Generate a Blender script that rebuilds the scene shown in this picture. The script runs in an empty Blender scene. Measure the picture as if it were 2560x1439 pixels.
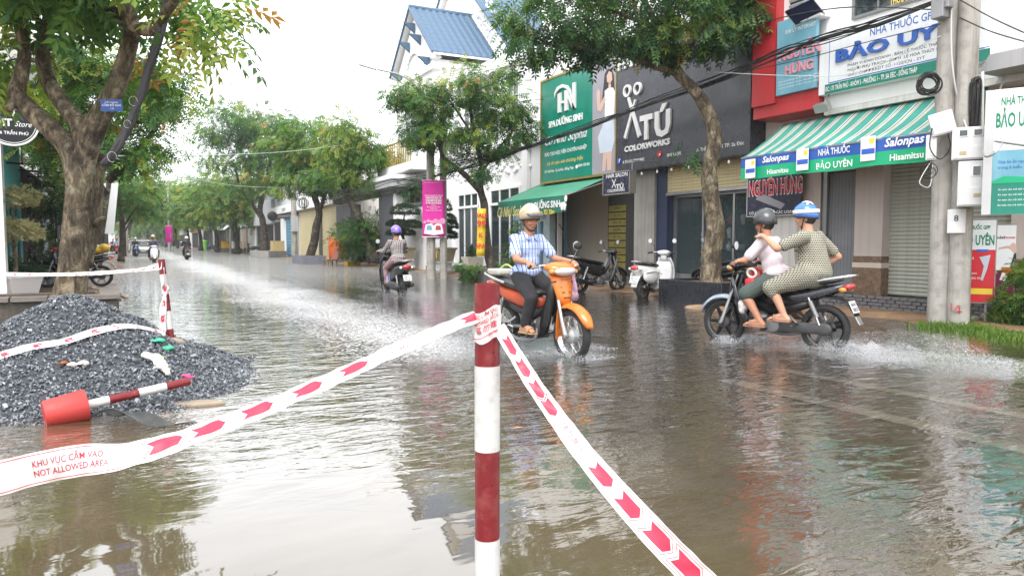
import bpy, bmesh, math, random
import numpy as np
from mathutils import Vector, Matrix, Euler
# ------------------------------------------------------------------ camera, sky, sun, exposure
SC = bpy.context.scene
COL = SC.collection
R = math.radians
V = Vector
FPX, CXP, CYP = 1849.0, 1280.0, 719.5       # focal length and centre in photo pixels
EYE, YAW, PITCH = 1.2, 27.2, 3.54           # eye height over the water, turn to the right, tilt down
cam_data = bpy.data.cameras.new('camera')
cam_data.sensor_width = 36.0
cam_data.lens = FPX / 2560.0 * 36.0
cam_data.clip_start = 0.05
cam_data.clip_end = 2000
cam = bpy.data.objects.new('camera', cam_data)
COL.objects.link(cam)
cam.location = (0, 0, EYE)
cam.rotation_euler = (R(90 - PITCH), 0, R(-YAW))
SC.camera = cam
SUN_EL, SUN_AZ = 52.0, 215.0                # degrees; azimuth measured from +Y towards +X
world = bpy.data.worlds.new('World')
SC.world = world
world.use_nodes = True
wn, wl = world.node_tree.nodes, world.node_tree.links
wn.clear()
sky = wn.new('ShaderNodeTexSky')
sky.sky_type = 'NISHITA'
sky.sun_disc = False
sky.sun_elevation = R(SUN_EL)
sky.sun_rotation = R(SUN_AZ)
sky.dust_density = 4.0
hsv = wn.new('ShaderNodeHueSaturation')
hsv.inputs['Saturation'].default_value = 0.12
hsv.inputs['Value'].default_value = 1.0
wl.new(sky.outputs[0], hsv.inputs['Color'])
wtc = wn.new('ShaderNodeTexCoord')
wmp = wn.new('ShaderNodeMapping')
wmp.inputs['Scale'].default_value = (1.0, 1.0, 2.6)
wl.new(wtc.outputs['Generated'], wmp.inputs[0])
wno = wn.new('ShaderNodeTexNoise')
wno.inputs['Scale'].default_value = 2.2
wno.inputs['Detail'].default_value = 5
wno.inputs['Roughness'].default_value = 0.5
wl.new(wmp.outputs[0], wno.inputs['Vector'])
wcr = wn.new('ShaderNodeValToRGB')          # the overcast layer: soft grey and white cloud
wcr.color_ramp.elements[0].position = 0.32
wcr.color_ramp.elements[0].color = (9.4, 9.8, 10.4, 1)
wcr.color_ramp.elements[1].position = 0.66
wcr.color_ramp.elements[1].color = (12.0, 12.1, 12.2, 1)
wl.new(wno.outputs['Fac'], wcr.inputs[0])
wmx = wn.new('ShaderNodeMix')
wmx.data_type = 'RGBA'
wmx.inputs['Factor'].default_value = 0.9
wl.new(hsv.outputs[0], wmx.inputs[6])
wl.new(wcr.outputs[0], wmx.inputs[7])
wbg = wn.new('ShaderNodeBackground')
wbg.inputs['Strength'].default_value = 0.105
wl.new(wmx.outputs[2], wbg.inputs['Color'])
wout = wn.new('ShaderNodeOutputWorld')
wl.new(wbg.outputs[0], wout.inputs['Surface'])
sun_data = bpy.data.lights.new('sun', 'SUN')
sun_data.energy = 1.5
sun_data.angle = R(35)
sun_data.color = (1.0, 0.97, 0.93)
sun = bpy.data.objects.new('sun', sun_data)
COL.objects.link(sun)
_el, _az = R(SUN_EL), R(SUN_AZ)
_sd = V((math.sin(_az) * math.cos(_el), math.cos(_az) * math.cos(_el), math.sin(_el)))
sun.rotation_euler = _sd.to_track_quat('Z', 'Y').to_euler()
sun.location = (0, 0, 30)
SC.view_settings.view_transform = 'Standard'
SC.view_settings.look = 'None'
SC.view_settings.gamma = 1.0
SC.view_settings.use_curve_mapping = False
SC.view_settings.exposure = 1.1
SC.render.engine = 'CYCLES'
SC.cycles.use_denoising = True
SC.cycles.max_bounces = 8
SC.cycles.diffuse_bounces = 4
SC.cycles.glossy_bounces = 4
SC.cycles.transmission_bounces = 6
SC.cycles.transparent_max_bounces = 12
SC.cycles.sample_clamp_indirect = 6.0
SC.cycles.caustics_reflective = False
SC.cycles.caustics_refractive = False
rng = random.Random(7)
nrng = np.random.default_rng(7)
# ------------------------------------------------------------------ placing: a pixel of the photograph and a known plane give a real point
_RC = cam.rotation_euler.to_matrix()
_C = V((0, 0, EYE))
def ray(px, py):
 return _RC @ V(((px - CXP) / FPX, (CYP - py) / FPX, -1.0))
def onX(px, py, X=12.0):
 d = ray(px, py)
 return _C + d * (X / d.x)
def onZ(px, py, z=0.0):
 d = ray(px, py)
 return _C + d * ((z - EYE) / d.z)
_FW = V((math.sin(R(YAW)), math.cos(R(YAW)), 0))
def atD(px, py, dist):                       # at a given distance along the level view axis
 d = ray(px, py)
 return _C + d * (dist / d.dot(_FW))
# ------------------------------------------------------------------ tagging
def tag(o, label=None, cat=None, group=None, kind=None):
 if label: o['label'] = label
 if cat: o['category'] = cat
 if group: o['group'] = group
 if kind: o['kind'] = kind
 return o
def thing(name, label, cat, loc=(0, 0, 0), rz=0.0, group=None):
 o = bpy.data.objects.new(name, None)
 o.empty_display_size = 0.1
 COL.objects.link(o)
 o.location = loc
 o.rotation_euler = (0, 0, rz)
 return tag(o, label, cat, group)
KIDS = {}
def link_child(o, parent):
 COL.objects.link(o)
 if parent is not None:
  o.parent = parent
  KIDS.setdefault(parent.name, []).append(o)
 return o
def copy_tree(o, parent=None):
 c = o.copy()
 COL.objects.link(c)
 if parent is not None:
  c.parent = parent
  KIDS.setdefault(parent.name, []).append(c)
 for ch in KIDS.get(o.name, []):
  copy_tree(ch, c)
 return c
# ------------------------------------------------------------------ mesh builder
def frame_from(t, up=V((0, 0, 1))):
 t = t.normalized()
 if abs(t.dot(up)) > 0.98:
  up = V((0, 1, 0)) if abs(t.y) < 0.9 else V((1, 0, 0))
 a = t.cross(up).normalized()
 b = a.cross(t).normalized()
 return a, b
class MB:
 def __init__(s):
  s.v, s.f = [], []
 def add(s, vs, fs):
  o = len(s.v)
  s.v.extend([tuple(q) for q in vs])
  s.f.extend([tuple(i + o for i in q) for q in fs])
  return s
 def box(s, x0, x1, y0, y1, z0, z1):
  return s.add([(x0, y0, z0), (x1, y0, z0), (x1, y1, z0), (x0, y1, z0), (x0, y0, z1), (x1, y0, z1), (x1, y1, z1), (x0, y1, z1)],
     [(0, 3, 2, 1), (4, 5, 6, 7), (0, 1, 5, 4), (1, 2, 6, 5), (2, 3, 7, 6), (3, 0, 4, 7)])
 def boxc(s, c, size, rot=(0, 0, 0)):
  m = Euler(rot).to_matrix()
  hx, hy, hz = size[0] / 2, size[1] / 2, size[2] / 2
  vs = [V(c) + m @ V((x, y, z)) for z in (-hz, hz) for x, y in ((-hx, -hy), (hx, -hy), (hx, hy), (-hx, hy))]
  return s.add(vs, [(0, 3, 2, 1), (4, 5, 6, 7), (0, 1, 5, 4), (1, 2, 6, 5), (2, 3, 7, 6), (3, 0, 4, 7)])
 def hexa(s, p):                          # eight corners: bottom ring, top ring
  return s.add(p, [(0, 3, 2, 1), (4, 5, 6, 7), (0, 1, 5, 4), (1, 2, 6, 5), (2, 3, 7, 6), (3, 0, 4, 7)])
 def loft(s, rings, cap=True, closed=True):
  n = len(rings[0])
  vs = [p for r in rings for p in r]
  fs = []
  for i in range(len(rings) - 1):
   for j in range(n if closed else n - 1):
    k = (j + 1) % n
    fs.append((i * n + j, i * n + k, (i + 1) * n + k, (i + 1) * n + j))
  if cap and closed:
   fs.append(tuple(range(n - 1, -1, -1)))
   fs.append(tuple(range((len(rings) - 1) * n, len(rings) * n)))
  return s.add(vs, fs)
 def tube(s, pts, r, n=8, cap=True):
  pts = [V(p) for p in pts]
  rs = r if isinstance(r, (list, tuple)) else [r] * len(pts)
  rings, a = [], None
  for i, p in enumerate(pts):
   t = (pts[min(i + 1, len(pts) - 1)] - pts[max(i - 1, 0)])
   if t.length < 1e-9: t = V((0, 0, 1))
   t.normalize()
   if a is None:
    a, b = frame_from(t)
   else:
    a = (a - t * a.dot(t))
    a = a.normalized() if a.length > 1e-6 else frame_from(t)[0]
    b = t.cross(a) * -1
   b = a.cross(t)
   rings.append([p + (a * math.cos(q) + b * math.sin(q)) * rs[i] for q in [2 * math.pi * k / n for k in range(n)]])
  return s.loft(rings, cap)
 def lathe(s, prof, n=16, o=(0, 0, 0), rot=None, arc=1.0):
  m = rot if rot is not None else Matrix.Identity(3)
  rings = []
  for k in range(n):
   q = 2 * math.pi * k / n * arc
   rings.append([V(o) + m @ V((r * math.cos(q), r * math.sin(q), z)) for r, z in prof])
  vs = [p for r in rings for p in r]
  L = len(prof)
  fs = []
  for k in range(n):
   j = (k + 1) % n
   for i in range(L - 1):
    fs.append((k * L + i, j * L + i, j * L + i + 1, k * L + i + 1))
  return s.add(vs, fs)
 def ell(s, c, rad, nu=12, nv=8, rot=None):
  m = rot if rot is not None else Matrix.Identity(3)
  if isinstance(rad, (int, float)): rad = (rad, rad, rad)
  vs = [V(c) + m @ V((0, 0, -rad[2]))]
  for i in range(1, nv):
   p = -math.pi / 2 + math.pi * i / nv
   for k in range(nu):
    q = 2 * math.pi * k / nu
    vs.append(V(c) + m @ V((rad[0] * math.cos(p) * math.cos(q), rad[1] * math.cos(p) * math.sin(q), rad[2] * math.sin(p))))
  vs.append(V(c) + m @ V((0, 0, rad[2])))
  fs = [(0, 1 + (k + 1) % nu, 1 + k) for k in range(nu)]
  for i in range(nv - 2):
   for k in range(nu):
    a, b = 1 + i * nu + k, 1 + i * nu + (k + 1) % nu
    fs.append((a, b, b + nu, a + nu))
  t = len(vs) - 1
  o = 1 + (nv - 2) * nu
  fs += [(o + k, o + (k + 1) % nu, t) for k in range(nu)]
  return s.add(vs, fs)
 def prism(s, poly, y0, y1, axis='y'):    # polygon in (x, z), extruded along y (or in (y,z) along x, (x,y) along z)
  def P(a, b, d):
   return (a, d, b) if axis == 'y' else ((d, a, b) if axis == 'x' else (a, b, d))
  n = len(poly)
  vs = [P(a, b, y0) for a, b in poly] + [P(a, b, y1) for a, b in poly]
  fs = [tuple(range(n)), tuple(range(2 * n - 1, n - 1, -1))]
  fs += [(i, i + n, (i + 1) % n + n, (i + 1) % n) for i in range(n)]
  return s.add(vs, fs)
 def quad(s, a, b, c, d):
  return s.add([a, b, c, d], [(0, 1, 2, 3)])
 def grid(s, fn, nu, nv):
  vs = [fn(i / nu, j / nv) for j in range(nv + 1) for i in range(nu + 1)]
  w = nu + 1
  fs = [(j * w + i, j * w + i + 1, (j + 1) * w + i + 1, (j + 1) * w + i) for j in range(nv) for i in range(nu)]
  return s.add(vs, fs)
 def mesh(s, name, mt, smooth=None, fix=True):
  me = bpy.data.meshes.new(name)
  me.from_pydata(s.v, [], s.f)
  if fix and len(s.f) < 60000:
   bm = bmesh.new()
   bm.from_mesh(me)
   bmesh.ops.recalc_face_normals(bm, faces=bm.faces)
   bm.to_mesh(me)
   bm.free()
  if smooth is not None:
   me.polygons.foreach_set('use_smooth', [True] * len(me.polygons))
   if smooth < 180: me.set_sharp_from_angle(angle=R(smooth))
  if mt is not None: me.materials.append(mt)
  return me
 def build(s, name, mt, parent=None, smooth=None, bevel=0.0, solid=0.0, sub=0, fix=True, loc=None, rot=None):
  o = bpy.data.objects.new(name, s.mesh(name, mt, smooth, fix))
  link_child(o, parent)
  if loc is not None: o.location = loc
  if rot is not None: o.rotation_euler = rot
  if solid:
   m = o.modifiers.new('solid', 'SOLIDIFY'); m.thickness = solid; m.offset = 0
  if bevel:
   m = o.modifiers.new('bevel', 'BEVEL'); m.width = bevel; m.segments = 2; m.limit_method = 'ANGLE'; m.angle_limit = R(40)
  if sub:
   m = o.modifiers.new('sub', 'SUBSURF'); m.levels = sub; m.render_levels = sub
  return o
def place(name, me, parent, loc, rot=(0, 0, 0), scale=None):   # another object on the same mesh
 o = bpy.data.objects.new(name, me)
 link_child(o, parent)
 o.location = loc
 o.rotation_euler = rot
 if scale is not None: o.scale = scale
 return o
def bx(name, mt, parent, x0, x1, y0, y1, z0, z1, bevel=0.0):
 return MB().box(x0, x1, y0, y1, z0, z1).build(name, mt, parent, bevel=bevel)
def spline(pts, n):                          # Catmull-Rom through points
 pts = [V(p) for p in pts]
 P = [pts[0] * 2 - pts[1]] + pts + [pts[-1] * 2 - pts[-2]]
 out = []
 m = len(pts) - 1
 for i in range(n + 1):
  t = i / n * m
  k = min(int(t), m - 1)
  u = t - k
  a, b, c, d = P[k], P[k + 1], P[k + 2], P[k + 3]
  out.append(0.5 * ((2 * b) + (c - a) * u + (2 * a - 5 * b + 4 * c - d) * u * u + (3 * b - a - 3 * c + d) * u ** 3))
 return out
def sag(a, b, drop, n=10):
 a, b = V(a), V(b)
 return [a.lerp(b, i / n) - V((0, 0, drop * 4 * (i / n) * (1 - i / n))) for i in range(n + 1)]
def np_mesh(name, verts, faces, mt, parent=None, smooth=False, attr=None):   # large meshes straight from arrays, all faces with the same corner count
 me = bpy.data.meshes.new(name)
 nv, nf, k = len(verts), len(faces), faces.shape[1]
 me.vertices.add(nv); me.loops.add(nf * k); me.polygons.add(nf)
 me.vertices.foreach_set('co', np.ascontiguousarray(verts, dtype=np.float32).ravel())
 me.loops.foreach_set('vertex_index', np.ascontiguousarray(faces, dtype=np.int32).ravel())
 me.polygons.foreach_set('loop_start', np.arange(0, nf * k, k, dtype=np.int32))
 me.polygons.foreach_set('loop_total', np.full(nf, k, dtype=np.int32))
 me.polygons.foreach_set('use_smooth', np.full(nf, smooth, dtype=bool))
 if attr is not None:
  at = me.attributes.new('tint', 'FLOAT', 'POINT')
  at.data.foreach_set('value', np.ascontiguousarray(attr, dtype=np.float32))
 me.update(calc_edges=True)
 me.validate()
 if mt is not None: me.materials.append(mt)
 o = bpy.data.objects.new(name, me)
 return link_child(o, parent)
# ------------------------------------------------------------------ materials
MATS = {}
def srgb(h):
 h = h.lstrip('#')
 c = [int(h[i:i + 2], 16) / 255 for i in (0, 2, 4)]
 return tuple(x / 12.92 if x <= 0.04045 else ((x + 0.055) / 1.055) ** 2.4 for x in c)
def base(name):
 m = bpy.data.materials.new(name)
 m.use_nodes = True
 nt = m.node_tree
 nt.nodes.clear()
 out = nt.nodes.new('ShaderNodeOutputMaterial')
 return m, nt, out
def N(nt, typ, **kw):
 n = nt.nodes.new(typ)
 for k, v in kw.items():
  if k in n.inputs.keys(): n.inputs[k].default_value = v
  else: setattr(n, k, v)
 return n
def mixc(nt, a, b, fac, mode='MIX'):
 n = nt.nodes.new('ShaderNodeMix')
 n.data_type = 'RGBA'
 n.blend_type = mode
 for idx, q in ((0, fac), (6, a), (7, b)):
  if hasattr(q, 'links'): nt.links.new(q, n.inputs[idx])
  elif idx == 0: n.inputs[0].default_value = q
  else: n.inputs[idx].default_value = (q[0], q[1], q[2], 1)
 return n.outputs[2]
def math_(nt, op, a, b=None, c=None, clamp=False):
 n = nt.nodes.new('ShaderNodeMath')
 n.operation = op
 n.use_clamp = clamp
 for i, q in enumerate((a, b, c)):
  if q is None: continue
  if hasattr(q, 'links'): nt.links.new(q, n.inputs[i])
  else: n.inputs[i].default_value = q
 return n.outputs[0]
def ramp(nt, fac, stops):
 n = nt.nodes.new('ShaderNodeValToRGB')
 el = n.color_ramp.elements
 while len(el) < len(stops): el.new(0.5)
 for e, (p, c) in zip(el, stops):
  e.position = p
  e.color = (c, c, c, 1) if isinstance(c, (int, float)) else (c[0], c[1], c[2], 1)
 nt.links.new(fac, n.inputs[0])
 return n.outputs[0]
def noise_(nt, vec, scale, detail=4, rough=0.55, dist=0.0):
 n = N(nt, 'ShaderNodeTexNoise', Scale=scale, Detail=detail, Roughness=rough, Distortion=dist)
 if vec is not None: nt.links.new(vec, n.inputs['Vector'])
 return n.outputs['Fac']
def mat(name, col, rough=0.6, metal=0.0, var=0.12, vscale=3.0, bump=0.0, bscale=40.0, coat=0.0, streak=0.0, dirt=None, dirt_amt=0.0, spec=0.5, world=False, alpha=1.0, trans=0.0):
 if name in MATS: return MATS[name]
 if isinstance(col, str): col = srgb(col)
 m, nt, out = base(name)
 b = nt.nodes.new('ShaderNodeBsdfPrincipled')
 nt.links.new(b.outputs[0], out.inputs[0])
 b.inputs['Roughness'].default_value = rough
 b.inputs['Metallic'].default_value = metal
 b.inputs['Specular IOR Level'].default_value = spec
 b.inputs['Coat Weight'].default_value = coat
 b.inputs['Coat Roughness'].default_value = 0.08
 b.inputs['Alpha'].default_value = alpha
 b.inputs['Transmission Weight'].default_value = trans
 tc = nt.nodes.new('ShaderNodeTexCoord')
 vec = tc.outputs['Object']
 if world: vec = nt.nodes.new('ShaderNodeNewGeometry').outputs['Position']
 c = None
 if var > 0:
  f = noise_(nt, vec, vscale, 5, 0.6)
  k = ramp(nt, f, [(0.28, 1 - var), (0.72, 1 + var * 0.4)])
  c = mixc(nt, col, k, 1.0, 'MULTIPLY')
 if streak > 0:                            # rain runs down the wall
  mp = N(nt, 'ShaderNodeMapping')
  mp.inputs['Scale'].default_value = (6, 6, 0.35)
  nt.links.new(vec, mp.inputs[0])
  f = noise_(nt, mp.outputs[0], 1.6, 6, 0.6)
  k = ramp(nt, f, [(0.46, 0.0), (0.72, streak)])
  c = mixc(nt, c if c is not None else col, dirt or (0.16, 0.15, 0.13), k)
 if dirt_amt > 0:
  f = noise_(nt, vec, vscale * 2.7, 8, 0.65)
  k = ramp(nt, f, [(0.5, 0.0), (0.75, dirt_amt)])
  c = mixc(nt, c if c is not None else col, dirt or (0.12, 0.1, 0.08), k)
 if c is None: b.inputs['Base Color'].default_value = (*col, 1)
 else: nt.links.new(c, b.inputs['Base Color'])
 if rough > 0.15 and var > 0:
  f = noise_(nt, vec, vscale * 4, 3)
  nt.links.new(ramp(nt, f, [(0.3, max(rough - 0.08, 0)), (0.7, min(rough + 0.1, 1))]), b.inputs['Roughness'])
 if bump > 0:
  bp = N(nt, 'ShaderNodeBump', Strength=1.0, Distance=bump)
  nt.links.new(noise_(nt, vec, bscale, 6, 0.6), bp.inputs['Height'])
  nt.links.new(bp.outputs[0], b.inputs['Normal'])
 MATS[name] = m
 return m
def emis_free_glass(name, col=(0.03, 0.045, 0.05), rough=0.06):
 return mat(name, col, rough, 0, 0.0, spec=0.9)
# plain stock
M_WHITE = mat('white_plaster', (0.84, 0.84, 0.84), 0.75, var=0.05, vscale=0.6, streak=0.05, bump=0.002, bscale=30)
M_WHITE2 = mat('white_trim', (0.84, 0.84, 0.84), 0.6, var=0.03)
M_OFFW = mat('offwhite_plaster', (0.72, 0.71, 0.68), 0.8, var=0.08, vscale=0.8, streak=0.3, bump=0.003)
M_GREYW = mat('grey_plaster', (0.45, 0.45, 0.46), 0.85, var=0.12, vscale=0.9, streak=0.35, bump=0.003)
M_CONC = mat('concrete', (0.40, 0.385, 0.36), 0.9, var=0.2, vscale=2.2, streak=0.35, dirt=(0.10, 0.09, 0.08), bump=0.004, bscale=60)
M_POLE = mat('pole_concrete', (0.43, 0.41, 0.375), 0.9, var=0.3, vscale=2.4, streak=0.75, dirt=(0.13, 0.118, 0.10), dirt_amt=0.55, bump=0.004, bscale=70)
M_DARKC = mat('dark_concrete', (0.13, 0.125, 0.12), 0.85, var=0.3, vscale=3, streak=0.3, bump=0.004)
M_BLACK = mat('black_plastic', (0.012, 0.012, 0.013), 0.38, var=0.1)
M_RUBBER = mat('rubber', (0.018, 0.018, 0.018), 0.75, var=0.15, vscale=8)
M_BLACKG = mat('black_gloss', (0.01, 0.01, 0.012), 0.18, var=0.0, coat=0.8)
M_CHROME = mat('chrome', (0.62, 0.62, 0.63), 0.2, 1.0, var=0.05)
M_ALU = mat('aluminium', (0.5, 0.5, 0.5), 0.4, 0.9, var=0.12)
M_STEEL = mat('dull_steel', (0.3, 0.3, 0.31), 0.5, 0.7, var=0.2)
M_ENGINE = mat('engine_metal', (0.07, 0.07, 0.072), 0.55, 0.4, var=0.3, vscale=12)
M_CABLE = mat('cable_black', (0.014, 0.014, 0.015), 0.6, var=0.1)
M_WIREW = mat('wire_pale', (0.55, 0.57, 0.55), 0.6, var=0.05)
M_GLASSD = emis_free_glass('dark_glass')
M_LENS = mat('clear_lens', (0.62, 0.64, 0.66), 0.08, 0.2, var=0.0, coat=1.0)
M_REDL = mat('red_lens', (0.5, 0.012, 0.015), 0.12, var=0.0, coat=1.0)
M_AMBER = mat('amber_lens', (0.6, 0.2, 0.01), 0.15, var=0.0, coat=1.0)
M_PLATE = mat('plate_white', (0.75, 0.75, 0.75), 0.5, var=0.06, vscale=20)
M_INK = mat('ink_black', (0.02, 0.02, 0.022), 0.6, var=0.0)
M_INKW = mat('ink_white', (0.85, 0.85, 0.85), 0.55, var=0.0)
M_INKR = mat('ink_red', (0.55, 0.02, 0.03), 0.55, var=0.0)
M_INKB = mat('ink_blue', (0.03, 0.11, 0.5), 0.5, var=0.0)
M_INKG = mat('ink_green', (0.0, 0.2, 0.1), 0.5, var=0.0)
M_INKY = mat('ink_yellow', (0.85, 0.62, 0.05), 0.5, var=0.0)
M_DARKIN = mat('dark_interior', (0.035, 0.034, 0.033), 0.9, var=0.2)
M_WOOD = mat('weathered_wood', (0.28, 0.18, 0.10), 0.85, var=0.3, vscale=8, bump=0.003)
M_BARKN = None
def skin_mat(name, col): return mat(name, col, 0.55, var=0.12, vscale=14, spec=0.35)
M_SKIN = skin_mat('skin_tan', (0.46, 0.22, 0.135))
M_SKIN2 = skin_mat('skin_light', (0.54, 0.29, 0.19))
M_HAIR = mat('hair_black', (0.012, 0.01, 0.009), 0.5, var=0.2, vscale=30)
def bark_mat(name, c1, c2, c3, scale=1.0):
 m, nt, out = base(name)
 b = nt.nodes.new('ShaderNodeBsdfPrincipled')
 nt.links.new(b.outputs[0], out.inputs[0])
 tc = nt.nodes.new('ShaderNodeTexCoord')
 mp = N(nt, 'ShaderNodeMapping')
 mp.inputs['Scale'].default_value = (1, 1, 0.45)
 nt.links.new(tc.outputs['Object'], mp.inputs[0])
 f = noise_(nt, mp.outputs[0], 9 * scale, 9, 0.75, 0.6)
 c = ramp(nt, f, [(0.36, c1), (0.5, c2), (0.62, c3)])
 c = mixc(nt, c, c1, ramp(nt, noise_(nt, tc.outputs['Object'], 2.6 * scale, 8, 0.7, 0.8), [(0.5, 0.0), (0.64, 0.85)]))
 g = noise_(nt, tc.outputs['Object'], 3.2 * scale, 6, 0.7)
 c = mixc(nt, c, (0.30, 0.31, 0.24), ramp(nt, g, [(0.58, 0.0), (0.72, 0.75)]))      # lichen
 g2 = noise_(nt, tc.outputs['Object'], 2.1 * scale, 5, 0.6, 1.0)
 c = mixc(nt, c, (0.06, 0.085, 0.025), ramp(nt, g2, [(0.55, 0.0), (0.75, 0.6)]))    # moss
 nt.links.new(c, b.inputs['Base Color'])
 b.inputs['Roughness'].default_value = 0.95
 h = noise_(nt, mp.outputs[0], 16 * scale, 8, 0.7, 0.5)
 bp = N(nt, 'ShaderNodeBump', Strength=1.0, Distance=0.05)
 nt.links.new(h, bp.inputs['Height'])
 nt.links.new(bp.outputs[0], b.inputs['Normal'])
 return m
M_BARK = bark_mat('bark_pale', (0.022, 0.018, 0.014), (0.135, 0.105, 0.068), (0.36, 0.30, 0.21))
M_BARKD = bark_mat('bark_dark', (0.02, 0.016, 0.013), (0.06, 0.048, 0.037), (0.14, 0.115, 0.085))
def leaf_mat(name, stops, transl=0.35):
 m, nt, out = base(name)
 at = N(nt, 'ShaderNodeAttribute', attribute_name='tint')
 c = ramp(nt, at.outputs['Fac'], stops)
 d = nt.nodes.new('ShaderNodeBsdfPrincipled')
 d.inputs['Roughness'].default_value = 0.45
 d.inputs['Specular IOR Level'].default_value = 0.4
 t = nt.nodes.new('ShaderNodeBsdfTranslucent')
 nt.links.new(c, d.inputs['Base Color'])
 nt.links.new(mixc(nt, c, (1.5, 1.6, 0.6), 0.6, 'MULTIPLY'), t.inputs['Color'])
 mx = nt.nodes.new('ShaderNodeMixShader')
 mx.inputs[0].default_value = transl
 nt.links.new(d.outputs[0], mx.inputs[1])
 nt.links.new(t.outputs[0], mx.inputs[2])
 nt.links.new(mx.outputs[0], out.inputs[0])
 return m
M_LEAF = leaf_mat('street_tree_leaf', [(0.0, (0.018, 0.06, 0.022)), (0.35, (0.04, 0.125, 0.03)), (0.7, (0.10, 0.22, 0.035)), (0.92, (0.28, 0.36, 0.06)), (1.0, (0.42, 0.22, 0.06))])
M_LEAFD = leaf_mat('dark_tree_leaf', [(0.0, (0.014, 0.045, 0.02)), (0.5, (0.04, 0.11, 0.035)), (0.82, (0.10, 0.20, 0.04)), (0.96, (0.25, 0.3, 0.06)), (1.0, (0.4, 0.3, 0.08))])
M_LEAFC = leaf_mat('cream_leaf', [(0.0, (0.22, 0.22, 0.11)), (0.5, (0.45, 0.42, 0.25)), (1.0, (0.62, 0.58, 0.4))])
M_GRASS = leaf_mat('grass_blade', [(0.0, (0.03, 0.08, 0.015)), (0.5, (0.09, 0.2, 0.03)), (0.9, (0.2, 0.3, 0.05)), (1.0, (0.35, 0.28, 0.1))])
M_BONSAI = leaf_mat('bonsai_needle', [(0.0, (0.008, 0.022, 0.012)), (0.6, (0.02, 0.05, 0.02)), (1.0, (0.05, 0.1, 0.03))], 0.15)
# ------------------------------------------------------------------ lettering
TXT = {}
def text_mesh(s, bold=0.0, shear=0.0, res=2):
 k = (s, bold, shear, res)
 if k in TXT: return TXT[k]
 cu = bpy.data.curves.new('lettering', 'FONT')
 cu.body = s
 cu.size = 1.0 / 0.727                     # capitals one unit high
 cu.offset = bold
 cu.shear = shear
 cu.resolution_u = res
 o = bpy.data.objects.new('lettering', cu)
 COL.objects.link(o)
 dg = bpy.context.evaluated_depsgraph_get()
 me = bpy.data.meshes.new_from_object(o.evaluated_get(dg))
 COL.objects.unlink(o)
 bpy.data.objects.remove(o)
 co = np.empty(len(me.vertices) * 3)
 me.vertices.foreach_get('co', co)
 co = co.reshape(-1, 3)
 fs = [tuple(p.vertices) for p in me.polygons]
 bpy.data.meshes.remove(me)
 if len(co):
  co[:, 0] -= co[:, 0].min()
  w = co[:, 0].max()
 else: w = 1.0
 TXT[k] = (co, fs, w)
 return TXT[k]
def text(s, mt, parent, p, right, up, h, width=None, bold=0.0, shear=0.0, proud=0.003, depth=0.0, name='lettering', align='L', face=None):
 """letters standing on point p of a face, p = baseline start; width fits the line"""
 co, fs, w = text_mesh(s, bold, shear)
 sx = (width / w) if width else h
 right, up = V(right).normalized(), V(up).normalized()
 nrm = right.cross(up)
 p = V(p) + nrm * (proud + depth)
 if align == 'C': p = p - right * (w * sx / 2)
 mb = MB()
 vs = [p + right * (c[0] * sx) + up * (c[1] * h) for c in co]
 mb.add(vs, fs)
 if depth:
  n = len(vs)
  ec = {}
  for f in fs:
   for a, b in zip(f, f[1:] + f[:1]):
    ec[(a, b)] = 1
  bs = [v - nrm * depth for v in vs]
  mb2 = []
  for (a, b) in ec:
   if (b, a) not in ec: mb2.append((a, b))
  off = len(mb.v)
  mb.v.extend([tuple(q) for q in bs])
  mb.f.extend([(b, a, a + off, b + off) for a, b in mb2])
 return mb.build(name, mt, parent, fix=False)
# ------------------------------------------------------------------ ground, road, pavements, water
XF = 12.0                                    # face of the right-hand shops
XL = -3.9                                    # face of the left-hand shops
from mathutils import noise as mnoise
def nz(x, y, s=1.0, k=0.0):
 return mnoise.noise(V((x * s, y * s, k)))
def road_z(x, y):
 u = (x - 4.9) / 4.6
 return -0.035 - 0.075 * u * u + 0.008 * nz(x, y, 0.8)
def pave_r_z(x, y):
 t = min(max((x - 9.5) / 1.5, 0), 1)
 return -0.06 + 0.10 * t + 0.022 * nz(x, y, 0.9, 3) + 0.01 * nz(x, y, 3.1, 5)
def pave_l_z(x, y):
 t = min(max((y - 10.8) / 2.0, 0), 1)
 e = min(max((x + 1.3) / 1.4, 0), 1)
 return -0.09 + 0.125 * t - 0.075 * e * e + 0.02 * nz(x, y, 0.9, 9) + .008 * nz(x, y, 3, 4)
def strip(x0, x1, ys, nx, fn):
 mb = MB()
 vs = [(x0 + (x1 - x0) * i / nx, y, fn(x0 + (x1 - x0) * i / nx, y)) for y in ys for i in range(nx + 1)]
 w = nx + 1
 mb.add(vs, [(j * w + i, j * w + i + 1, (j + 1) * w + i + 1, (j + 1) * w + i) for j in range(len(ys) - 1) for i in range(nx)])
 return mb
YS = [-8 + 0.3 * i for i in range(150)] + [37 + 1.5 * i for i in range(40)] + [97 + 8 * i for i in range(40)]
YS2 = [-8 + 0.12 * i for i in range(300)] + [28 + 0.5 * i for i in range(40)] + [48 + 4 * i for i in range(94)]
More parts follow.
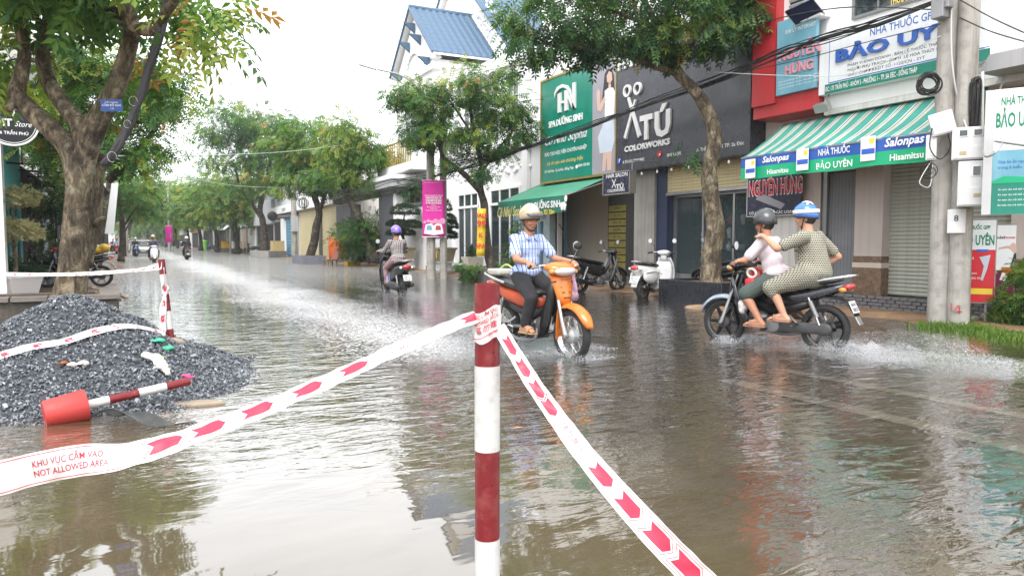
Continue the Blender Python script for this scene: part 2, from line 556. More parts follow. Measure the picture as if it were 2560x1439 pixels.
def asphalt_mat():
 m, nt, out = base('wet_asphalt')
 b = nt.nodes.new('ShaderNodeBsdfPrincipled')
 nt.links.new(b.outputs[0], out.inputs[0])
 p = nt.nodes.new('ShaderNodeNewGeometry').outputs['Position']
 c = ramp(nt, noise_(nt, p, 180, 3), [(0.3, (0.035, 0.034, 0.032)), (0.7, (0.10, 0.097, 0.09))])
 c = mixc(nt, c, (0.19, 0.16, 0.12), ramp(nt, noise_(nt, p, 0.7, 6, 0.6), [(0.35, 0.25), (0.65, 0.8)]))
 nt.links.new(c, b.inputs['Base Color'])
 b.inputs['Roughness'].default_value = 0.45
 bp = N(nt, 'ShaderNodeBump', Strength=1.0, Distance=0.003)
 nt.links.new(noise_(nt, p, 160, 4), bp.inputs['Height'])
 nt.links.new(bp.outputs[0], b.inputs['Normal'])
 return m
def dirt_mat(name, c1, c2, c3, wet=0.5):
 m, nt, out = base(name)
 b = nt.nodes.new('ShaderNodeBsdfPrincipled')
 nt.links.new(b.outputs[0], out.inputs[0])
 p = nt.nodes.new('ShaderNodeNewGeometry').outputs['Position']
 c = ramp(nt, noise_(nt, p, 1.6, 8, 0.65, 0.4), [(0.3, c1), (0.55, c2), (0.75, c3)])
 c = mixc(nt, c, (0.05, 0.045, 0.04), ramp(nt, noise_(nt, p, 26, 5), [(0.55, 0.0), (0.72, 0.6)]))
 nt.links.new(c, b.inputs['Base Color'])
 nt.links.new(ramp(nt, noise_(nt, p, 0.9, 4), [(0.35, wet - 0.2), (0.65, wet + 0.35)]), b.inputs['Roughness'])
 bp = N(nt, 'ShaderNodeBump', Strength=1.0, Distance=0.02)
 nt.links.new(noise_(nt, p, 14, 8, 0.65), bp.inputs['Height'])
 nt.links.new(bp.outputs[0], b.inputs['Normal'])
 return m
M_ASPH = asphalt_mat()
M_DIRT = dirt_mat('wet_earth', (0.13, 0.075, 0.04), (0.27, 0.165, 0.09), (0.38, 0.27, 0.17))
M_PAVEL = dirt_mat('wet_pavement', (0.09, 0.05, 0.035), (0.17, 0.10, 0.07), (0.26, 0.19, 0.14), 0.3)
g = MB().quad((-400, -60, -0.16), (400, -60, -0.16), (400, 700, -0.16), (-400, 700, -0.16)).build('ground', M_DIRT)
tag(g, kind='structure')
o = strip(0.3, 9.5, YS, 16, road_z).build('road', M_ASPH, smooth=180); tag(o, kind='structure')
o = strip(9.5, XF + 0.4, YS2, 14, pave_r_z).build('pavement_right', M_DIRT, smooth=180); tag(o, kind='structure')
o = strip(XL - 0.4, 0.3, YS, 10, pave_l_z).build('pavement_left', M_PAVEL, smooth=180); tag(o, kind='structure')
M_PAINT = mat('road_paint', (0.86, 0.85, 0.81), 0.6, var=0.3, vscale=1.3, dirt_amt=1.0, dirt=(0.12, 0.105, 0.08), world=True)
for i, (xa, y0, y1, w) in enumerate([(4.68, -1.2, 4.95, 0.2), (5.55, -1.0, 5.1, 0.15), (4.68, 8.0, 12.5, 0.14), (4.68, 16.0, 20.5, 0.14), (4.68, 24, 28.5, 0.14), (4.68, 32, 36.5, 0.14)]):
 n = max(2, int((y1 - y0) / 0.25))
 mb = MB()
 mb.grid(lambda u, v, xa=xa, w=w, y0=y0, y1=y1: (xa + (u - 0.5) * w, y0 + (y1 - y0) * v, road_z(xa + (u - 0.5) * w, y0 + (y1 - y0) * v) + 0.014), 1, n)
 o = mb.build('road_marking', M_PAINT); tag(o, kind='structure')
def water_mat():
 m, nt, out = base('flood_water')
 L = nt.links
 p = nt.nodes.new('ShaderNodeNewGeometry').outputs['Position']
 sx = nt.nodes.new('ShaderNodeSeparateXYZ'); L.new(p, sx.inputs[0])
 X, Y = sx.outputs[0], sx.outputs[1]
 def mr(v, a, b, c=0.0, d=1.0):
  n = N(nt, 'ShaderNodeMapRange', interpolation_type='SMOOTHSTEP')
  n.inputs[1].default_value, n.inputs[2].default_value, n.inputs[3].default_value, n.inputs[4].default_value = a, b, c, d
  L.new(v, n.inputs[0]); return n.outputs[0]
 def band(v, c, w):                       # soft strip round v = c
  return mr(math_(nt, 'ABSOLUTE', math_(nt, 'SUBTRACT', v, c)), 0.0, w, 1.0, 0.0)
 def mapped(sx_, sy_, rot=0.0):
  mp = N(nt, 'ShaderNodeMapping')
  mp.inputs['Scale'].default_value = (sx_, sy_, 1)
  mp.inputs['Rotation'].default_value = (0, 0, R(rot))
  L.new(p, mp.inputs[0]); return mp.outputs[0]
 # wakes left by the traffic lie along the road: stronger chop there
 wob = math_(nt, 'MULTIPLY', math_(nt, 'SUBTRACT', noise_(nt, p, 0.35, 2), 0.5), 1.6)
 Xw = math_(nt, 'ADD', X, wob)
 wake = math_(nt, 'MULTIPLY', band(Xw, 3.0, 1.45), mr(Y, 6.3, 8.5))
 wake2 = math_(nt, 'MULTIPLY', band(Xw, 5.6, 0.9), mr(Y, 4.0, 14.0))
 far = mr(Y, 14, 34)
 wake3 = math_(nt, 'MULTIPLY', band(math_(nt, 'ADD', Xw, math_(nt, 'MULTIPLY', Y, 0.22)), 8.35, 0.75), mr(Y, 6.2, 6.9, 1.0, 0.0))
 wk = math_(nt, 'MAXIMUM', math_(nt, 'MAXIMUM', math_(nt, 'MULTIPLY', wake, 1.3), math_(nt, 'MULTIPLY', wake3, 0.9)), math_(nt, 'MULTIPLY', wake2, 0.35))
 rightn = mr(X, 0.9, 3.2)                 # ripples come from the road; the puddle by the posts is calm
 midY = mr(math_(nt, 'ADD', Y, math_(nt, 'MULTIPLY', X, 0.35)), 3.2, 5.4)
 calm = math_(nt, 'MAXIMUM', math_(nt, 'MULTIPLY', rightn, 0.55), midY)
 swell = math_(nt, 'MULTIPLY', math_(nt, 'SUBTRACT', noise_(nt, mapped(1.0, 1.6, -25), 1.5, 1.5, 0.4, 0.4), 0.5), 0.020)
 rip = math_(nt, 'MULTIPLY', math_(nt, 'SUBTRACT', noise_(nt, mapped(0.6, 1.5, -27), 5.0, 2, 0.5, 0.8), 0.5), 0.012)
 rip2 = math_(nt, 'MULTIPLY', math_(nt, 'SUBTRACT', noise_(nt, mapped(0.75, 1.4, -20), 13.0, 2.5, 0.5, 0.6), 0.5), 0.0055)
 chop2 = math_(nt, 'MULTIPLY', math_(nt, 'SUBTRACT', noise_(nt, p, 7, 3, 0.6), 0.5), 0.03)
 h = math_(nt, 'MULTIPLY', swell, math_(nt, 'ADD', 0.30, math_(nt, 'MULTIPLY', calm, 0.45)))
 h = math_(nt, 'ADD', h, math_(nt, 'MULTIPLY', rip, math_(nt, 'ADD', 0.03, math_(nt, 'MULTIPLY', calm, 1.0))))
 h = math_(nt, 'ADD', h, math_(nt, 'MULTIPLY', rip2, math_(nt, 'MULTIPLY', calm, 0.8)))
 ch = math_(nt, 'MAXIMUM', wk, math_(nt, 'MULTIPLY', far, 1.25))
 h = math_(nt, 'ADD', h, math_(nt, 'MULTIPLY', chop2, math_(nt, 'MULTIPLY', ch, 0.35)))
 bp = N(nt, 'ShaderNodeBump', Strength=1.0, Distance=1.0)
 L.new(h, bp.inputs['Height'])
 # broken, choppy facets in the wakes and down the road
 cn = N(nt, 'ShaderNodeTexNoise', Scale=26.0, Detail=3.0, Roughness=0.6); L.new(p, cn.inputs['Vector'])
 def vm(op, a_, b_=None, sc=None):
  n = nt.nodes.new('ShaderNodeVectorMath'); n.operation = op
  for i, q in enumerate((a_, b_)):
   if q is None: continue
   if hasattr(q, 'links'): L.new(q, n.inputs[i])
   else: n.inputs[i].default_value = q
  if sc is not None: L.new(sc, n.inputs['Scale'])
  return n.outputs[0]
 cv = vm('MULTIPLY', vm('SUBTRACT', cn.outputs['Color'], (.5, .5, .5)), (5.0, 5.0, 0))
 nrm = vm('NORMALIZE', vm('ADD', bp.outputs[0], vm('SCALE', cv, None, ch)))
 gl = nt.nodes.new('ShaderNodeBsdfGlossy')
 gl.inputs['Roughness'].default_value = 0.03
 gl.inputs['Color'].default_value = (0.96, 0.97, 1.0, 1)
 L.new(nrm, gl.inputs['Normal'])
 df = nt.nodes.new('ShaderNodeBsdfDiffuse')
 mud = ramp(nt, noise_(nt, p, 0.9, 5, 0.6, 0.6), [(0.3, (0.078, 0.060, 0.034)), (0.7, (0.135, 0.107, 0.067))])
 L.new(mud, df.inputs['Color'])
 tr = nt.nodes.new('ShaderNodeBsdfTransparent')
 tr.inputs['Color'].default_value = (0.92, 0.88, 0.80, 1)
 mx1 = nt.nodes.new('ShaderNodeMixShader')    # shallower towards the crown of the road, so clearer there
 L.new(math_(nt, 'MULTIPLY', mr(X, 1.6, 4.2, 0.06, 0.62), mr(X, 8.0, 10.5, 1.0, 0.6)), mx1.inputs[0])
 L.new(df.outputs[0], mx1.inputs[1]); L.new(tr.outputs[0], mx1.inputs[2])
 fm = math_(nt, 'MULTIPLY', math_(nt, 'ADD', wake, math_(nt, 'ADD', math_(nt, 'MULTIPLY', wake3, .6), math_(nt, 'MULTIPLY', far, .35))), ramp(nt, noise_(nt, mapped(.7, 1.6, -22), 42, 5, 0.75), [(0.41, 0.0), (0.53, 1.0)]), clamp=True)
 fo = nt.nodes.new('ShaderNodeBsdfDiffuse'); fo.inputs['Color'].default_value = (0.8, 0.8, 0.8, 1)
 mxf = nt.nodes.new('ShaderNodeMixShader')    # froth in the wakes; its white also paints sky glitter, far water too
 L.new(math_(nt, 'MULTIPLY', fm, 0.85, clamp=True), mxf.inputs[0]); L.new(mx1.outputs[0], mxf.inputs[1]); L.new(fo.outputs[0], mxf.inputs[2])
 fr = N(nt, 'ShaderNodeFresnel', IOR=1.55)
 L.new(nrm, fr.inputs['Normal'])
 fac = math_(nt, 'ADD', 0.09, math_(nt, 'MULTIPLY', fr.outputs[0], 1.3), clamp=True)
 mx = nt.nodes.new('ShaderNodeMixShader')
 L.new(fac, mx.inputs[0]); L.new(mxf.outputs[0], mx.inputs[1]); L.new(gl.outputs[0], mx.inputs[2])
 L.new(mx.outputs[0], out.inputs[0])
 return m
M_WATER = water_mat()
o = MB().quad((XL - 0.3, -7, 0), (XF + 0.3, -7, 0), (XF + 0.3, 400, 0), (XL - 0.3, 400, 0)).build('water', M_WATER); tag(o, kind='structure')
# ------------------------------------------------------------------ right-hand shops
class Bld:
 """a house on the right-hand side: local x runs to the viewer's right, y into the house, z up"""
 def __init__(s, name, label, cat, Yl, X=XF):
  s.X, s.Yl = X, Yl
  s.o = thing(name, label, cat, (X, Yl, 0), R(-90))
 def L(s, px, py, X=None):
  p = onX(px, py, X if X is not None else s.X)
  return V((s.Yl - p.y, p.x - s.X, p.z))
 def x(s, Y): return s.Yl - Y
 def line(s, st, mt, a, b, top, X=None, parent=None, bold=0.0, shear=0.0, depth=0.0, proud=0.004, z=None, h=None):
  A, B2, T = s.L(a[0], a[1], X), s.L(b[0], b[1], X), s.L(a[0], top, X)
  if z is None: z = (A.z + B2.z) / 2
  if h is None: h = T.z - A.z
  return text(st, mt, parent or s.o, (A.x, A.y, z), (1, 0, 0), (0, 0, 1), h, B2.x - A.x, bold, shear, proud, depth)
def shutter(parent, x0, x1, z0, z1, y, mt, pitch=0.07, singly=True):
 s = bx('shutter', mt, parent, x0, x1, y + 0.03, y + 0.045, z0, z1)
 prof = [(0, 0), (-0.012, pitch * 0.18), (-0.017, pitch * 0.5), (-0.012, pitch * 0.8), (0, pitch * 0.97)]
 mb = MB()
 mb.loft([[(xx, y + 0.03 + a, b) for a, b in prof] for xx in (x0, x1)], cap=False, closed=False)
 me = mb.mesh('slat', mt, fix=False)
 n = int((z1 - z0) / pitch)
 if singly:
  for i in range(n): place('slat', me, s, (0, 0, z0 + i * pitch))
 else:
  big = MB()
  for i in range(n):
   big.loft([[(xx, y + 0.03 + a, z0 + i * pitch + b) for a, b in prof] for xx in (x0, x1)], cap=False, closed=False)
  tag(big.build('slat', mt, s, fix=False), kind='stuff')
 return s
def window(parent, x0, x1, z0, z1, y, frame_mt, cols=2, rows=1, fw=0.05, glass=M_GLASSD, name='window', depth=0.06):
 mb = MB()
 mb.box(x0, x1, y - depth, y, z0, z0 + fw).box(x0, x1, y - depth, y, z1 - fw, z1)
 mb.box(x0, x0 + fw, y - depth + .003, y, z0 + fw, z1 - fw).box(x1 - fw, x1, y - depth + .003, y, z0 + fw, z1 - fw)
 for i in range(1, cols):
  c = x0 + (x1 - x0) * i / cols
  mb.box(c - fw * .4, c + fw * .4, y - depth + .006, y, z0 + fw, z1 - fw)
 for i in range(1, rows):
  c = z0 + (z1 - z0) * i / rows
  mb.box(x0 + fw, x1 - fw, y - depth + .009, y, c - fw * .4, c + fw * .4)
 w = mb.build(name, frame_mt, parent, bevel=0.004)
 for i in range(cols):
  for j in range(rows):
   a, b = x0 + (x1 - x0) * i / cols, x0 + (x1 - x0) * (i + 1) / cols
   c, d = z0 + (z1 - z0) * j / rows, z0 + (z1 - z0) * (j + 1) / rows
   bx('pane', glass, w, a + fw * .3, b - fw * .3, y - 0.02, y - 0.012, c + fw * .3, d - fw * .3)
 return w
def stripe_mat(name, stops, period, axis=0, rough=0.75, bumpy=0.0):
 m, nt, out = base(name)
 b = nt.nodes.new('ShaderNodeBsdfPrincipled')
 nt.links.new(b.outputs[0], out.inputs[0])
 tc = nt.nodes.new('ShaderNodeTexCoord')
 s = nt.nodes.new('ShaderNodeSeparateXYZ'); nt.links.new(tc.outputs['Object'], s.inputs[0])
 f = math_(nt, 'FRACT', math_(nt, 'DIVIDE', s.outputs[axis], period))
 n = nt.nodes.new('ShaderNodeValToRGB')
 n.color_ramp.interpolation = 'CONSTANT'
 el = n.color_ramp.elements
 while len(el) < len(stops): el.new(0.5)
 for e, (p, c) in zip(el, stops): e.position = p; e.color = (*c, 1)
 nt.links.new(f, n.inputs[0])
 c = mixc(nt, n.outputs[0], ramp(nt, noise_(nt, tc.outputs['Object'], 2.0, 6), [(0.3, 0.78), (0.7, 1.05)]), 1.0, 'MULTIPLY')
 nt.links.new(c, b.inputs['Base Color'])
 b.inputs['Roughness'].default_value = rough
 return m
M_RED = mat('red_panel', (0.50, 0.028, 0.035), 0.4, var=0.15, vscale=1.2, streak=0.2)
M_SKYB = mat('sky_blue_print', (0.16, 0.40, 0.52), 0.5, var=0.2, vscale=1.5, streak=0.2, dirt=(0.5, 0.6, 0.65))
M_SIGNW = mat('white_sign_panel', (0.78, 0.81, 0.83), 0.4, var=0.08, vscale=0.8, streak=0.22, dirt=(.5, .5, .48))
M_SIGNG = mat('green_sign_panel', (0.0, 0.22, 0.15), 0.35, var=0.25, vscale=1.1, streak=.18, dirt=(.05, .3, .22))
M_SIGNDK = mat('charcoal_sign_panel', (0.045, 0.048, 0.062), 0.28, var=0.25, vscale=0.6, streak=.25, dirt=(.085, .085, .095))
M_SHUT = mat('pale_green_shutter', (0.42, 0.43, 0.37), 0.5, 0.1, var=0.15, vscale=0.7, streak=0.4)
M_CREAM = mat('cream_shutter', (0.62, 0.53, 0.31), 0.55, var=0.12, vscale=0.5, streak=0.2)
M_TILEB = mat('blue_roof_tile', (0.075, 0.135, 0.215), 0.45, var=0.3, vscale=1.3)
M_BRICK = mat('grey_brick', (0.15, 0.145, 0.15), 0.85, var=0.4, vscale=5, bump=0.006, bscale=50)
M_MORTAR = mat('mortar', (0.10, 0.098, 0.095), 0.95, var=0.2)
M_MARB = mat('brown_marble', (0.19, 0.115, 0.07), 0.3, var=0.6, vscale=12, dirt_amt=0.5, dirt=(0.42, 0.33, 0.25))
M_BEIGE = mat('beige_tile', (0.62, 0.54, 0.46), 0.35, var=0.1)
M_PINKW = mat('pinkish_tile_wall', (0.56, 0.49, 0.45), 0.4, var=0.12, vscale=1.2, streak=0.2)
M_DOORG = stripe_mat('grey_metal_door', [(0.0, (0.24, 0.25, 0.27)), (0.85, (0.15, 0.155, 0.165))], 0.075)
M_BLUEP = mat('pale_blue_paint', (0.28, 0.48, 0.62), 0.5, var=0.15, vscale=1.4, streak=0.2)
M_GOLD = mat('gold_frame', (0.40, 0.29, 0.07), 0.4, 0.5, var=0.25, vscale=4)
M_GOLDL = mat('gold_letter', (0.72, 0.56, 0.2), 0.4, 0.0, var=0.05)
M_SILV = mat('silver_letter', (0.70, 0.70, 0.72), 0.4, 0.0, var=0.05)
M_GREYBG = mat('grey_print', (0.32, 0.31, 0.35), 0.5, var=0.08)
M_BANB = mat('banner_blue', (0.02, 0.10, 0.42), 0.45, var=0.1, vscale=2, bump=0.004, bscale=5)
M_BANG = mat('banner_green', (0.0, 0.40, 0.18), 0.45, var=0.1, vscale=2, bump=0.004, bscale=5)
# -------- pharmacy with the striped awning
XS = 11.4
B = Bld('pharmacy_building', 'white shophouse with a pharmacy sign, teal striped awning and roller shutters', 'building', 10.72)
r = B.o
xr = B.x(3.0)
pl = B.L(2005, 600).x
bx('wall', M_PINKW, r, 0.0, 0.55, 0, 0.35, 0.24, 3.9)
bx('upper_wall', M_WHITE, r, B.x(9.63), xr, -0.6, 7, 3.62, 8.5)
bx('soffit', M_OFFW, r, B.x(9.63), xr, -0.597, 0.0, 3.52, 3.617)
bx('back_wall', M_OFFW, r, 0, xr, 0.36, 7, 0.0, 3.6)
# door bay, pillars, shutters
d0, d1 = B.L(2052, 600).x, B.L(2133, 600).x
dr = bx('door', M_DOORG, r, d0 + 0.09, d1 - 0.02, 0.10, 0.14, 0.25, 2.52)
bx('handle', M_CHROME, dr, d0 + 0.13, d0 + 0.155, 0.06, 0.10, 1.15, 1.32)
fr = MB().box(d0, d0 + 0.09, 0.03, 0.15, 0.25, 3.0).box(d0 + .09, d1, 0.03, 0.15, 2.55, 2.62)
df = fr.build('door_frame', M_STEEL, r)
grm = MB().box(-0.012, 0.012, 0.05, 0.075, 2.63, 3.15).mesh('transom_bar', M_WHITE2)
for i in range(7): place('transom_bar', grm, df, (d0 + 0.14 + i * (d1 - d0 - 0.2) / 6, 0, 0))
bx('transom_glass', M_DARKIN, df, d0 + 0.09, d1, 0.16, 0.17, 2.62, 3.2)
def pillar(xa, xb):
 p = bx('pillar', M_PINKW, r, xa, xb, -0.14, 0.3, 0.94, 3.5, bevel=0.01)
 for nm, mt, z0, z1, e in (('base_cladding', M_MARB, 0.24, 0.74, 0.008), ('band', M_BEIGE, 0.74, 0.83, 0.012), ('cladding', M_MARB, 0.83, 0.94, 0.006)):
  bx(nm, mt, p, xa - e, xb + e, -0.14 - e, 0.28, z0, z1)
p0, p1 = B.L(2133, 650, 11.86).x, B.L(2203, 650, 11.86).x
pillar(p0, p1)
q0 = B.L(2478, 700, 11.86).x
q1 = q0 + 0.62
shutter(r, p1, q0 + 0.25, 0.26, 3.3, 0.04, M_SHUT, 0.07)
q0 = q0 + 0.25; q1 = q0 + 0.5
pillar(q0, q1)
shutter(r, q1, xr, 0.26, 3.3, 0.04, M_SHUT, 0.07, singly=False)
# brick step: single bricks
st = bx('step', M_MORTAR, r, -0.2, xr, -0.42, 0.02, -0.05, 0.235)
bw, bh = 0.155, 0.06
bme = [MB().boxc((0, 0, 0), (bw - 0.014, 0.06, bh - 0.012), (rng.uniform(-.03, .03), rng.uniform(-.03, .03), rng.uniform(-.04, .04))).mesh('brick', M_BRICK) for _ in range(5)]
for row in range(5):
 for i in range(int((xr * 0.80) / bw)):
  place('brick', bme[rng.randrange(5)], st, (-0.1 + i * bw + (row % 2) * bw / 2 + rng.uniform(-.01, .01), -0.425 - rng.uniform(0, 0.016), -0.03 + row * bh + bh / 2))
# big sign
sy = XS - XF
sg = bx('sign_board', M_SIGNW, r, B.L(2062, 200, XS).x, B.L(2478, 100, XS).x, sy - 0.16, sy - 0.001 + 0, 3.86, 4.93, bevel=0.01)
XS2 = XS - 0.16
bx('address_band', M_SIGNG, sg, B.L(2062, 200, XS2).x + .01, B.L(2478, 100, XS2).x - .01, sy - 0.166, sy - 0.158, 3.865, 4.03)
bx('border_line', M_INKB, sg, B.L(2072, 200, XS2).x, B.L(2074, 100, XS2).x + .012, sy - 0.166, sy - 0.158, 4.06, 4.80)
bx('border_line', M_INKB, sg, B.L(2072, 200, XS2).x, B.L(2474, 100, XS2).x, sy - 0.166, sy - 0.159, 4.045, 4.058)
M_SIGNBL = mat('letter_blue', (0.035, 0.12, 0.45), 0.4, var=0.05)
B.line('NHÀ THUỐC GPP', M_SIGNBL, (2175, 103), (2341, 62), 84, XS2, sg, bold=0.012, z=4.68)
B.line('BẢO UYÊN', M_SIGNBL, (2091, 171), (2446, 96), 140, XS2, sg, bold=0.05, depth=0.03, z=4.385, h=.2)
B.line('PHẠM VI KINH DOANH : BÁN LẺ THUỐC THÀNH PHẨM', M_INK, (2119, 184), (2400, 128), 177, XS2, sg, z=4.255, h=.05)
B.line('NGƯỜI PHỤ TRÁCH : DSĐH  LÊ HÒA THỦY NHÂN   KT', M_INK, (2119, 198), (2405, 138), 190, XS2, sg, z=4.175, h=.05)
B.line('GIẤY CNĐĐKKDT SỐ :1122/CN - SYT          GCN SỐ', M_INK, (2119, 212), (2400, 155), 204, XS2, sg, z=4.09, h=.05)
B.line('ĐC: 175 TRẦN PHÚ - KHÓM 5 - PHƯỜNG 1 - TP. SA ĐÉC - ĐỒNG THÁP', M_INKW, (2063, 257), (2292, 211), 247, XS2 - .008, sg, bold=0.02, z=3.905, h=.085)
# upper window with green name board
wx0, wx1 = B.L(2135, 30, XS).x, B.L(2345, 0, XS).x
w = window(r, wx0, wx1, 5.08, 6.6, sy, M_STEEL, 3, 1)
gb = bx('name_board', M_SIGNG, r, B.L(2180, 10, XS).x, B.L(2360, 0, XS).x, sy - 0.12, sy - .063, 5.35, 6.1)
B.line('THUỐC TÂY', M_INKY, (2225, 12), (2300, -6), -8, XS - .12, gb, bold=.02)
# awning
ya = 10.4 - XF
ax0, ax1 = B.x(10.66), B.x(6.75)
M_AWN = stripe_mat('teal_striped_awning', [(0.0, (0.05, 0.32, 0.26)), (0.50, (0.12, 0.10, 0.09)), (0.53, (0.66, 0.66, 0.60)), (0.63, (0.16, 0.13, 0.11)), (0.66, (0.05, 0.30, 0.23)), (0.74, (0.66, 0.66, 0.60)), (0.84, (0.14, 0.12, 0.1)), (0.88, (0.62, 0.62, 0.56)), (0.95, (0.12, 0.10, 0.09))], 0.30)
aw = MB().grid(lambda u, v: (ax0 + (ax1 - ax0) * u + 0.012 * math.sin(v * 9), sy + 0.12 + (ya - sy - 0.12) * v,
       3.52 + (2.80 - 3.52) * v - 0.05 * math.sin(math.pi * v) + 0.010 * math.sin(u * 37 + v * 3) * math.sin(math.pi * v)), 60, 10).build('awning', M_AWN, r, smooth=180, solid=0.006)
for xx in (ax0, (ax0 + ax1) / 2, ax1):
 MB().tube([(xx, sy + 0.15, 2.9), (xx, ya + 0.05, 2.76)], 0.014, 6).build('awning_arm', M_STEEL, aw)
MB().tube([(ax0, ya, 2.79), (ax1, ya, 2.79)], 0.02, 8).build('front_bar', M_STEEL, aw)
def val(u, v): return (ax0 + (ax1 - ax0) * u, ya - 0.012 + 0.012 * math.sin(u * 23) * (v + .2) + 0.006 * math.sin(u * 61 + 1), 0)
bn = MB()
bn.grid(lambda u, v: V(val(u, v)) + V((0, 0, 2.81 - 0.21 * v)), 60, 3)
bn = bn.build('banner_top', M_BANB, aw, smooth=180)
MB().grid(lambda u, v: V(val(u, v + 1)) + V((0, 0, 2.60 - 0.215 * v - 0.008 * math.sin(u * 15) * v)), 60, 3).build('banner_bottom', M_BANG, aw, smooth=180)
XB = 10.4 - 0.035
def bl(st, a, b, top, mt=M_INKW, **k): B.line(st, mt, a, b, top, XB, aw, **k)
bl('Salonpas', (1906, 407), (1973, 393), 384, bold=0.035, shear=0.25, z=2.655, h=.11)
bl('Hisamitsu', (1918, 433), (1971, 424), 420, bold=0.03, z=2.435, h=.09)
bl('NHÀ THUỐC', (2046, 381), (2125, 366), 363, bold=0.02, z=2.65, h=.11)
bl('BẢO UYÊN', (2041, 416), (2131, 403), 396, bold=0.02, z=2.425, h=.11)
bl('Salonpas', (2212, 350), (2312, 331), 320, bold=0.035, shear=0.25, z=2.66, h=.13)
bl('Hisamitsu', (2225, 387), (2310, 372), 366, bold=0.03, z=2.44, h=.1)
for (xa, xb, yt, yb) in ((1864, 1888, 400, 444), (1992, 2021, 374, 424), (2153, 2188, 344, 400)):
 a, b_ = B.L(xa, yt, XB), B.L(xb, yb, XB)
 pk = bx('product_print', M_INKW, aw, a.x, b_.x, a.y - .006, a.y - .002, b_.z, a.z)
 bx('product_band', M_INKB, pk, a.x + .02, b_.x - .01, a.y - .010, a.y - .006, b_.z + (a.z - b_.z) * .28, b_.z + (a.z - b_.z) * .5)
 bx('product_seal', M_INKY, pk, a.x + (b_.x - a.x) * .6, b_.x - .02, a.y - .010, a.y - .006, b_.z + (a.z - b_.z) * .7, b_.z + (a.z - b_.z) * .9)
# flood lamp under the sign
lm = MB().boxc((B.L(2080, 280, XS).x, sy - 0.25, 3.62), (0.3, 0.12, 0.16), (0.5, 0, 0)).build('flood_lamp', M_ALU, r, bevel=0.01)
MB().tube([(B.L(2080, 280, XS).x, sy - 0.2, 3.68), (B.L(2080, 280, XS).x, sy - 0.08, 3.86)], 0.012, 6).build('bracket', M_STEEL, lm)
# grey canopy of the side wing
cn = MB().prism([(B.x(6.55), 3.62), (B.x(6.4), 3.85), (xr, 3.85), (xr, 3.62)], -1.1, 0.0).build('canopy', M_GREYW, r)
# -------- internet shop: red frame and blue sign upstairs
B = Bld('internet_shop_building', 'narrow shophouse with red frame round a sky blue upstairs sign', 'building', 11.78)
r = B.o
x0, x1 = 0.0, B.x(10.72) - 0.004
bx('wall', M_OFFW, r, x0, x1, 0, 5, 0.2, 3.7)
u1 = B.x(9.64)
bx('upper_wall', M_WHITE, r, B.x(11.3), u1, -0.58, 5, 4.9, 8.2)
bx('side_wall', M_WHITE, r, 0.0, B.x(11.3) - .004, 0.5, 5, 3.7, 7.0)
rf = bx('red_frame', M_RED, r, B.x(11.26), u1 - .004, -0.72, 0.0, 3.66, 4.6, bevel=0.01)
bx('red_column', M_RED, rf, B.x(11.24), B.L(1938, 100, 11.2).x, -0.79, -0.4, 3.9, 6.05)
bb = bx('sign_board', M_SKYB, r, B.L(1940, 200, 11.2).x, u1 - .03, -0.80, -0.725, 4.02, 5.42, bevel=.006)
M_PINKL = mat('pink_letter', (0.70, 0.32, 0.38), 0.5, var=0.1)
X3 = 11.2
B.line('ĐẠI LÝ INTERNET', M_INKW, (1963, 83), (2040, 66), 74, X3, bb, bold=.02)
B.line('NGUYỄN', M_PINKL, (1949, 154), (2051, 127), 129, X3, bb, bold=.045, depth=.02)
B.line('HƯNG', M_PINKL, (1964, 188), (2034, 170), 165, X3, bb, bold=.045, depth=.02)
for k in range(3):
 B.line('DỊCH VỤ INTERNET - IN ẤN - THẺ CÀO - SIM SỐ', M_INKW, (1946, 208 + k * 8), (2048, 186 + k * 8), 204 + k * 8, X3, bb)
# louvre vent, solar panel and a fan case
v0, v1 = B.L(1978, 0, 11.42).x, B.L(2040, 0, 11.42).x
lv = bx('vent', M_DARKIN, r, v0, v1, -0.60, -0.583, 5.45, 6.4)
lme = MB().boxc((0, 0, 0), (v1 - v0, 0.03, 0.05), (0.6, 0, 0)).mesh('louvre', M_GREYW)
for i in range(9): place('louvre', lme, lv, ((v0 + v1) / 2, -0.62, 5.5 + i * 0.1))
so = thing('solar_panel', 'small tilted solar panel on a white lamp case above the blue sign', 'solar panel', onX(2010, 30, 11.05), R(-90))
MB().boxc((0, 0, 0), (0.62, 0.03, 0.34), (0.9, -0.10, 0)).build('panel', mat('solar_cell', (0.02, 0.03, 0.08), 0.12, var=0.2, vscale=10), so)
MB().boxc((0, 0.03, -0.01), (0.66, 0.03, 0.38), (0.9, -0.10, 0)).build('frame', M_WHITE2, so)
MB().boxc((0.05, 0.25, -0.02), (0.5, 0.3, 0.22)).build('lamp_case', M_WHITE2, so, bevel=.02)
MB().tube([(0, 0.1, -0.1), (0, 0.4, -0.15)], 0.02, 6).build('bracket', M_STEEL, so)
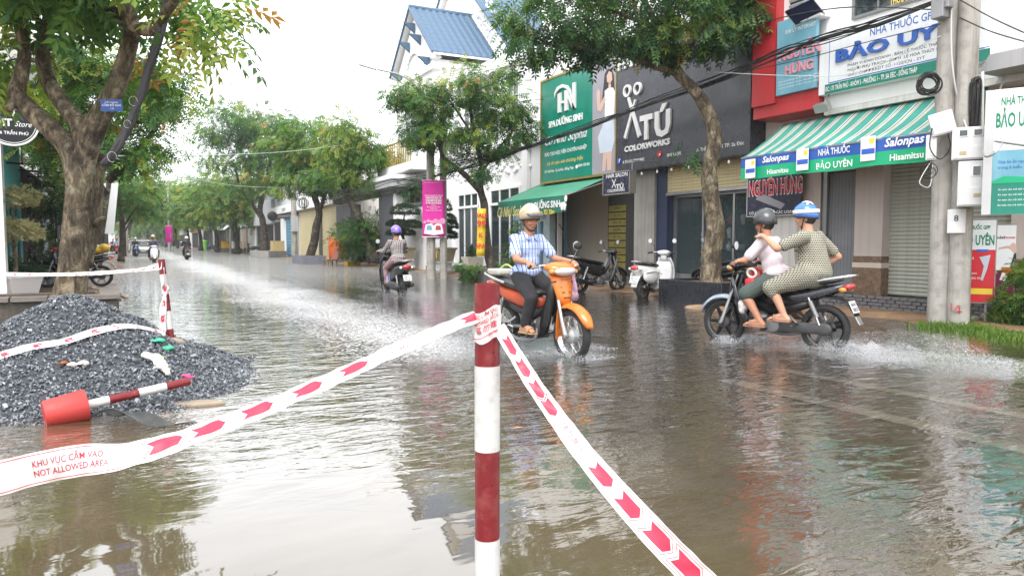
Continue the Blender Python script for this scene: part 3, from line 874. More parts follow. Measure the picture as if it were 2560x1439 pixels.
# dark poster by the pillar
pb = thing('shop_poster', 'dark poster with red outlined lettering hanging beside the pharmacy pillar', 'poster', (11.9, onX(1870, 540, 11.9).y, 0), R(-90))
P_ = Bld.__new__(Bld); P_.X, P_.Yl, P_.o = 11.9, onX(1870, 540, 11.9).y, pb
a, b_ = P_.L(1870, 440), P_.L(2005, 440)
bot = P_.L(1870, 541).z
M_NAVY = mat('navy_print', (0.02, 0.02, 0.05), 0.4, var=0.3, vscale=3, dirt_amt=.4, dirt=(.15, .17, .22))
bx('board', M_NAVY, pb, 0, b_.x, -0.03, 0, bot, a.z + 0.25)
bx('edge', M_WHITE2, pb, -0.012, -0.001, -0.034, 0, bot - .012, a.z + .25)
bx('edge', M_WHITE2, pb, -0.001, b_.x, -0.034, 0, bot - .012, bot - .001)
P_.line('NGUYỄN HƯNG', M_INKW, (1872, 490), (2006, 481), 452, 11.866, pb, bold=.06, proud=.002)
P_.line('NGUYỄN HƯNG', M_INKR, (1873, 489), (2004, 480), 453, 11.862, pb, bold=.028, proud=.003)
P_.line('CÓ BÁN TẤT CẢ CÁC LOẠI THẺ', M_INKW, (1873, 537), (2002, 531), 530, 11.866, pb, bold=.02)
MB().add([(0.25, -0.036, bot + .35), (0.95, -0.036, bot + .12), (1.05, -0.036, bot + .22), (0.35, -0.036, bot + .5)], [(0, 1, 2, 3)]).build('photo_print', M_GREYBG, pb, fix=False)
M_SPAW0 = mat('salon_inner_wall', (.25, .24, .23), .8)
# -------- hair salon with the charcoal sign
B = Bld('hair_salon_building', 'shop with a tall charcoal sign board and half open roller shutter', 'building', 16.62)
r = B.o
xR = B.x(11.80)
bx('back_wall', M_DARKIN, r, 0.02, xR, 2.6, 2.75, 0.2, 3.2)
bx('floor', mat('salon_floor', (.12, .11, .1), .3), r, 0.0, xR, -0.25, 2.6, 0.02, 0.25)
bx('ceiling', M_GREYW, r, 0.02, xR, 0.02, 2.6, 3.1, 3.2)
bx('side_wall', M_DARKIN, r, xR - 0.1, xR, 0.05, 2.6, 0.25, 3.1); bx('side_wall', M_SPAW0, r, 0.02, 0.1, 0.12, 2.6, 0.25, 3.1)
bx('upper_wall', M_WHITE, r, 0.0, xR, 0.01, 6, 3.2, 7.4)
c0, c1 = B.L(1590, 640).x, B.L(1640, 640).x
bx('column', M_CONC, r, c0, c1, -0.08, 0.35, 0.02, 3.15, bevel=.01)
bx('blue_column', mat('navy_paint', (.03, .045, .1), .4), r, c1 + .003, c1 + 0.42, 0.0, 0.3, 0.05, 3.14)
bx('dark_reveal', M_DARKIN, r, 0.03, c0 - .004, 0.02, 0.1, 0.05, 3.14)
s0, s1 = c1 + 0.43, xR - 0.02
sh = shutter(r, s0, s1, 2.42, 3.1, -0.02, M_CREAM, 0.075)
bx('bottom_rail', M_ALU, sh, s0, s1, -0.05, 0.04, 2.36, 2.42)
fx0, fx1 = B.L(1690, 640).x, B.L(1790, 640).x
M_GLASST = mat('shop_glass', (0.10, 0.14, 0.15), 0.04, var=0.0, alpha=0.32, spec=0.9)
gw = MB().box(s0, s0 + 0.1, 0.2, 0.26, 0.3, 2.36).box(s1 - .06, s1, 0.2, 0.26, 0.3, 2.36).box(s0 + .1, s1 - .06, 0.2, 0.26, 0.3, 0.42).box(s0 + .1, s1 - .06, .2, .26, 2.3, 2.36)
for t in (0.36, 0.7): gw.box(s0 + (s1 - s0) * t - .03, s0 + (s1 - s0) * t + .03, 0.203, 0.257, 0.42, 2.3)
gw = gw.build('glass_front', M_ALU, r)
for a_, b2 in ((0.02, 0.36), (0.36, 0.7), (0.7, 0.98)):
 bx('pane', M_GLASST, gw, s0 + (s1 - s0) * a_ + .04, s0 + (s1 - s0) * b2 - .04, 0.225, 0.232, 0.43, 2.29)
# the charcoal board
yb = 11.55 - XF
XK = 11.55
k0, k1 = B.L(1541, 400, XK).x, B.L(1876, 300, XK).x
sg = bx('sign_board', M_SIGNDK, r, k0, k1, yb, 0.0, 3.04, 6.25, bevel=.01)
M_LET = mat('cut_letter_white', (0.70, 0.70, 0.70), 0.4, var=.05)
B.line('HAIR SALON', M_LET, (1548, 183), (1700, 118), 153, XK, sg, bold=.045, depth=.05)
# scissors that form the A
def blade(p, q, w0, w1, par, X=XK):
 a, b2 = B.L(*p, X), B.L(*q, X)
 d = (b2 - a).normalized(); n = V((-d.z, 0, d.x))
 y = a.y
 pts = [a + n * w0, a - n * w0, b2 - n * w1, b2 + n * w1]
 MB().prism([(q_.x, q_.z) for q_ in pts], y - .06, y - .003).build('scissor_blade', M_LET, par)
def ring_(c, ro, ri, par, X=XK, dep=.06):
 a = B.L(*c, X)
 MB().lathe([(ri, 0), (ro, 0), (ro, dep), (ri, dep), (ri, 0)], 20, (a.x, a.y - .003, a.z), Matrix.Rotation(R(90), 3, 'X')).build('scissor_ring', M_LET, par, smooth=40)
blade((1566, 346), (1592, 250), .055, .03, sg)
blade((1602, 342), (1574, 245), .055, .03, sg)
ring_((1571, 228), .16, .10, sg); ring_((1597, 222), .16, .10, sg)
B.line('T', M_LET, (1603, 349), (1634, 343), 291, XK, sg, bold=.06, depth=.05)
B.line('Ú', M_LET, (1640, 342), (1679, 334), 281, XK, sg, bold=.06, depth=.05)
B.line('COLORWORKS', M_LET, (1563, 379), (1677, 362), 365, XK, sg, bold=.05, depth=.03)
B.line('A TÚ COLORWORKS', M_INKW, (1557, 409), (1611, 401), 402, XK, sg, bold=.02)
B.line('0918 366 292', M_INKW, (1668, 392), (1703, 387), 384, XK, sg, bold=.02)
B.line('A Trần Phú - P1 TP. Sa Đéc', M_INKW, (1741, 380), (1860, 361), 371, XK, sg, bold=.02)
def disc(c, rad, mt, par, X, name='badge', dep=.03):
 a = B.L(*c, X)
 return MB().lathe([(0.0001, dep), (rad * .92, dep), (rad, dep * .6), (rad, 0), (0.0001, 0)], 24, (a.x, a.y - .001, a.z), Matrix.Rotation(R(90), 3, 'X')).build(name, mt, par, smooth=40)
d_ = disc((1549, 403), .075, M_INKB, sg, XK); B.line('f', M_INKW, (1547.5, 407), (1550.5, 406), 397, XK - .032, d_, bold=.03)
d_ = disc((1650, 386), .075, M_INKR, sg, XK); B.line('c', M_INKW, (1647, 388.5), (1652, 388), 383, XK - .032, d_, bold=.05)
# shelf with vases behind the glass
sf = thing('display_shelf', 'black metal shelf with vases and jars behind the salon window', 'shelf', (XF + 0.55, B.Yl - fx0, 0.25), R(-90))
sw = (fx1 - fx0) * 1.25
mb = MB()
for i in range(5): mb.box(i * sw / 4 - .012, i * sw / 4 + .012, 0, 0.3, 0.0, 2.05)
for j in range(7): mb.box(-.012, sw + .012, 0.004, 0.296, 0.1 + j * 0.31, 0.122 + j * 0.31)
mb.build('rack', M_BLACK, sf)
vc = [mat('white_glaze', (.75, .76, .74), .25, var=.05), mat('red_glaze', (.45, .03, .03), .3), mat('celadon_glaze', (.4, .52, .45), .25), mat('grey_glaze', (.3, .31, .33), .3)]
vprof = [[(0.001, 0), (.05, 0), (.085, .06), (.09, .11), (.05, .17), (.025, .2), (.035, .23), (.001, .23)],
  [(0.001, 0), (.06, 0), (.1, .05), (.11, .1), (.08, .15), (.001, .16)],
  [(0.001, 0), (.04, 0), (.06, .1), (.07, .2), (.03, .25), (.001, .25)]]
cnt = 0
for (i, j, vk, vm) in ((0, 5, 1, 1), (1, 5, 1, 0), (1, 4, 1, 3), (2, 4, 0, 1), (0, 3, 0, 0), (2, 3, 2, 0), (1, 1, 2, 0), (3, 2, 1, 3), (0, 1, 1, 2), (2, 0, 1, 2), (3, 0, 1, 0), (3, 4, 2, 0), (2, 2, 0, 0)):
 vn = thing('vase', ['bulbous necked vase', 'squat round jar', 'tall slim vase'][vk] + [' in white glaze', ' in red glaze', ' in pale green glaze', ' in grey glaze'][vm] + ' on the ' + ['lowest', 'second', 'third', 'fourth', 'fifth', 'top'][j] + ' shelf board, ' + ['left', 'centre left', 'centre right', 'right'][i] + ' cell', 'vase', (XF + 0.55 + .15, B.Yl - fx0 - (i + .5) * sw / 4, 0.25 + .123 + j * .31), 0, 'vases in the salon window')
 MB().lathe(vprof[vk], 14).build('body', vc[vm], vn, smooth=60)
# string of bulbs
sb = thing('bulb_string', 'string of white light bulbs sagging under the charcoal salon sign', 'string lights', (XF - 0.5, B.Yl, 0), R(-90))
b0, b1 = B.L(1575, 435, 11.5), B.L(1872, 392, 11.5)
pts = []
xs_ = [0, .14, .3, .45, .6, .75, .9, 1.0]
for i in range(7):
 a = V((b0.x + (b1.x - b0.x) * xs_[i], 0, 3.06)); c = V((b0.x + (b1.x - b0.x) * xs_[i + 1], 0, 3.06))
 pts += sag(a, c, .05, 6)
MB().tube(pts, .008, 5).build('cable', M_CABLE, sb)
M_BULB = mat('bulb_glass', (.8, .8, .8), .2, var=0)
bulb = MB().lathe([(0.001, -.16), (.022, -.155), (.03, -.13), (.02, -.1), (.014, -.08), (.001, -.08)], 12).mesh('bulb', M_BULB, 60)
sock = MB().lathe([(.001, 0), (.014, 0), (.016, -.08), (.001, -.08)], 8).mesh('socket', M_BLACK, 40)
for q in (0.02, .12, .27, .4, .55, .7, .86):
 z = 3.06 - .02
 bo = place('bulb', bulb, sb, (b0.x + (b1.x - b0.x) * q, 0, z)); place('socket', sock, bo, (0, 0, 0))
# small hanging light box of the salon
hb = thing('hanging_sign', 'small navy hair salon box sign hung at the wall edge', 'sign', (10.75, onX(1503, 440, 10.75).y, 0), R(-90))
H_ = Bld.__new__(Bld); H_.X, H_.Yl, H_.o = 10.75, onX(1503, 440, 10.75).y, hb
a, b_ = H_.L(1510, 487), H_.L(1575, 432)
hx = bx('case', mat('lightbox_navy', (.022, .022, .05), .25, var=.05), hb, a.x, b_.x, -.02, .16, a.z, b_.z + .05, bevel=.004)
bx('rim', M_ALU, hb, a.x - .03, a.x - .001, -.03, .17, a.z - .02, b_.z + .07); bx('rim', M_ALU, hb, a.x - .001, b_.x + .02, -.03, .17, a.z - .02, a.z - .001)
bx('rim', M_ALU, hb, b_.x + .001, b_.x + .025, -.03, .17, a.z, b_.z + .07); bx('rim', M_ALU, hb, a.x - .001, b_.x + .02, -.03, .17, b_.z + .052, b_.z + .07)
MB().tube([(b_.x - .05, .1, b_.z + .06), (b_.x - .05, .1, b_.z + .3), (b_.x - .05, 0.9, b_.z + .3)], .015, 6).build('bracket', M_STEEL, hb)
H_.line('HAIR SALON', M_INKW, (1516, 444), (1569, 441), 434, 10.728, hb, bold=.03)
H_.line('TÚ', M_INKW, (1540, 471), (1559, 470), 460, 10.728, hb, bold=.04)
H_.line('X', M_INKW, (1529, 470), (1541, 469), 447, 10.728, hb, bold=.0)
H_.line('COLORWORKS', M_INKW, (1519, 480), (1562, 478), 473, 10.728, hb, bold=.03)
# -------- spa shop
B = Bld('spa_building', 'white shop with a tall green spa sign and green sheet awning', 'building', 21.25)
r = B.o
xR = B.x(16.62) - .004
M_SPAW = mat('greige_wall', (0.47, 0.42, 0.36), 0.8, var=.08, vscale=.6, streak=.1)
bx('upper_wall', M_WHITE, r, 0, xR, 0.0, 6, 3.05, 8.6)
bx('inner_wall', M_SPAW, r, B.L(1352, 600).x, xR, 0.9, 1.0, 0.1, 3.05)
bx('left_wall', M_BLUEP, r, 0, 0.16, -0.12, 0.9, 0.05, 3.05)
bx('tile_pier', mat('white_blue_tile', (.55, .66, .72), .3, var=.1), r, 0.35, 0.75, -0.12, .1, .05, 2.9)
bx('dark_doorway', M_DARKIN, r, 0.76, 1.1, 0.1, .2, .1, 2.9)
bx('door_post', M_OFFW, r, 1.1, 1.16, -.05, .1, .1, 2.9)
bx('floor', M_CONC, r, 0.16, xR, -0.2, 0.9, -.05, 0.14)
hp = bx('house_number', M_PLATE, r, B.L(1352, 540).x, B.L(1368, 540).x, -.13, -.122, B.L(1360, 553).z, B.L(1360, 533).z)
B.line('177', M_INK, (1354, 549), (1366, 548), 538, XF - .132, hp)
ln = thing('leaning_pole', 'thin dark pole leaning against the beige spa wall', 'pole', (0, 0, 0))
MB().tube([onZ(1435, 700, .12) + V((.3, 0, 0)), onX(1380, 515, 12.2)], .018, 6).build('shaft', M_BLACK, ln)
# stacked gold price plaques in the passage
gl_ = thing('plaque_column', 'column of gold name plaques in the passage beside the salon column', 'sign', (XF + .1, onX(1522, 640, XF + .1).y, 0), R(-90))
G_ = Bld.__new__(Bld); G_.X, G_.Yl, G_.o = XF + .1, onX(1522, 640, XF + .1).y, gl_
zz0, zz1 = G_.L(1540, 672).z, G_.L(1540, 512).z
gx = G_.L(1566, 640).x
bx('backing', M_DARKIN, gl_, -.05, gx + .05, 0, .05, zz0 - .1, zz1 + .5)
ph = (zz1 - zz0) / 9
M_PLQ = mat('gold_plaque', (.26, .22, .05), .35, .3, var=.3, vscale=5)
for i in range(9):
 nm = bx('plaque', M_PLQ, gl_, .02, gx, -.03, -.002, zz0 + i * ph + .015, zz0 + (i + 1) * ph - .02, bevel=.008)
 text(['GỘI ĐẦU', 'MASSAGE', 'CHĂM DA', 'NỐI MI', 'UỐN TÓC', 'NHUỘM', 'PHỤC HỒI', 'CẮT TÓC', 'DƯỠNG'][i], M_INK, nm, (gx / 2, -.03, zz0 + i * ph + ph * .36), (1, 0, 0), (0, 0, 1), ph * .3, align='C', bold=.02)
# green sign
yg = 11.6 - XF
XG = 11.6
g0, g1, ge = B.L(1354, 300, XG).x, B.L(1481, 300, XG).x, B.L(1541, 300, XG).x - .03
fr = MB()
zb, zt = 3.08, 6.18
fr.box(g0 - .06, g0, yg - .02, 0, zb - .06, zt + .06).box(g0, ge, yg - .02, 0, zb - .06, zb).box(g0, ge, yg - .02, 0, zt, zt + .06).box(ge, ge + .04, yg - .02, 0, zb - .06, zt + .06)
fr = fr.build('sign_frame', M_GOLD, r)
gbd = bx('sign_board', M_SIGNG, fr, g0, g1, yg, -.01, zb, zt)
lb = bx('portrait_board', M_GREYBG, fr, g1 + .002, ge, yg, -.01, zb, zt)
for t in (.2, .45, .7):
 MB().tube([(g0 + (g1 - g0) * t, yg, zt + .05), (g0 + (g1 - g0) * t + .5, .02, zt + 1.0)], .015, 5).build('stay', M_STEEL, fr)
def gl(st, mt, a, b, top, **k): B.line(st, mt, a, b, top, XG, gbd, **k)
gl('SPA DƯỠNG SINH', M_INKW, (1373, 319), (1457, 300), 303, bold=.02, depth=.02)
gl('Cô Như Sophia', M_SILV, (1364, 366), (1468, 341), 344, bold=.0, shear=.45, depth=.02)
gl('ĐÀO TẠO HỌC VIÊN CHUYÊN NGHIỆP', M_INKW, (1362, 393), (1467, 370), 384, bold=.02)
gl('Uy tín tạo nên thương hiệu', M_GOLDL, (1368, 415), (1458, 397), 406, bold=.02, shear=.35)
gl('177 Trần Phú - Tp. Sa Đéc - Đồng Tháp', M_INKW, (1362, 434), (1434, 421), 428, bold=.03)
gl('0344 155 063', M_INKW, (1446, 418), (1474, 412), 411, bold=.03)
disc((1442, 417), .055, M_INKW, gbd, XG, dep=.012)
# monogram: an arc sweeping over two uprights and a slanting stroke
def gp(pts): return [(B.L(a, b2, XG).x, B.L(a, b2, XG).z) for a, b2 in pts]
for poly in (gp([(1397, 283), (1405, 281), (1405, 232), (1397, 236)]), gp([(1414, 278), (1422, 276), (1422, 225), (1414, 227)]), gp([(1405, 260), (1414, 258), (1414, 252), (1405, 254)]),
   gp([(1422, 246), (1434, 272), (1441, 270), (1422, 230)]), gp([(1434, 272), (1441, 270), (1441, 206), (1434, 208)]),
   gp([(1389, 246), (1393, 233), (1401, 223), (1411, 219), (1421, 224), (1428, 237), (1433, 250), (1428, 226), (1420, 214), (1408, 211), (1396, 218), (1389, 232)])):
 MB().prism(poly, yg - .05, yg - .002).build('monogram_stroke', M_LET, gbd)
# printed portrait: woman in white
def pr(poly, mt, k=0): MB().prism(gp(poly), yg - .004 - .0015 * k, yg - .0005).build('portrait_print', mt, lb)
M_PSK = mat('print_skin', (.62, .42, .34), .5, var=.05); M_PHAIR = mat('print_hair', (.03, .02, .02), .5, var=.2); M_PWH = mat('print_white', (.78, .77, .78), .5, var=.05); M_PBL = mat('print_pale_blue', (.55, .62, .72), .5, var=.08)
pr([(1512, 185), (1520, 172), (1530, 173), (1535, 190), (1537, 230), (1530, 250), (1520, 245), (1512, 262), (1505, 255), (1508, 225)], M_PHAIR, 0)
pr([(1517, 190), (1523, 178), (1530, 182), (1531, 200), (1525, 210), (1518, 205)], M_PSK, 1)
pr([(1522, 207), (1527, 207), (1529, 222), (1521, 224)], M_PSK, 1)
pr([(1512, 228), (1520, 221), (1533, 219), (1538, 230), (1536, 270), (1534, 300), (1512, 305), (1513, 270)], M_PWH, 2)
pr([(1492, 232), (1497, 222), (1500, 232), (1500, 262), (1512, 240), (1515, 250), (1503, 280), (1494, 275)], M_PSK, 3)
pr([(1512, 300), (1534, 296), (1537, 350), (1530, 378), (1500, 384), (1495, 345)], M_PBL, 3)
pr([(1508, 382), (1530, 378), (1528, 425), (1519, 427), (1517, 395), (1513, 428), (1506, 429)], M_PSK, 2)
# sheet awning with valance
yv = 10.42 - XF
v0_, v1_ = 0.02, B.x(17.05)
sgn = MB()
M_SHEET = mat('green_sheet', (.055, .27, .17), .45, var=.2, vscale=1.0, streak=.2, dirt=(.2, .3, .25))
aw = MB().grid(lambda u, v: (v0_ + (v1_ - v0_) * u, -0.1 + (yv + 0.1) * v, 3.05 - (3.05 - 2.45) * v + .018 * (1 if int(u * 96) % 2 else 0)), 96, 3).build('awning', M_SHEET, r, solid=.005)
M_VAL = mat('green_print_valance', (.01, .17, .11), .45, var=.35, vscale=1.5)
vl = MB().grid(lambda u, v: (v0_ + (v1_ - v0_) * u, yv - .01 + .02 * math.sin(u * 19) * v, 2.46 - (.43 + .03 * abs(math.sin(u * 16))) * v), 80, 4).build('valance', M_VAL, aw, smooth=180)
XV = 10.37
B.line('SPA DƯỠNG SINH', M_INKW, (1318, 525), (1400, 515), 509, XV, aw, bold=.04)
B.line('Làm Đẹp Từ Tâm', M_INKY, (1327, 540), (1386, 532), 529, XV, aw, bold=.03, shear=.3)
B.line('Cô Như Sophia', M_GOLDL, (1244, 545), (1312, 536), 520, XV, aw, bold=.02, shear=.4)
a, b_ = B.L(1401, 520, XV), B.L(1417, 520, XV)
for k in range(9):
 MB().lathe([(0.001, .004), (.05 + .03 * rng.random(), .004), (.05, 0)], 7, (a.x + rng.uniform(0, b_.x - a.x), a.y - .002 - .0012 * k, 2.05 + rng.uniform(.05, .36)), Matrix.Rotation(R(90), 3, 'X')).build('flower_print', M_INKW, aw)
MB().tube([(v1_, -.05, 2.95), (v1_, yv, 2.46)], .014, 6).build('awning_arm', M_STEEL, aw)
MB().ell((v1_ + .02, yv, 2.46), .035, 8, 6).build('end_cap', M_REDL, aw, smooth=180)
# blue gate beside the spa
gt = thing('blue_gate', 'pale blue metal gate with letter box left of the spa doorway', 'gate', (XF - .15, 22.9, 0), R(-90))
for xx in (0, 1.45): bx('post', M_BLUEP, gt, xx, xx + .1, -.04, .06, 0, 2.2)
bme_ = MB().box(-.015, .015, 0, .03, .08, 2.05).mesh('bar', M_BLUEP)
for i in range(11): place('bar', bme_, gt, (.17 + i * .125, 0, 0))
for z in (.15, 1.05, 1.95): bx('rail', M_BLUEP, gt, .1, 1.45, -.012, .042, z, z + .06)
bx('letter_box', M_BLUEP, gt, .5, .85, -.14, -.015, 1.1, 1.5, bevel=.01)
# ------------------------------------------------------------------ white villa with blue tiled gables
B = Bld('white_villa', 'white three storey villa with blue tiled gable roofs and white doors', 'building', 36.4)
r = B.o
GX, GH = 33.2, 2.75                           # gable centre (Y) and half width
bx('wall', M_WHITE, r, B.x(31.0), B.x(21.26), 0.5, 9, 0.2, 8.0); bx('attic_wall', M_WHITE, r, B.x(31.0), B.x(27.6), 2.9, 8, 8.003, 8.6)
wg = bx('wing_wall', M_WHITE, r, B.x(36.0), B.x(31.0) - .004, 0.0, 9, 0.2, 9.25)
bx('cornice', M_WHITE2, r, B.x(36.1), B.x(30.6), -0.14, 0.3, 8.75, 9.0)
bx('cornice', M_WHITE2, r, B.x(30.6), B.x(21.26), 0.3, 0.49, 7.6, 8.1)
bx('cornice', M_WHITE2, r, B.x(31), B.x(21.26), 0.30, 0.49, 4.55, 4.85)
bx('ledge', M_WHITE2, r, B.x(36.0), B.x(31.0), -1.0, -0.003, 4.4, 4.75)
# balcony with gold railing
bal = bx('balcony_rail', M_GOLD, r, B.x(35.9), B.x(31.2), -0.98, -0.94, 5.72, 5.80)
gm = MB().box(-.03, .03, -.98, -.94, 4.76, 5.72).mesh('baluster', M_GOLD)
for i in range(16): place('baluster', gm, bal, (B.x(35.85) + i * .305, 0, 0))
tile_prof = [(0.0, 0.0), (.06, .045), (.13, .05), (.19, .02), (.26, .0), (.34, 0.0)]
tl = MB()
tl.loft([[(a, 0.0, b_ + .03) for a, b_ in tile_prof], [(a, -.42, b_) for a, b_ in tile_prof]], cap=False, closed=False)
tl.add([(a, -.42, b_) for a, b_ in tile_prof] + [(a, -.42, b_ - .03) for a, b_ in tile_prof], [(i, i + 1, i + 7, i + 6) for i in range(5)])
TILE = tl.mesh('tile', M_TILEB, fix=False)
def gable_roof(cy, half, eave, apex, y0, y1, ncol, nrow, both=True):
 """ridge runs into the house; cy is the ridge's place along the street, x0 = local x of ridge"""
 xr_ = B.x(cy)
 rise = apex - eave
 sl = math.hypot(half, rise)
 ang = math.atan2(rise, half)
 rf = MB()
 for s in (1, -1):
  rf.hexa([V((xr_, y0, apex)), V((xr_ + s * half, y0, eave)), V((xr_ + s * half, y1, eave)), V((xr_, y1, apex)),
    V((xr_, y0, apex + .10)), V((xr_ + s * half, y0, eave + .10)), V((xr_ + s * half, y1, eave + .10)), V((xr_, y1, apex + .10))])
 ro = rf.build('roof', M_WHITE2, r)
 for rr in range(nrow):
  for c in range(ncol):
   t = rr * sl / nrow
   o = place('tile', TILE, ro, (xr_ + math.cos(ang) * t, y0 + .02 + c * .34, apex + .115 - math.sin(ang) * t))
   # tile local: x across (into the house), -y down the slope, z up
   dn = V((math.cos(ang), 0, -math.sin(ang)))
   o.rotation_euler = Matrix((V((0, 1, 0)), -dn, V((0, 1, 0)).cross(-dn))).transposed().to_euler()
   o.scale = (1, sl / nrow / .40, 1)
 MB().tube([(xr_, y0 - .05, apex + .14), (xr_, y1, apex + .14)], .11, 10).build('ridge_cap', M_TILEB, ro, smooth=60)
 for s in (1, -1):
  MB().tube([(xr_, y0 - .02, apex + .1), (xr_ + s * half, y0 - .02, eave + .1)], .07, 8).build('verge_cap', M_TILEB, ro, smooth=60)
 return ro
gable_roof(GX, 2.95, 9.25, 11.9, -0.25, 2.9, 9, 10)
MB().prism([(B.x(GX) - 2.7, 9.2), (B.x(GX), 11.7), (B.x(GX) + 2.7, 9.2)], 0.0, 0.25).build('gable_wall', M_WHITE, r)
# arch niche and brackets in the gable
mb = MB()
for k in range(13):
 a0 = math.pi * k / 12
 mb.boxc((B.x(GX) + 1.0 * math.cos(a0), -.06, 9.0 + 1.0 * math.sin(a0)), (.3, .12, .2), (0, -a0 + math.pi / 2, 0))
tag(mb.build('arch_moulding', M_WHITE2, r), kind='stuff')
MB().lathe([(.001, 0), (.85, 0), (.85, .05), (.001, .05)], 20, (B.x(GX), -.005, 9.0), Matrix.Rotation(R(90), 3, 'X')).build('arch_niche', M_OFFW, r)
for (dx, z) in ((-1.9, 9.35), (-.75, 10.6), (.75, 10.6), (1.9, 9.35), (0, 11.3)):
 MB().prism([(0, 0), (-.55, 0), (0, -.45)], -.06, .06, 'x').build('bracket', M_TILEB, r, loc=(B.x(GX) + dx, -.02, z))
# larger gable behind
gable_roof(35.05, 7.6, 8.37, 14.98, 2.6, 5.7, 9, 18)
MB().prism([(B.x(35.05) - 7.2, 8.37), (B.x(35.05), 14.7), (B.x(35.05) + 7.2, 8.37)], 2.9, 3.2).build('gable_wall', M_WHITE, r)
MB().tube([(B.x(35.05) + 2.0, 2.87, 12.6), (B.x(35.05) + 6.2, 2.87, 8.9)], .09, 6).build('raking_mould', M_WHITE2, r)
MB().tube([(B.x(35.05) + 1.5, 2.87, 12.4), (B.x(35.05) + 5.7, 2.87, 8.7)], .05, 6).build('raking_mould', M_WHITE2, r)
mb = MB()
for k in range(26):
 a0 = k * .7; rr = .12 + .045 * k
 mb.ell((B.x(33.0) + 1.4 + rr * math.cos(a0) * .8, 2.88, 11.6 + rr * math.sin(a0) * .7), (.16, .07, .1), 7, 5, Matrix.Rotation(a0, 3, 'Y'))
tag(mb.build('stucco_ornament', M_WHITE2, r, smooth=180), kind='stuff')
window(r, B.x(24.6), B.x(23.7), 5.6, 7.4, 0.5, M_WHITE2, 2, 2)
window(r, B.x(28.6), B.x(27.0), 5.6, 7.4, 0.5, M_WHITE2, 3, 2)
window(r, B.x(34.6), B.x(32.4), 5.5, 7.8, 0.0, M_WHITE2, 3, 2)
for (ya, yb_) in ((29.3, 27.2), (26.1, 23.6)):
 dw = window(r, B.x(ya), B.x(yb_), 0.22, 3.25, 0.5, M_WHITE2, 3, 1, .09, name='door')
 bx('transom_bar', M_WHITE2, dw, B.x(ya), B.x(yb_), 0.42, .48, 2.6, 2.7)
for yy in (29.9, 26.65, 23.1, 21.7):
 bx('pilaster', M_WHITE2, r, B.x(yy) - .2, B.x(yy) + .2, 0.35, 0.49, 0.2, 4.5)
mb = MB()
for i in range(40):
 mb.ell((B.x(29.5) + i * .17, .47, 3.9 + .16 * math.sin(i * 1.7)), (.1, .05, .07), 6, 4)
tag(mb.build('frieze_ornament', M_WHITE2, r, smooth=180), kind='stuff')
MB().tube([(B.x(21.55), .42, .2), (B.x(21.55), .42, 8.2)], .04, 8).build('downpipe', M_GREYW, r)
bx('plinth', M_DARKC, r, B.x(33), B.x(22.5), -0.9, 0.48, -.05, .2)
# -------- garden wall with slab roofed gate
B = Bld('garden_gate_wall', 'white garden wall with charcoal pillar and flat roofed gateway', 'wall', 44.2, 11.0)
r = B.o
M_CHAR = mat('charcoal_tile', (.10, .10, .12), .5, var=.2, vscale=2)
bx('wall', M_WHITE, r, B.x(33.1), B.x(29.6), 0, .2, 0, 2.75)
bx('coping', M_CHAR, r, B.x(33.1), B.x(29.55), -.06, .26, 2.753, 2.9)
bx('pillar', M_CHAR, r, B.x(35.4), B.x(33.1) - .003, -.15, .5, 0, 3.55)
bx('white_edge', M_WHITE2, r, B.x(33.1), B.x(32.7), -.17, .5, 0, 3.55)
bx('pillar', M_CHAR, r, B.x(44.1), B.x(40.9), -.1, .5, 0, 3.3)
rf = bx('roof_slab', M_GREYW, r, -.2, B.x(32.2), -.5, 1.6, 3.7, 4.05, bevel=.02)
bx('roof_edge', M_WHITE2, rf, -.25, B.x(32.1), -.56, 1.7, 4.053, 4.25)
bx('beam', M_DARKC, r, -.1, B.x(32.4), -.2, .2, 3.45, 3.697)
bx('back_wall', M_WHITE, r, B.x(40.9), B.x(35.4), 3.5, 3.7, 0, 2.9)
gme = MB().box(-.02, .02, .1, .13, .1, 2.3).mesh('gate_bar', M_DARKC)
gt = MB().box(B.x(40.8), B.x(35.5), .1, .14, .1, .2).box(B.x(40.8), B.x(35.5), .1, .14, 1.2, 1.3).build('gate', M_DARKC, r)
for i in range(22): place('gate_bar', gme, gt, (B.x(40.7) + i * .24, 0, 0))
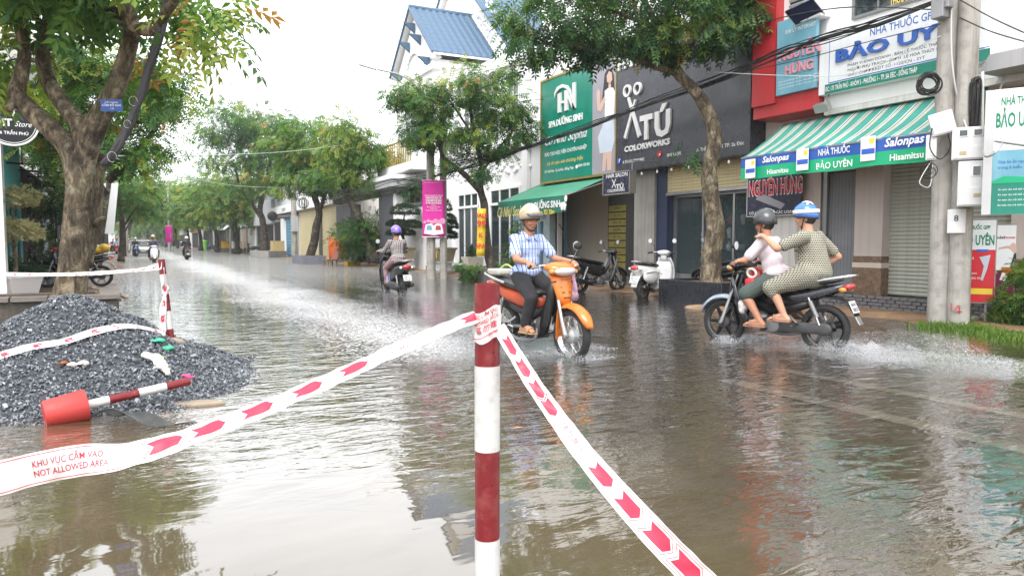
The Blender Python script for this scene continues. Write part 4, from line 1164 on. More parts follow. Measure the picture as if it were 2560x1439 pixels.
# ------------------------------------------------------------------ shops further down the street
def shophouse(name, label, Yl, Yr, X, h, wall, floors=2, bays=(), fascia=None, depth=8, base_z=.1, win=True):
 b = Bld(name, label, 'building', Yl, X)
 o = b.o
 W = Yl - Yr - .01
 bx('wall', wall, o, 0, W, 0.15, depth, 0, h)
 for (a, c, z0, z1, mt, kind) in bays:
  a, c = a * W, c * W
  if kind == 'shutter': shutter(o, a, c, z0, z1, 0.08, mt, .11, singly=False)
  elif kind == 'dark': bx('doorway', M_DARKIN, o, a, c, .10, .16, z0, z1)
  elif kind == 'door': bx('door', mt, o, a, c, .08, .16, z0, z1)
  elif kind == 'sign': bx('sign_board', mt, o, a, c, -.12, .148, z0, z1)
  elif kind == 'col': bx('column', mt, o, a, c, -.1, .148, z0, z1)
  elif kind == 'awn': MB().hexa([V((a, -1.6, z0)), V((c, -1.6, z0)), V((c, .14, z1)), V((a, .14, z1)), V((a, -1.6, z0 + .05)), V((c, -1.6, z0 + .05)), V((c, .14, z1 + .05)), V((a, .14, z1 + .05))]).build('awning', mt, o)
 if fascia: bx('fascia', fascia, o, 0, W, -.25, .146, 3.5, 4.1)
 if win and floors > 1:
  for f in range(1, floors):
   for k in range(2):
    xa = W * (.15 + .45 * k)
    if 4.6 + (f - 1) * 3.3 + 1.5 < h: window(o, xa, xa + W * .25, 4.6 + (f - 1) * 3.3, 6.1 + (f - 1) * 3.3, .15, M_GREYW, 2, 1)
 bx('parapet', M_GREYW, o, -.02, W - .02, .05, .45, h + .002, h + .35)
 return b
M_BLUED = stripe_mat('blue_louvre_door', [(0, (.12, .30, .42)), (.8, (.06, .18, .27))], .25, 2)
M_BLUEG = mat('blue_grey_tile', (.30, .36, .42), .6, var=.15)
M_YEL = mat('yellow_board', (.62, .36, .05), .5, var=.15)
M_PALE = mat('pale_sheet', (.62, .64, .68), .6, var=.12, vscale=.8, streak=.25)
M_WSHEET = mat('white_awning_sheet', (.80, .81, .82), .5, var=.05)
M_TAN = mat('tan_plaster', (.42, .33, .24), .8, var=.2, streak=.3)
b = shophouse('cream_shutter_shop', 'low white shop with wide cream roller shutters behind a leaning tree', 56.2, 44.3, 11.0, 6.4, M_OFFW, 1, ((.03, .62, .1, 3.45, M_CREAM, 'shutter'), (.64, .98, .1, 3.45, M_CREAM, 'shutter'), (.62, .64, 0, 3.5, M_DARKC, 'col')), M_WHITE)
b = shophouse('blue_door_shop', 'pale shop with a slatted blue door and grey fascia', 66.5, 56.3, 11.0, 7.6, M_PALE, 2, ((.52, .82, .15, 3.1, M_BLUED, 'door'), (.38, .50, 0, 3.1, M_WHITE2, 'col'), (.0, .34, .1, 2.9, M_DARKIN, 'dark'), (.05, .98, 3.15, 3.48, M_DARKC, 'sign'), (.84, .98, 0, 3.1, M_CONC, 'col')), M_WHITE)
text('DIMSUM', M_INK, b.o, (5.5, -.252, 3.6), (1, 0, 0), (0, 0, 1), .3)
b = shophouse('white_fascia_shop', 'grey shop with a broad blank white fascia and open dark doorway', 89.0, 66.6, 11.0, 6.2, M_GREYW, 1, ((.05, .22, .1, 2.5, M_TAN, 'door'), (.28, .5, .1, 2.6, M_WHITE2, 'door'), (.55, .95, .1, 2.7, M_DARKIN, 'dark'), (.02, .99, 2.8, 4.9, M_PALE, 'sign')))
bx('roof_sign', M_YEL, b.o, .5, 9, -.3, .0, 5.4, 8.4); bx('roof_sign_print', M_RED, b.o, 1.6, 7, -.306, -.3, 7.0, 7.9)
b = shophouse('white_awning_shop', 'weathered shop with white sheet awning on posts over the pavement', 104.0, 89.1, 11.0, 8.5, M_GREYW, 2, ((.1, .5, .1, 2.7, M_BLUEG, 'door'), (.55, .95, .1, 2.8, M_DARKIN, 'dark'), (.0, .99, 2.6, 3.9, M_WSHEET, 'awn')))
b = shophouse('tan_shophouse', 'tan plaster shophouse with dark open ground floor', 122, 104.2, 11.2, 9.5, M_TAN, 2, ((.1, .9, .1, 3.0, M_DARKIN, 'dark'), (.1, .9, 3.2, 4.2, M_SKYB, 'sign')))
b = shophouse('grey_shophouse', 'grey shophouse with a pale fascia beyond the tan one', 142, 122.2, 11.2, 8.0, M_GREYW, 2, ((.1, .9, .1, 3.0, M_DARKIN, 'dark'), (.1, .9, 3.2, 4.2, M_PALE, 'sign')))
b = shophouse('red_sign_shophouse', 'cream shophouse with a red sign at the far end of the street', 170, 142.2, 11.2, 9.0, M_OFFW, 2, ((.1, .9, .1, 3.0, M_DARKIN, 'dark'), (.1, .9, 3.2, 4.4, M_RED, 'sign')))
b = shophouse('end_shophouse', 'tall offwhite block closing the view at the street end', 240, 170.2, 11.2, 10.0, M_OFFW, 2, ((.1, .9, .1, 3.0, M_DARKIN, 'dark'),))
# ------------------------------------------------------------------ left-hand side: phone shop under a canopy
M_TEAL = mat('teal_paint', (.02, .36, .34), .5, var=.2, vscale=1.0, streak=.25, dirt=(.05, .2, .2))
def LB(name, label, Yn, X):                   # local x runs away down the street, y into the house
 return thing(name, label, 'building', (X, Yn, 0), R(90))
r = LB('teal_phone_shop', 'teal shopfront with tin canopy on a black truss beside the pavement', 19.0, -2.75)
bx('side_pier', M_WHITE2, r, 0.0, .35, -.35, 1.2, .03, 4.2)
bx('wall', M_TEAL, r, .35, 6.2, .0, .2, .03, 3.9)
bx('upper_wall', M_OFFW, r, -.2, 12, .3, 6, 3.9, 6.5)
sd = MB().prism([(-.35, 4.55), (-.15, 4.15), (3.5, 4.1), (3.5, 5.4), (-.35, 5.6)], -1.9, .28).build('canopy_fascia', mat('pale_fascia', (.62, .60, .58), .6, var=.06, streak=.1), r, bevel=.05)
wd = window(r, 2.3, 5.2, .5, 2.2, 0.0, M_TEAL, 3, 1, .06)
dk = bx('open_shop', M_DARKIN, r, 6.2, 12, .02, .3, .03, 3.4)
cr = MB().grid(lambda u, v: (3.55 + 9 * u, 0.2 - 1.9 * v, 4.1 - .55 * v + .02 * math.sin(v * 90)), 2, 60).build('canopy', M_STEEL, r, solid=.01)
for k in range(5):
 xx = 3.6 + k * 2.2
 MB().tube([(xx, .1, 4.0), (xx, -1.65, 3.48), (xx, -1.65, 3.15), (xx, .1, 3.2)], .03, 6).build('truss', M_BLACK, cr)
 for t in (.25, .5, .75): MB().tube([(xx, 0.1 - 1.75 * t, 4.0 - .5 * t), (xx, 0.1 - 1.75 * t, 3.2 - .05 * t)], .02, 5).build('truss_bar', M_BLACK, cr)
MB().tube([(3.4, -1.65, 3.48), (12.4, -1.65, 3.48)], .035, 6).build('front_beam', mat('rusty_beam', (.38, .27, .2), .7), cr)
for xx in (3.5, 7.9, 12.2): MB().tube([(xx, -1.6, .02), (xx, -1.6, 3.45)], .035, 8).build('canopy_post', M_STEEL, cr)
# things hung in the shop
for k in range(9):
 o = thing('hanging_garment', f'dark grey garment hung {["first", "second", "third", "fourth", "fifth", "sixth", "seventh", "eighth", "ninth"][k]} on the rail under the tin canopy', 'clothes', (-2.75 + .9, 24.6 + k * .33, 1.95), R(90), 'clothes on the rail')
 w_ = .13
 MB().grid(lambda u, v: (w_ * (2 * u - 1) * (1.0 if v > .12 else .35 + v * 5), .035 * math.sin(u * 9 + k) * v, -.95 * v * (.8 + .2 * rng.random())), 8, 8).build('cloth', mat(f'garment_{k % 3}', [(.12, .11, .13), (.3, .29, .3), (.06, .06, .08)][k % 3], .85), o, smooth=180, solid=.01)
 MB().tube([(0, 0, 0), (0, 0, .08)], .006, 5).build('hanger', M_BLACK, o)
rl = thing('clothes_rail', 'black rail carrying the hung garments under the tin canopy', 'rail', (-1.85, 24.2, 0))
MB().tube([(0, 0, 0.03), (0, 0, 2.03), (0, 3.4, 2.03), (0, 3.4, .03)], .02, 6).build('frame', M_BLACK, rl)
# round name sign
c = atD(29, 305, 14.6)
rs = thing('round_sign', 'round black shop sign with white ring and apple emblem', 'sign', c)
dv = (V((0, 0, c.z)) - V((c.x, c.y, c.z))).normalized()
rt, up = V((0, 0, 1)).cross(dv).normalized() , V((0, 0, 1))
rs.matrix_world = Matrix.Translation(c) @ Matrix((rt, up, rt.cross(up))).transposed().to_4x4()
RS_ = .44
MB().lathe([(.001, 0), (RS_, 0), (RS_, -.12), (.001, -.12)], 48).build('disc', mat('sign_black', (.012, .014, .02), .35, var=0), rs, smooth=40)
MB().lathe([(RS_ - .012, -.1), (RS_ + .02, -.1), (RS_ + .02, .012), (RS_ - .012, .012), (RS_ - .012, -.1)], 48).build('rim', M_WHITE2, rs, smooth=40)
MB().lathe([(RS_ - .045, .002), (RS_ - .035, .002), (RS_ - .035, .006), (RS_ - .045, .006), (RS_ - .045, .002)], 48).build('ring', M_WHITE2, rs)
text('MT', M_INKW, rs, (-.25, -.08, 0), (1, 0, 0), (0, 1, 0), .14, .26, bold=.04)
text('Store', M_INKW, rs, (.05, -.08, 0), (1, 0, 0), (0, 1, 0), .11, .28, shear=.4)
text('166 TRẦN PHÚ', M_INKW, rs, (0, -.24, 0), (1, 0, 0), (0, 1, 0), .06, bold=.02, align='C')
ap = [(0, .05), (.03, .065), (.065, .05), (.055, .0), (.06, -.03), (.035, -.08), (.015, -.085), (0, -.078), (-.015, -.085), (-.04, -.07), (-.065, -.02), (-.06, .03), (-.03, .063)]
apm = MB().prism([(a, b2 + .2) for a, b2 in ap], .001, .008, 'z').build('emblem', M_INKW, rs)
MB().prism([(.005, .275), (.02, .31), (.035, .315), (.03, .285)], .001, .008, 'z').build('emblem_leaf', M_INKW, apm)
MB().ell((.075, .215, .006), (.03, .032, .004), 12, 6).build('emblem_bite', MATS['sign_black'], apm)
MB().tube([(-.2, .4, -.06), (-.2, .9, -.06)], .02, 6).build('hanger', M_STEEL, rs)
# neighbours further on
def lshop(name, label, Y0, Y1, X, h, wall, front):
 o = LB(name, label, Y0, X)
 W = Y1 - Y0 - .02
 bx('wall', wall, o, 0, W, .1, 8, 0, h)
 bx('shopfront', front, o, W * .1, W * .9, .05, .098, .1, 2.9)
 bx('fascia', M_SIGNW, o, W * .02, W * .98, -.2, .098, 3.0, 3.8)
 for k in range(2): window(o, W * (.15 + .4 * k), W * (.4 + .4 * k), 4.5, 6.0, .1, M_GREYW, 2, 1)
 bx('parapet', M_GREYW, o, 0, W, .0, .3, h + .002, h + .3)
for (nm, lb_, a, c_, h, w_, f_) in (('cream_corner_house', 'cream house beyond the tin canopy with dark shopfront', 31.2, 40, 7.5, M_OFFW, M_DARKIN),
        ('grey_corner_house', 'grey house with blue shopfront behind the white hanging banner', 40, 52, 8, M_GREYW, M_BLUEG),
        ('tan_corner_house', 'tan house with dark shopfront on the far banner side', 52, 66, 7, M_TAN, M_DARKIN),
        ('white_corner_house', 'white house with cream shopfront on the far banner side', 66, 84, 9, M_WHITE, M_CREAM),
        ('pale_corner_house', 'pale panelled house with dark shopfront on the far banner side', 84, 110, 8, M_PALE, M_DARKIN),
        ('last_corner_house', 'last grey house with dark shopfront on the far banner side', 110, 170, 8, M_GREYW, M_DARKIN)):
 lshop(nm, lb_, a, c_, XL, h, w_, f_)
eb = thing('street_end_block', 'pale low block closing the far street end between the tree rows', 'building', (4, 236, 0))
bx('wall', M_OFFW, eb, -8, 7, 0, 6, 0, 6); bx('roof', M_TAN, eb, -8.4, 7.4, -.5, 6.5, 6.002, 6.6)
for k in range(4): window(eb, -7 + k * 3.5, -5 + k * 3.5, 2.5, 4.5, 0.0, M_GREYW, 2, 1)
# ------------------------------------------------------------------ trees and plants
def sprig_template(pairs=4, L=.30, leaf=.115, wid=.052):
 vs, fs = [], []
 for i in range(pairs * 2 + 1):
  if i == pairs * 2: t, side, ang = 1.0, 0, 0
  else: t, side = (.25 + .72 * (i // 2) / max(pairs - 1, 1)), (1 if i % 2 else -1); ang = R(58) * side
  b = np.array([t * L, 0, -.22 * L * t * t])
  d = np.array([math.cos(ang), math.sin(ang), -.30])
  d /= np.linalg.norm(d)
  n = np.array([-math.sin(ang), math.cos(ang), 0])
  up = np.array([0, 0, 1.])
  l = leaf * (.8 + .35 * t)
  o = len(vs)
  vs += [b, b + d * l * .45 + n * wid * .5 + up * .012, b + d * l, b + d * l * .45 - n * wid * .5 + up * .012]
  fs.append((o, o + 1, o + 2, o + 3))
 return np.array(vs), np.array(fs)
def rand_rot(dirs, rg):
 """matrices whose x axis follows dirs with a free roll"""
 d = dirs / np.linalg.norm(dirs, axis=1, keepdims=True)
 up = np.tile(np.array([0, 0, 1.]), (len(d), 1)) + rg.normal(0, .45, d.shape)
 y = np.cross(up, d); y /= np.linalg.norm(y, axis=1, keepdims=True) + 1e-9
 z = np.cross(d, y)
 return np.stack([d, y, z], axis=2)
def foliage(name, clumps, n, leaf_mt, parent, scale=1.0, seed=0, tint=(.35, .2), droop=.55, sub=.45, pairs=4, per=None):
 """clumps: (centre, radii); leaf sprays gathered in small bunches spread through them"""
 rg = np.random.default_rng(seed)
 vol = np.array([c[1][0] * c[1][1] * c[1][2] for c in clumps]) ** .67
 vol = vol / vol.sum()
 tv, tf = sprig_template(pairs)
 P, D, T, bun = [], [], [], []
 nb = max(6, int(n / (per or 26)))
 for b in range(nb):
  ci = rg.choice(len(clumps), p=vol)
  c, rad = np.array(clumps[ci][0]), np.array(clumps[ci][1])
  u = rg.normal(size=3); u /= np.linalg.norm(u)
  rr = rg.uniform(.45, 1.0) ** .5
  if u[2] < -.3: u[2] *= .6
  bc = c + u * rad * rr
  bun.append(bc)
  k = max(5, int(rg.normal(n / nb, n / nb * .35)))
  sr = sub * rg.uniform(.6, 1.25) * scale
  q = rg.normal(size=(k, 3)) * np.array([.55, .55, .38]) * sr
  P.append(bc + q)
  out = (bc - c) / rad
  dd = q / sr * .9 + out * .7 + rg.normal(0, .4, (k, 3))
  dd[:, 2] -= droop
  D.append(dd)
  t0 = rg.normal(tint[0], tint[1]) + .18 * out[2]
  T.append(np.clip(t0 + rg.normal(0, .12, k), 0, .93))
 P, D, T = np.concatenate(P), np.concatenate(D), np.concatenate(T)
 odd = rg.random(len(T)) < .012
 T[odd] = 1.0
 M = rand_rot(D, rg)
 s = scale * rg.uniform(.7, 1.2, len(P))
 Vv = np.einsum('nij,mj->nmi', M, tv) * s[:, None, None] + P[:, None, :]
 nvt = len(tv)
 F = tf[None] + (np.arange(len(P)) * nvt)[:, None, None]
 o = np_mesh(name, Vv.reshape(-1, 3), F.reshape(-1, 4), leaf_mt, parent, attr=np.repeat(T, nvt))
 tag(o, kind='stuff')
 return o, bun
def limb(mb, pts, r0, r1, n=12, steps=None, rough=.12, seed=0.0, flare=0.0):
 pts = spline(pts, steps or max(6, len(pts) * 5))
 rings = []
 m = len(pts)
 a = None
 for i, p in enumerate(pts):
  t = (pts[min(i + 1, m - 1)] - pts[max(i - 1, 0)]).normalized()
  if a is None: a, _ = frame_from(t)
  a = (a - t * a.dot(t)).normalized()
  b = t.cross(a)
  f = i / (m - 1)
  r = r0 + (r1 - r0) * f + flare * r0 * max(0, 1 - f * 6) ** 2
  ring = []
  for k in range(n):
   q = 2 * math.pi * k / n
   dv = a * math.cos(q) + b * math.sin(q)
   w = 1 + rough * (mnoise.noise(V((dv.x * 1.6 + seed, dv.y * 1.6, p.z * 1.8))) + .6 * mnoise.noise(V((dv.x * 4 + seed, dv.y * 4, p.z * 5))))
   ring.append(p + dv * r * w)
  rings.append(ring)
 mb.loft(rings)
 return pts
def tree(name, label, base, limbs, clumps, n, bark, leaf_mt, scale=1.0, seed=0, tint=(.35, .2), sub=.45, group='street trees', twig=.02, per=None, droop=.55, sides=12):
 """limbs: (points, r0, r1), world coordinates; the first one is the trunk"""
 b = V(base)
 o = thing(name, label, 'tree', b, 0, group)
 rel = lambda p: V(p) - b
 mb = MB()
 allp = []
 for i, (pts, r0, r1) in enumerate(limbs):
  allp += limb(mb, [rel(p) for p in pts], r0, r1, sides if i == 0 else max(7, sides - 3), seed=seed * 3.1 + i, flare=.35 if i == 0 else 0, rough=.16 if i == 0 else .12)
 cl = [(rel(c), rad) for c, rad in clumps]
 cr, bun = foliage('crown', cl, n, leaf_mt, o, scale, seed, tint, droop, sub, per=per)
 rg = random.Random(seed)
 up = allp[len(allp) // 4:]
 for q in bun:
  if rg.random() < .75:
   q = V(q)
   s = min(up, key=lambda p: (p - q).length + (0.0 if p.z < q.z else .8))
   d = (q - s).length
   if d < 6:
    mid = s.lerp(q, .5) + V((rg.uniform(-.1, .1), rg.uniform(-.1, .1), .12 * d))
    mb.tube(spline([s, mid, q], 5), [twig, twig * .85, twig * .7, twig * .55, twig * .4, twig * .25], 5)
 mb.build('trunk', bark, o, smooth=180, fix=False)
 return o
# the big tree by the gravel (distance from the eye about nine metres)
D1 = 9.2
a9 = lambda x, y, d=D1: atD(x, y, d)
tree('street_tree', 'large pale barked tree with thick forked limbs growing from the low planter wall', a9(172, 790), [
 ([a9(172, 800), a9(176, 740), a9(186, 650), a9(194, 560), a9(200, 490), a9(208, 420), a9(232, 330), a9(268, 262), a9(300, 195), a9(320, 125), a9(330, 60, 9.0), a9(300, -60, 8.8), a9(340, -220, 8.8)], .20, .06),
 ([a9(200, 500), a9(192, 430), a9(170, 370), a9(125, 322), a9(75, 275), a9(42, 235), a9(52, 190), a9(60, 120), a9(40, 20), a9(20, -160)], .15, .05),
 ([a9(205, 480), a9(210, 400), a9(200, 320, 9.3), a9(155, 255, 9.4), a9(115, 190, 9.5), a9(108, 110, 9.5), a9(130, 20, 9.5), a9(150, -150, 9.5)], .135, .055),
 ([a9(322, 110), a9(300, 40, 9.1), a9(230, 5, 8.9), a9(170, -40, 8.7)], .07, .04),
 ([a9(330, 70, 9.0), a9(390, 75, 8.9), a9(430, 10, 8.7), a9(520, -80, 8.5), a9(640, -160, 8.4)], .07, .03),
 ([a9(205, 660, 9.3), a9(226, 570, 9.38), a9(234, 490, 9.4), a9(240, 430, 9.4), a9(258, 385, 9.4)], .12, .09),
 ([a9(60, 245), a9(30, 262, 9.1), a9(22, 275, 9.05)], .06, .045), ([a9(235, 560, 9.3), a9(262, 545, 9.2)], .05, .03),
], [(a9(60, -90, 9.2), (1.3, 1.3, .75)), (a9(250, -110, 9.0), (1.4, 1.3, .8)), (a9(400, -110, 8.7), (.8, .9, .5)), (a9(530, -70, 8.4), (.5, .6, .32)), (a9(20, 120, 9.6), (.45, .5, .5)),
 (a9(470, 60, 8.8), (.35, .4, .3)), (a9(380, 130, 9.6), (.35, .35, .3)), (a9(600, -20, 8.3), (.3, .35, .25)), (a9(300, 150, 10), (.4, .4, .3))], 1050, M_BARK, M_LEAF, scale=1.2, seed=11, tint=(.58, .2), sub=.36, twig=.016, droop=.8, sides=18)
# trees behind it on the same side
tree('street_tree', 'leafy tree behind the planter tree overhanging the tin canopy', (-1.1, 18.2, .02), [
 ([V((-1.1, 18.2, 0)), V((-1.05, 18.2, 1.2)), V((-1.0, 18.1, 2.3)), V((-.7, 18.0, 3.4))], .16, .09), ([V((-.45, 18.1, 2.2)), V((-1.2, 18.3, 3.4)), V((-1.7, 18.2, 4.3))], .09, .04), ([V((-.4, 18.1, 2.5)), V((.3, 17.8, 3.3)), V((.9, 17.6, 4.2))], .08, .03)],
 [(atD(210, 260, 16), (1.2, 1.0, .9)), (atD(330, 220, 16), (1.0, .9, .75)), (atD(400, 250, 15.6), (.7, .7, .6)), (atD(310, 350, 15.8), (.85, .8, .55)), (atD(180, 370, 16.4), (.8, .8, .5)), (atD(330, 400, 15.6), (.45, .5, .3)), (atD(270, 150, 16), (.9, .9, .6)), (atD(120, 190, 16), (.8, .8, .6))],
 3800, M_BARKD, M_LEAF, scale=.8, seed=12, tint=(.58, .2), sub=.36, twig=.012)
for i, (Y, s) in enumerate(((52, 1.0), (72, 1.1), (98, 1.3), (130, 1.4))):
 b = V((-.6, Y, .02))
 tree('street_tree', ['rounded tree past the white hanging banner, first of the row', 'second tree of the row past the white hanging banner', 'third tree of the row past the white hanging banner', 'last tree of the row past the white hanging banner'][i], b,
  [([b, b + V((.1, 0, 1.8)), b + V((.0, .3, 3.6 * s))], .17, .08), ([b + V((.1, 0, 2)), b + V((1.3, .4, 3.9 * s))], .08, .03)],
  [(b + V((0, 0, 5.0 * s)), (2.2 * s, 2.4 * s, 1.3 * s)), (b + V((1.2, .3, 3.9 * s)), (1.3 * s, 1.6 * s, .8 * s)), (b + V((-1.0, .3, 4.4 * s)), (1.4 * s, 1.6 * s, .9 * s))], 1500, M_BARKD, M_LEAF, scale=1.5 * s, seed=20 + i, tint=(.62, .18), sub=.5)
# right-hand row
d1 = lambda x, y, d=15.1: atD(x, y, d)
tree('street_tree', 'leaning tree with blotched bark in the black wrapped planter', d1(1776, 745), [
 ([d1(1776, 750), d1(1776, 690), d1(1783, 620), d1(1788, 560), d1(1776, 490), d1(1774, 420), d1(1786, 350), d1(1772, 285), d1(1740, 232), d1(1700, 190), d1(1672, 140)], .215, .10),
 ([d1(1700, 185), d1(1620, 160, 14.9), d1(1540, 130, 14.6), d1(1440, 120, 14.4), d1(1360, 110, 14.2)], .08, .025),
 ([d1(1672, 140), d1(1640, 60), d1(1590, -30), d1(1540, -120)], .085, .03), ([d1(1690, 170), d1(1740, 90, 15.3), d1(1790, 10, 15.5), d1(1830, -90, 15.5)], .08, .03), ([d1(1640, 70), d1(1520, 20, 14.6), d1(1420, -40, 14.5)], .05, .02), ([d1(1740, 90, 15.3), d1(1820, 90, 15.5), d1(1880, 60, 15.8)], .04, .02)],
 [(d1(1360, 40, 14.3), (.75, .8, .6)), (d1(1410, 60, 14.3), (.65, .8, .5)), (d1(1335, 100, 14.2), (.4, .45, .4)), (d1(1540, 60, 14.6), (1.0, 1.0, .75)), (d1(1620, 85, 14.6), (.7, .8, .4)), (d1(1700, 70, 15), (1.0, 1.0, .7)), (d1(1740, 120, 15), (.5, .6, .3)),
 (d1(1830, 60, 15.5), (.7, .8, .65)), (d1(1870, 30, 15.6), (.5, .5, .6)), (d1(1650, -60, 15), (1.7, 1.6, .8)), (d1(1450, -60, 14.5), (1.1, 1.1, .7)), (d1(1500, 95, 14.4), (.4, .5, .3)), (d1(1790, 335, 15.0), (.25, .22, .2)), (d1(1800, -60, 15.4), (.9, .9, .6)), (d1(1740, 370, 15), (.14, .14, .12))],
 3700, M_BARK, M_LEAFD, scale=.88, seed=31, tint=(.56, .22), sub=.33, twig=.012, droop=.9, sides=16)
d2 = lambda x, y, d=23.4: atD(x, y, d)
tree('street_tree', 'young open crowned tree with a wire ball ornament in its fork', d2(1240, 694), [
 ([d2(1240, 698), d2(1222, 640), d2(1213, 570), d2(1210, 510), d2(1200, 465), d2(1205, 420), d2(1190, 350), d2(1175, 270)], .17, .05),
 ([d2(1202, 480), d2(1160, 435), d2(1115, 400), d2(1100, 370), d2(1085, 310)], .10, .03), ([d2(1205, 430), d2(1240, 380), d2(1280, 330)], .05, .02), ([d2(1190, 350), d2(1130, 260), d2(1100, 220)], .04, .02)],
 [(d2(1060, 260), (.85, .9, .55)), (d2(1160, 220), (1.1, 1.0, .6)), (d2(1240, 270), (.9, .9, .6)), (d2(1110, 330), (1.0, .9, .55)), (d2(1040, 330), (.6, .6, .45)), (d2(1230, 350), (.8, .8, .5)), (d2(1290, 320), (.6, .6, .4)), (d2(1230, 430), (.5, .5, .25)), (d2(1090, 400), (.5, .5, .3)), (d2(1250, 190), (.5, .5, .35)), (d2(1000, 240), (.4, .4, .25))],
 3600, M_BARKD, M_LEAF, scale=.85, seed=32, tint=(.52, .22), sub=.36, twig=.012, droop=.7)
d3 = lambda x, y, d=42: atD(x, y, d)
tree('street_tree', 'dark trunked tree bending over the cream shutters', d3(772, 652), [
 ([d3(770, 655), d3(784, 610), d3(790, 570), d3(798, 530), d3(782, 480), d3(770, 440)], .26, .14), ([d3(797, 530), d3(815, 480), d3(830, 420)], .13, .06), ([d3(782, 480), d3(740, 430), d3(720, 380)], .1, .05)],
 [(d3(720, 380), (1.5, 1.5, 1.1)), (d3(790, 370), (1.7, 1.6, 1.2)), (d3(800, 450), (1.4, 1.4, .7)), (d3(735, 450), (1.3, 1.3, .8)), (d3(760, 320), (1.3, 1.3, .6)), (d3(850, 410), (1.0, 1.0, .9))],
 2600, M_BARKD, M_LEAF, scale=1.35, seed=33, tint=(.6, .2), sub=.5, twig=.02, droop=.8)
d4 = lambda x, y, d=36.5: atD(x, y, d)
tree('street_tree', 'slanting tree above the feathery bush by the gateway', d4(930, 640), [
 ([d4(935, 655), d4(912, 590), d4(893, 535), d4(870, 490), d4(850, 440), d4(845, 390)], .25, .12), ([d4(870, 490), d4(900, 430), d4(920, 380)], .1, .04)],
 [(d4(860, 370), (1.3, 1.3, 1.0)), (d4(920, 380), (1.1, 1.1, 1.0)), (d4(900, 450), (1.0, 1.0, .6)), (d4(840, 440), (1.0, 1.0, .6)), (d4(950, 430), (.5, .5, .5)), (d4(870, 320), (1.0, 1.0, .4))],
 2400, M_BARKD, M_LEAF, scale=1.2, seed=34, tint=(.6, .2), sub=.45, twig=.018, droop=.9)
d5 = lambda x, y, d=62: atD(x, y, d)
tree('street_tree', 'tall tree with twin dark stems in the low kerbed bed', d5(660, 636), [
 ([d5(660, 640), d5(660, 590), d5(656, 550), d5(650, 520), d5(668, 450), d5(680, 380)], .32, .16), ([d5(656, 550), d5(630, 510), d5(600, 470), d5(590, 420)], .17, .08), ([d5(655, 470), d5(640, 390), d5(600, 320)], .12, .05)],
 [(d5(590, 320), (3.0, 2.8, 2.0)), (d5(650, 300), (2.6, 2.6, 1.6)), (d5(560, 390), (2.6, 2.4, 1.6)), (d5(650, 400), (3.0, 2.6, 1.6)), (d5(700, 360), (1.8, 1.8, 1.6)), (d5(540, 330), (1.4, 1.4, 1.2)), (d5(620, 460), (2.2, 2.2, 1.0))],
 3400, M_BARKD, M_LEAF, scale=1.75, seed=35, tint=(.48, .2), sub=.6, twig=.03, droop=.7)
far_labels = ['round tree just past the twin stemmed tree on the shop side', 'second tree past the twin stemmed one on the shop side', 'third tree past the twin stemmed one on the shop side', 'fourth tree past the twin stemmed one on the shop side', 'fifth tree past the twin stemmed one on the shop side', 'last distant tree of the shop side row']
for i, (Y, X, h, s) in enumerate(((80, 9.6, 9.2, 1.05), (96, 9.2, 9.0, 1.0), (114, 8.8, 11.0, 1.25), (136, 8.6, 12, 1.4), (162, 8.2, 13, 1.5), (200, 7.5, 15, 1.8))):
 b = V((X, Y, 0))
 tree('street_tree', far_labels[i], b, [([b, b + V((0, .2, 2)), b + V((-.4, .2, h * .5)), b + V((-.2, 0, h * .75))], .28, .12), ([b + V((-.2, .2, 3)), b + V((-1.8, .3, h * .6))], .12, .05)],
  [(b + V((-.3, 0, h * .70)), (3.0 * s, 3.0 * s, 2.0 * s)), (b + V((-1.8, .3, h * .52)), (2.4 * s, 2.2 * s, 1.3 * s)), (b + V((1.2, -.5, h * .5)), (2.2 * s, 2.2 * s, 1.2 * s)), (b + V((-3.2, 0, h * .62)), (1.5 * s, 1.5 * s, 1.0 * s))],
  2700, M_BARKD, M_LEAF, scale=2.0 * s, seed=40 + i, tint=(.66, .18), sub=.7, twig=.03)
for i, (x, y, rx) in enumerate(((6.5, 232, 6), (-1.5, 228, 6), (2.0, 240, 7), (11, 236, 6))):
 b = V((x, y, 0))
 tree('street_tree', ['hazy end tree before the pale block, shop side', 'hazy end tree before the pale block, banner side', 'hazy end tree rising behind the pale block', 'hazy end tree at the corner of the pale block'][i], b, [([b, b + V((0, 0, 3)), b + V((.3, 0, 7))], .3, .1)],
  [(b + V((0, 0, 8)), (rx, rx * .8, 4.2)), (b + V((1, 0, 4.5)), (rx * .7, rx * .6, 2.4))], 900, M_BARKD, M_LEAF, scale=3.4, seed=60 + i, tint=(.6, .15), sub=.9, twig=.04)
# garden tree behind the gate wall
b = atD(1010, 640, 36)
tree('garden_tree', 'dark round garden tree rising behind the white garden wall', (13.0, 33.5, .2), [([V((13, 33.5, .2)), V((13.1, 33.5, 2)), V((13, 33.4, 3.4))], .1, .06)],
 [(V((12.3, 32.8, 3.6)), (1.3, 1.5, .85)), (V((12.4, 34.6, 4.0)), (1.0, 1.1, .8)), (V((12.6, 35.8, 4.6)), (1.0, 1.0, .9))], 2200, M_BARKD, M_LEAFD, scale=.9, seed=71, tint=(.3, .15), sub=.35, group=None)
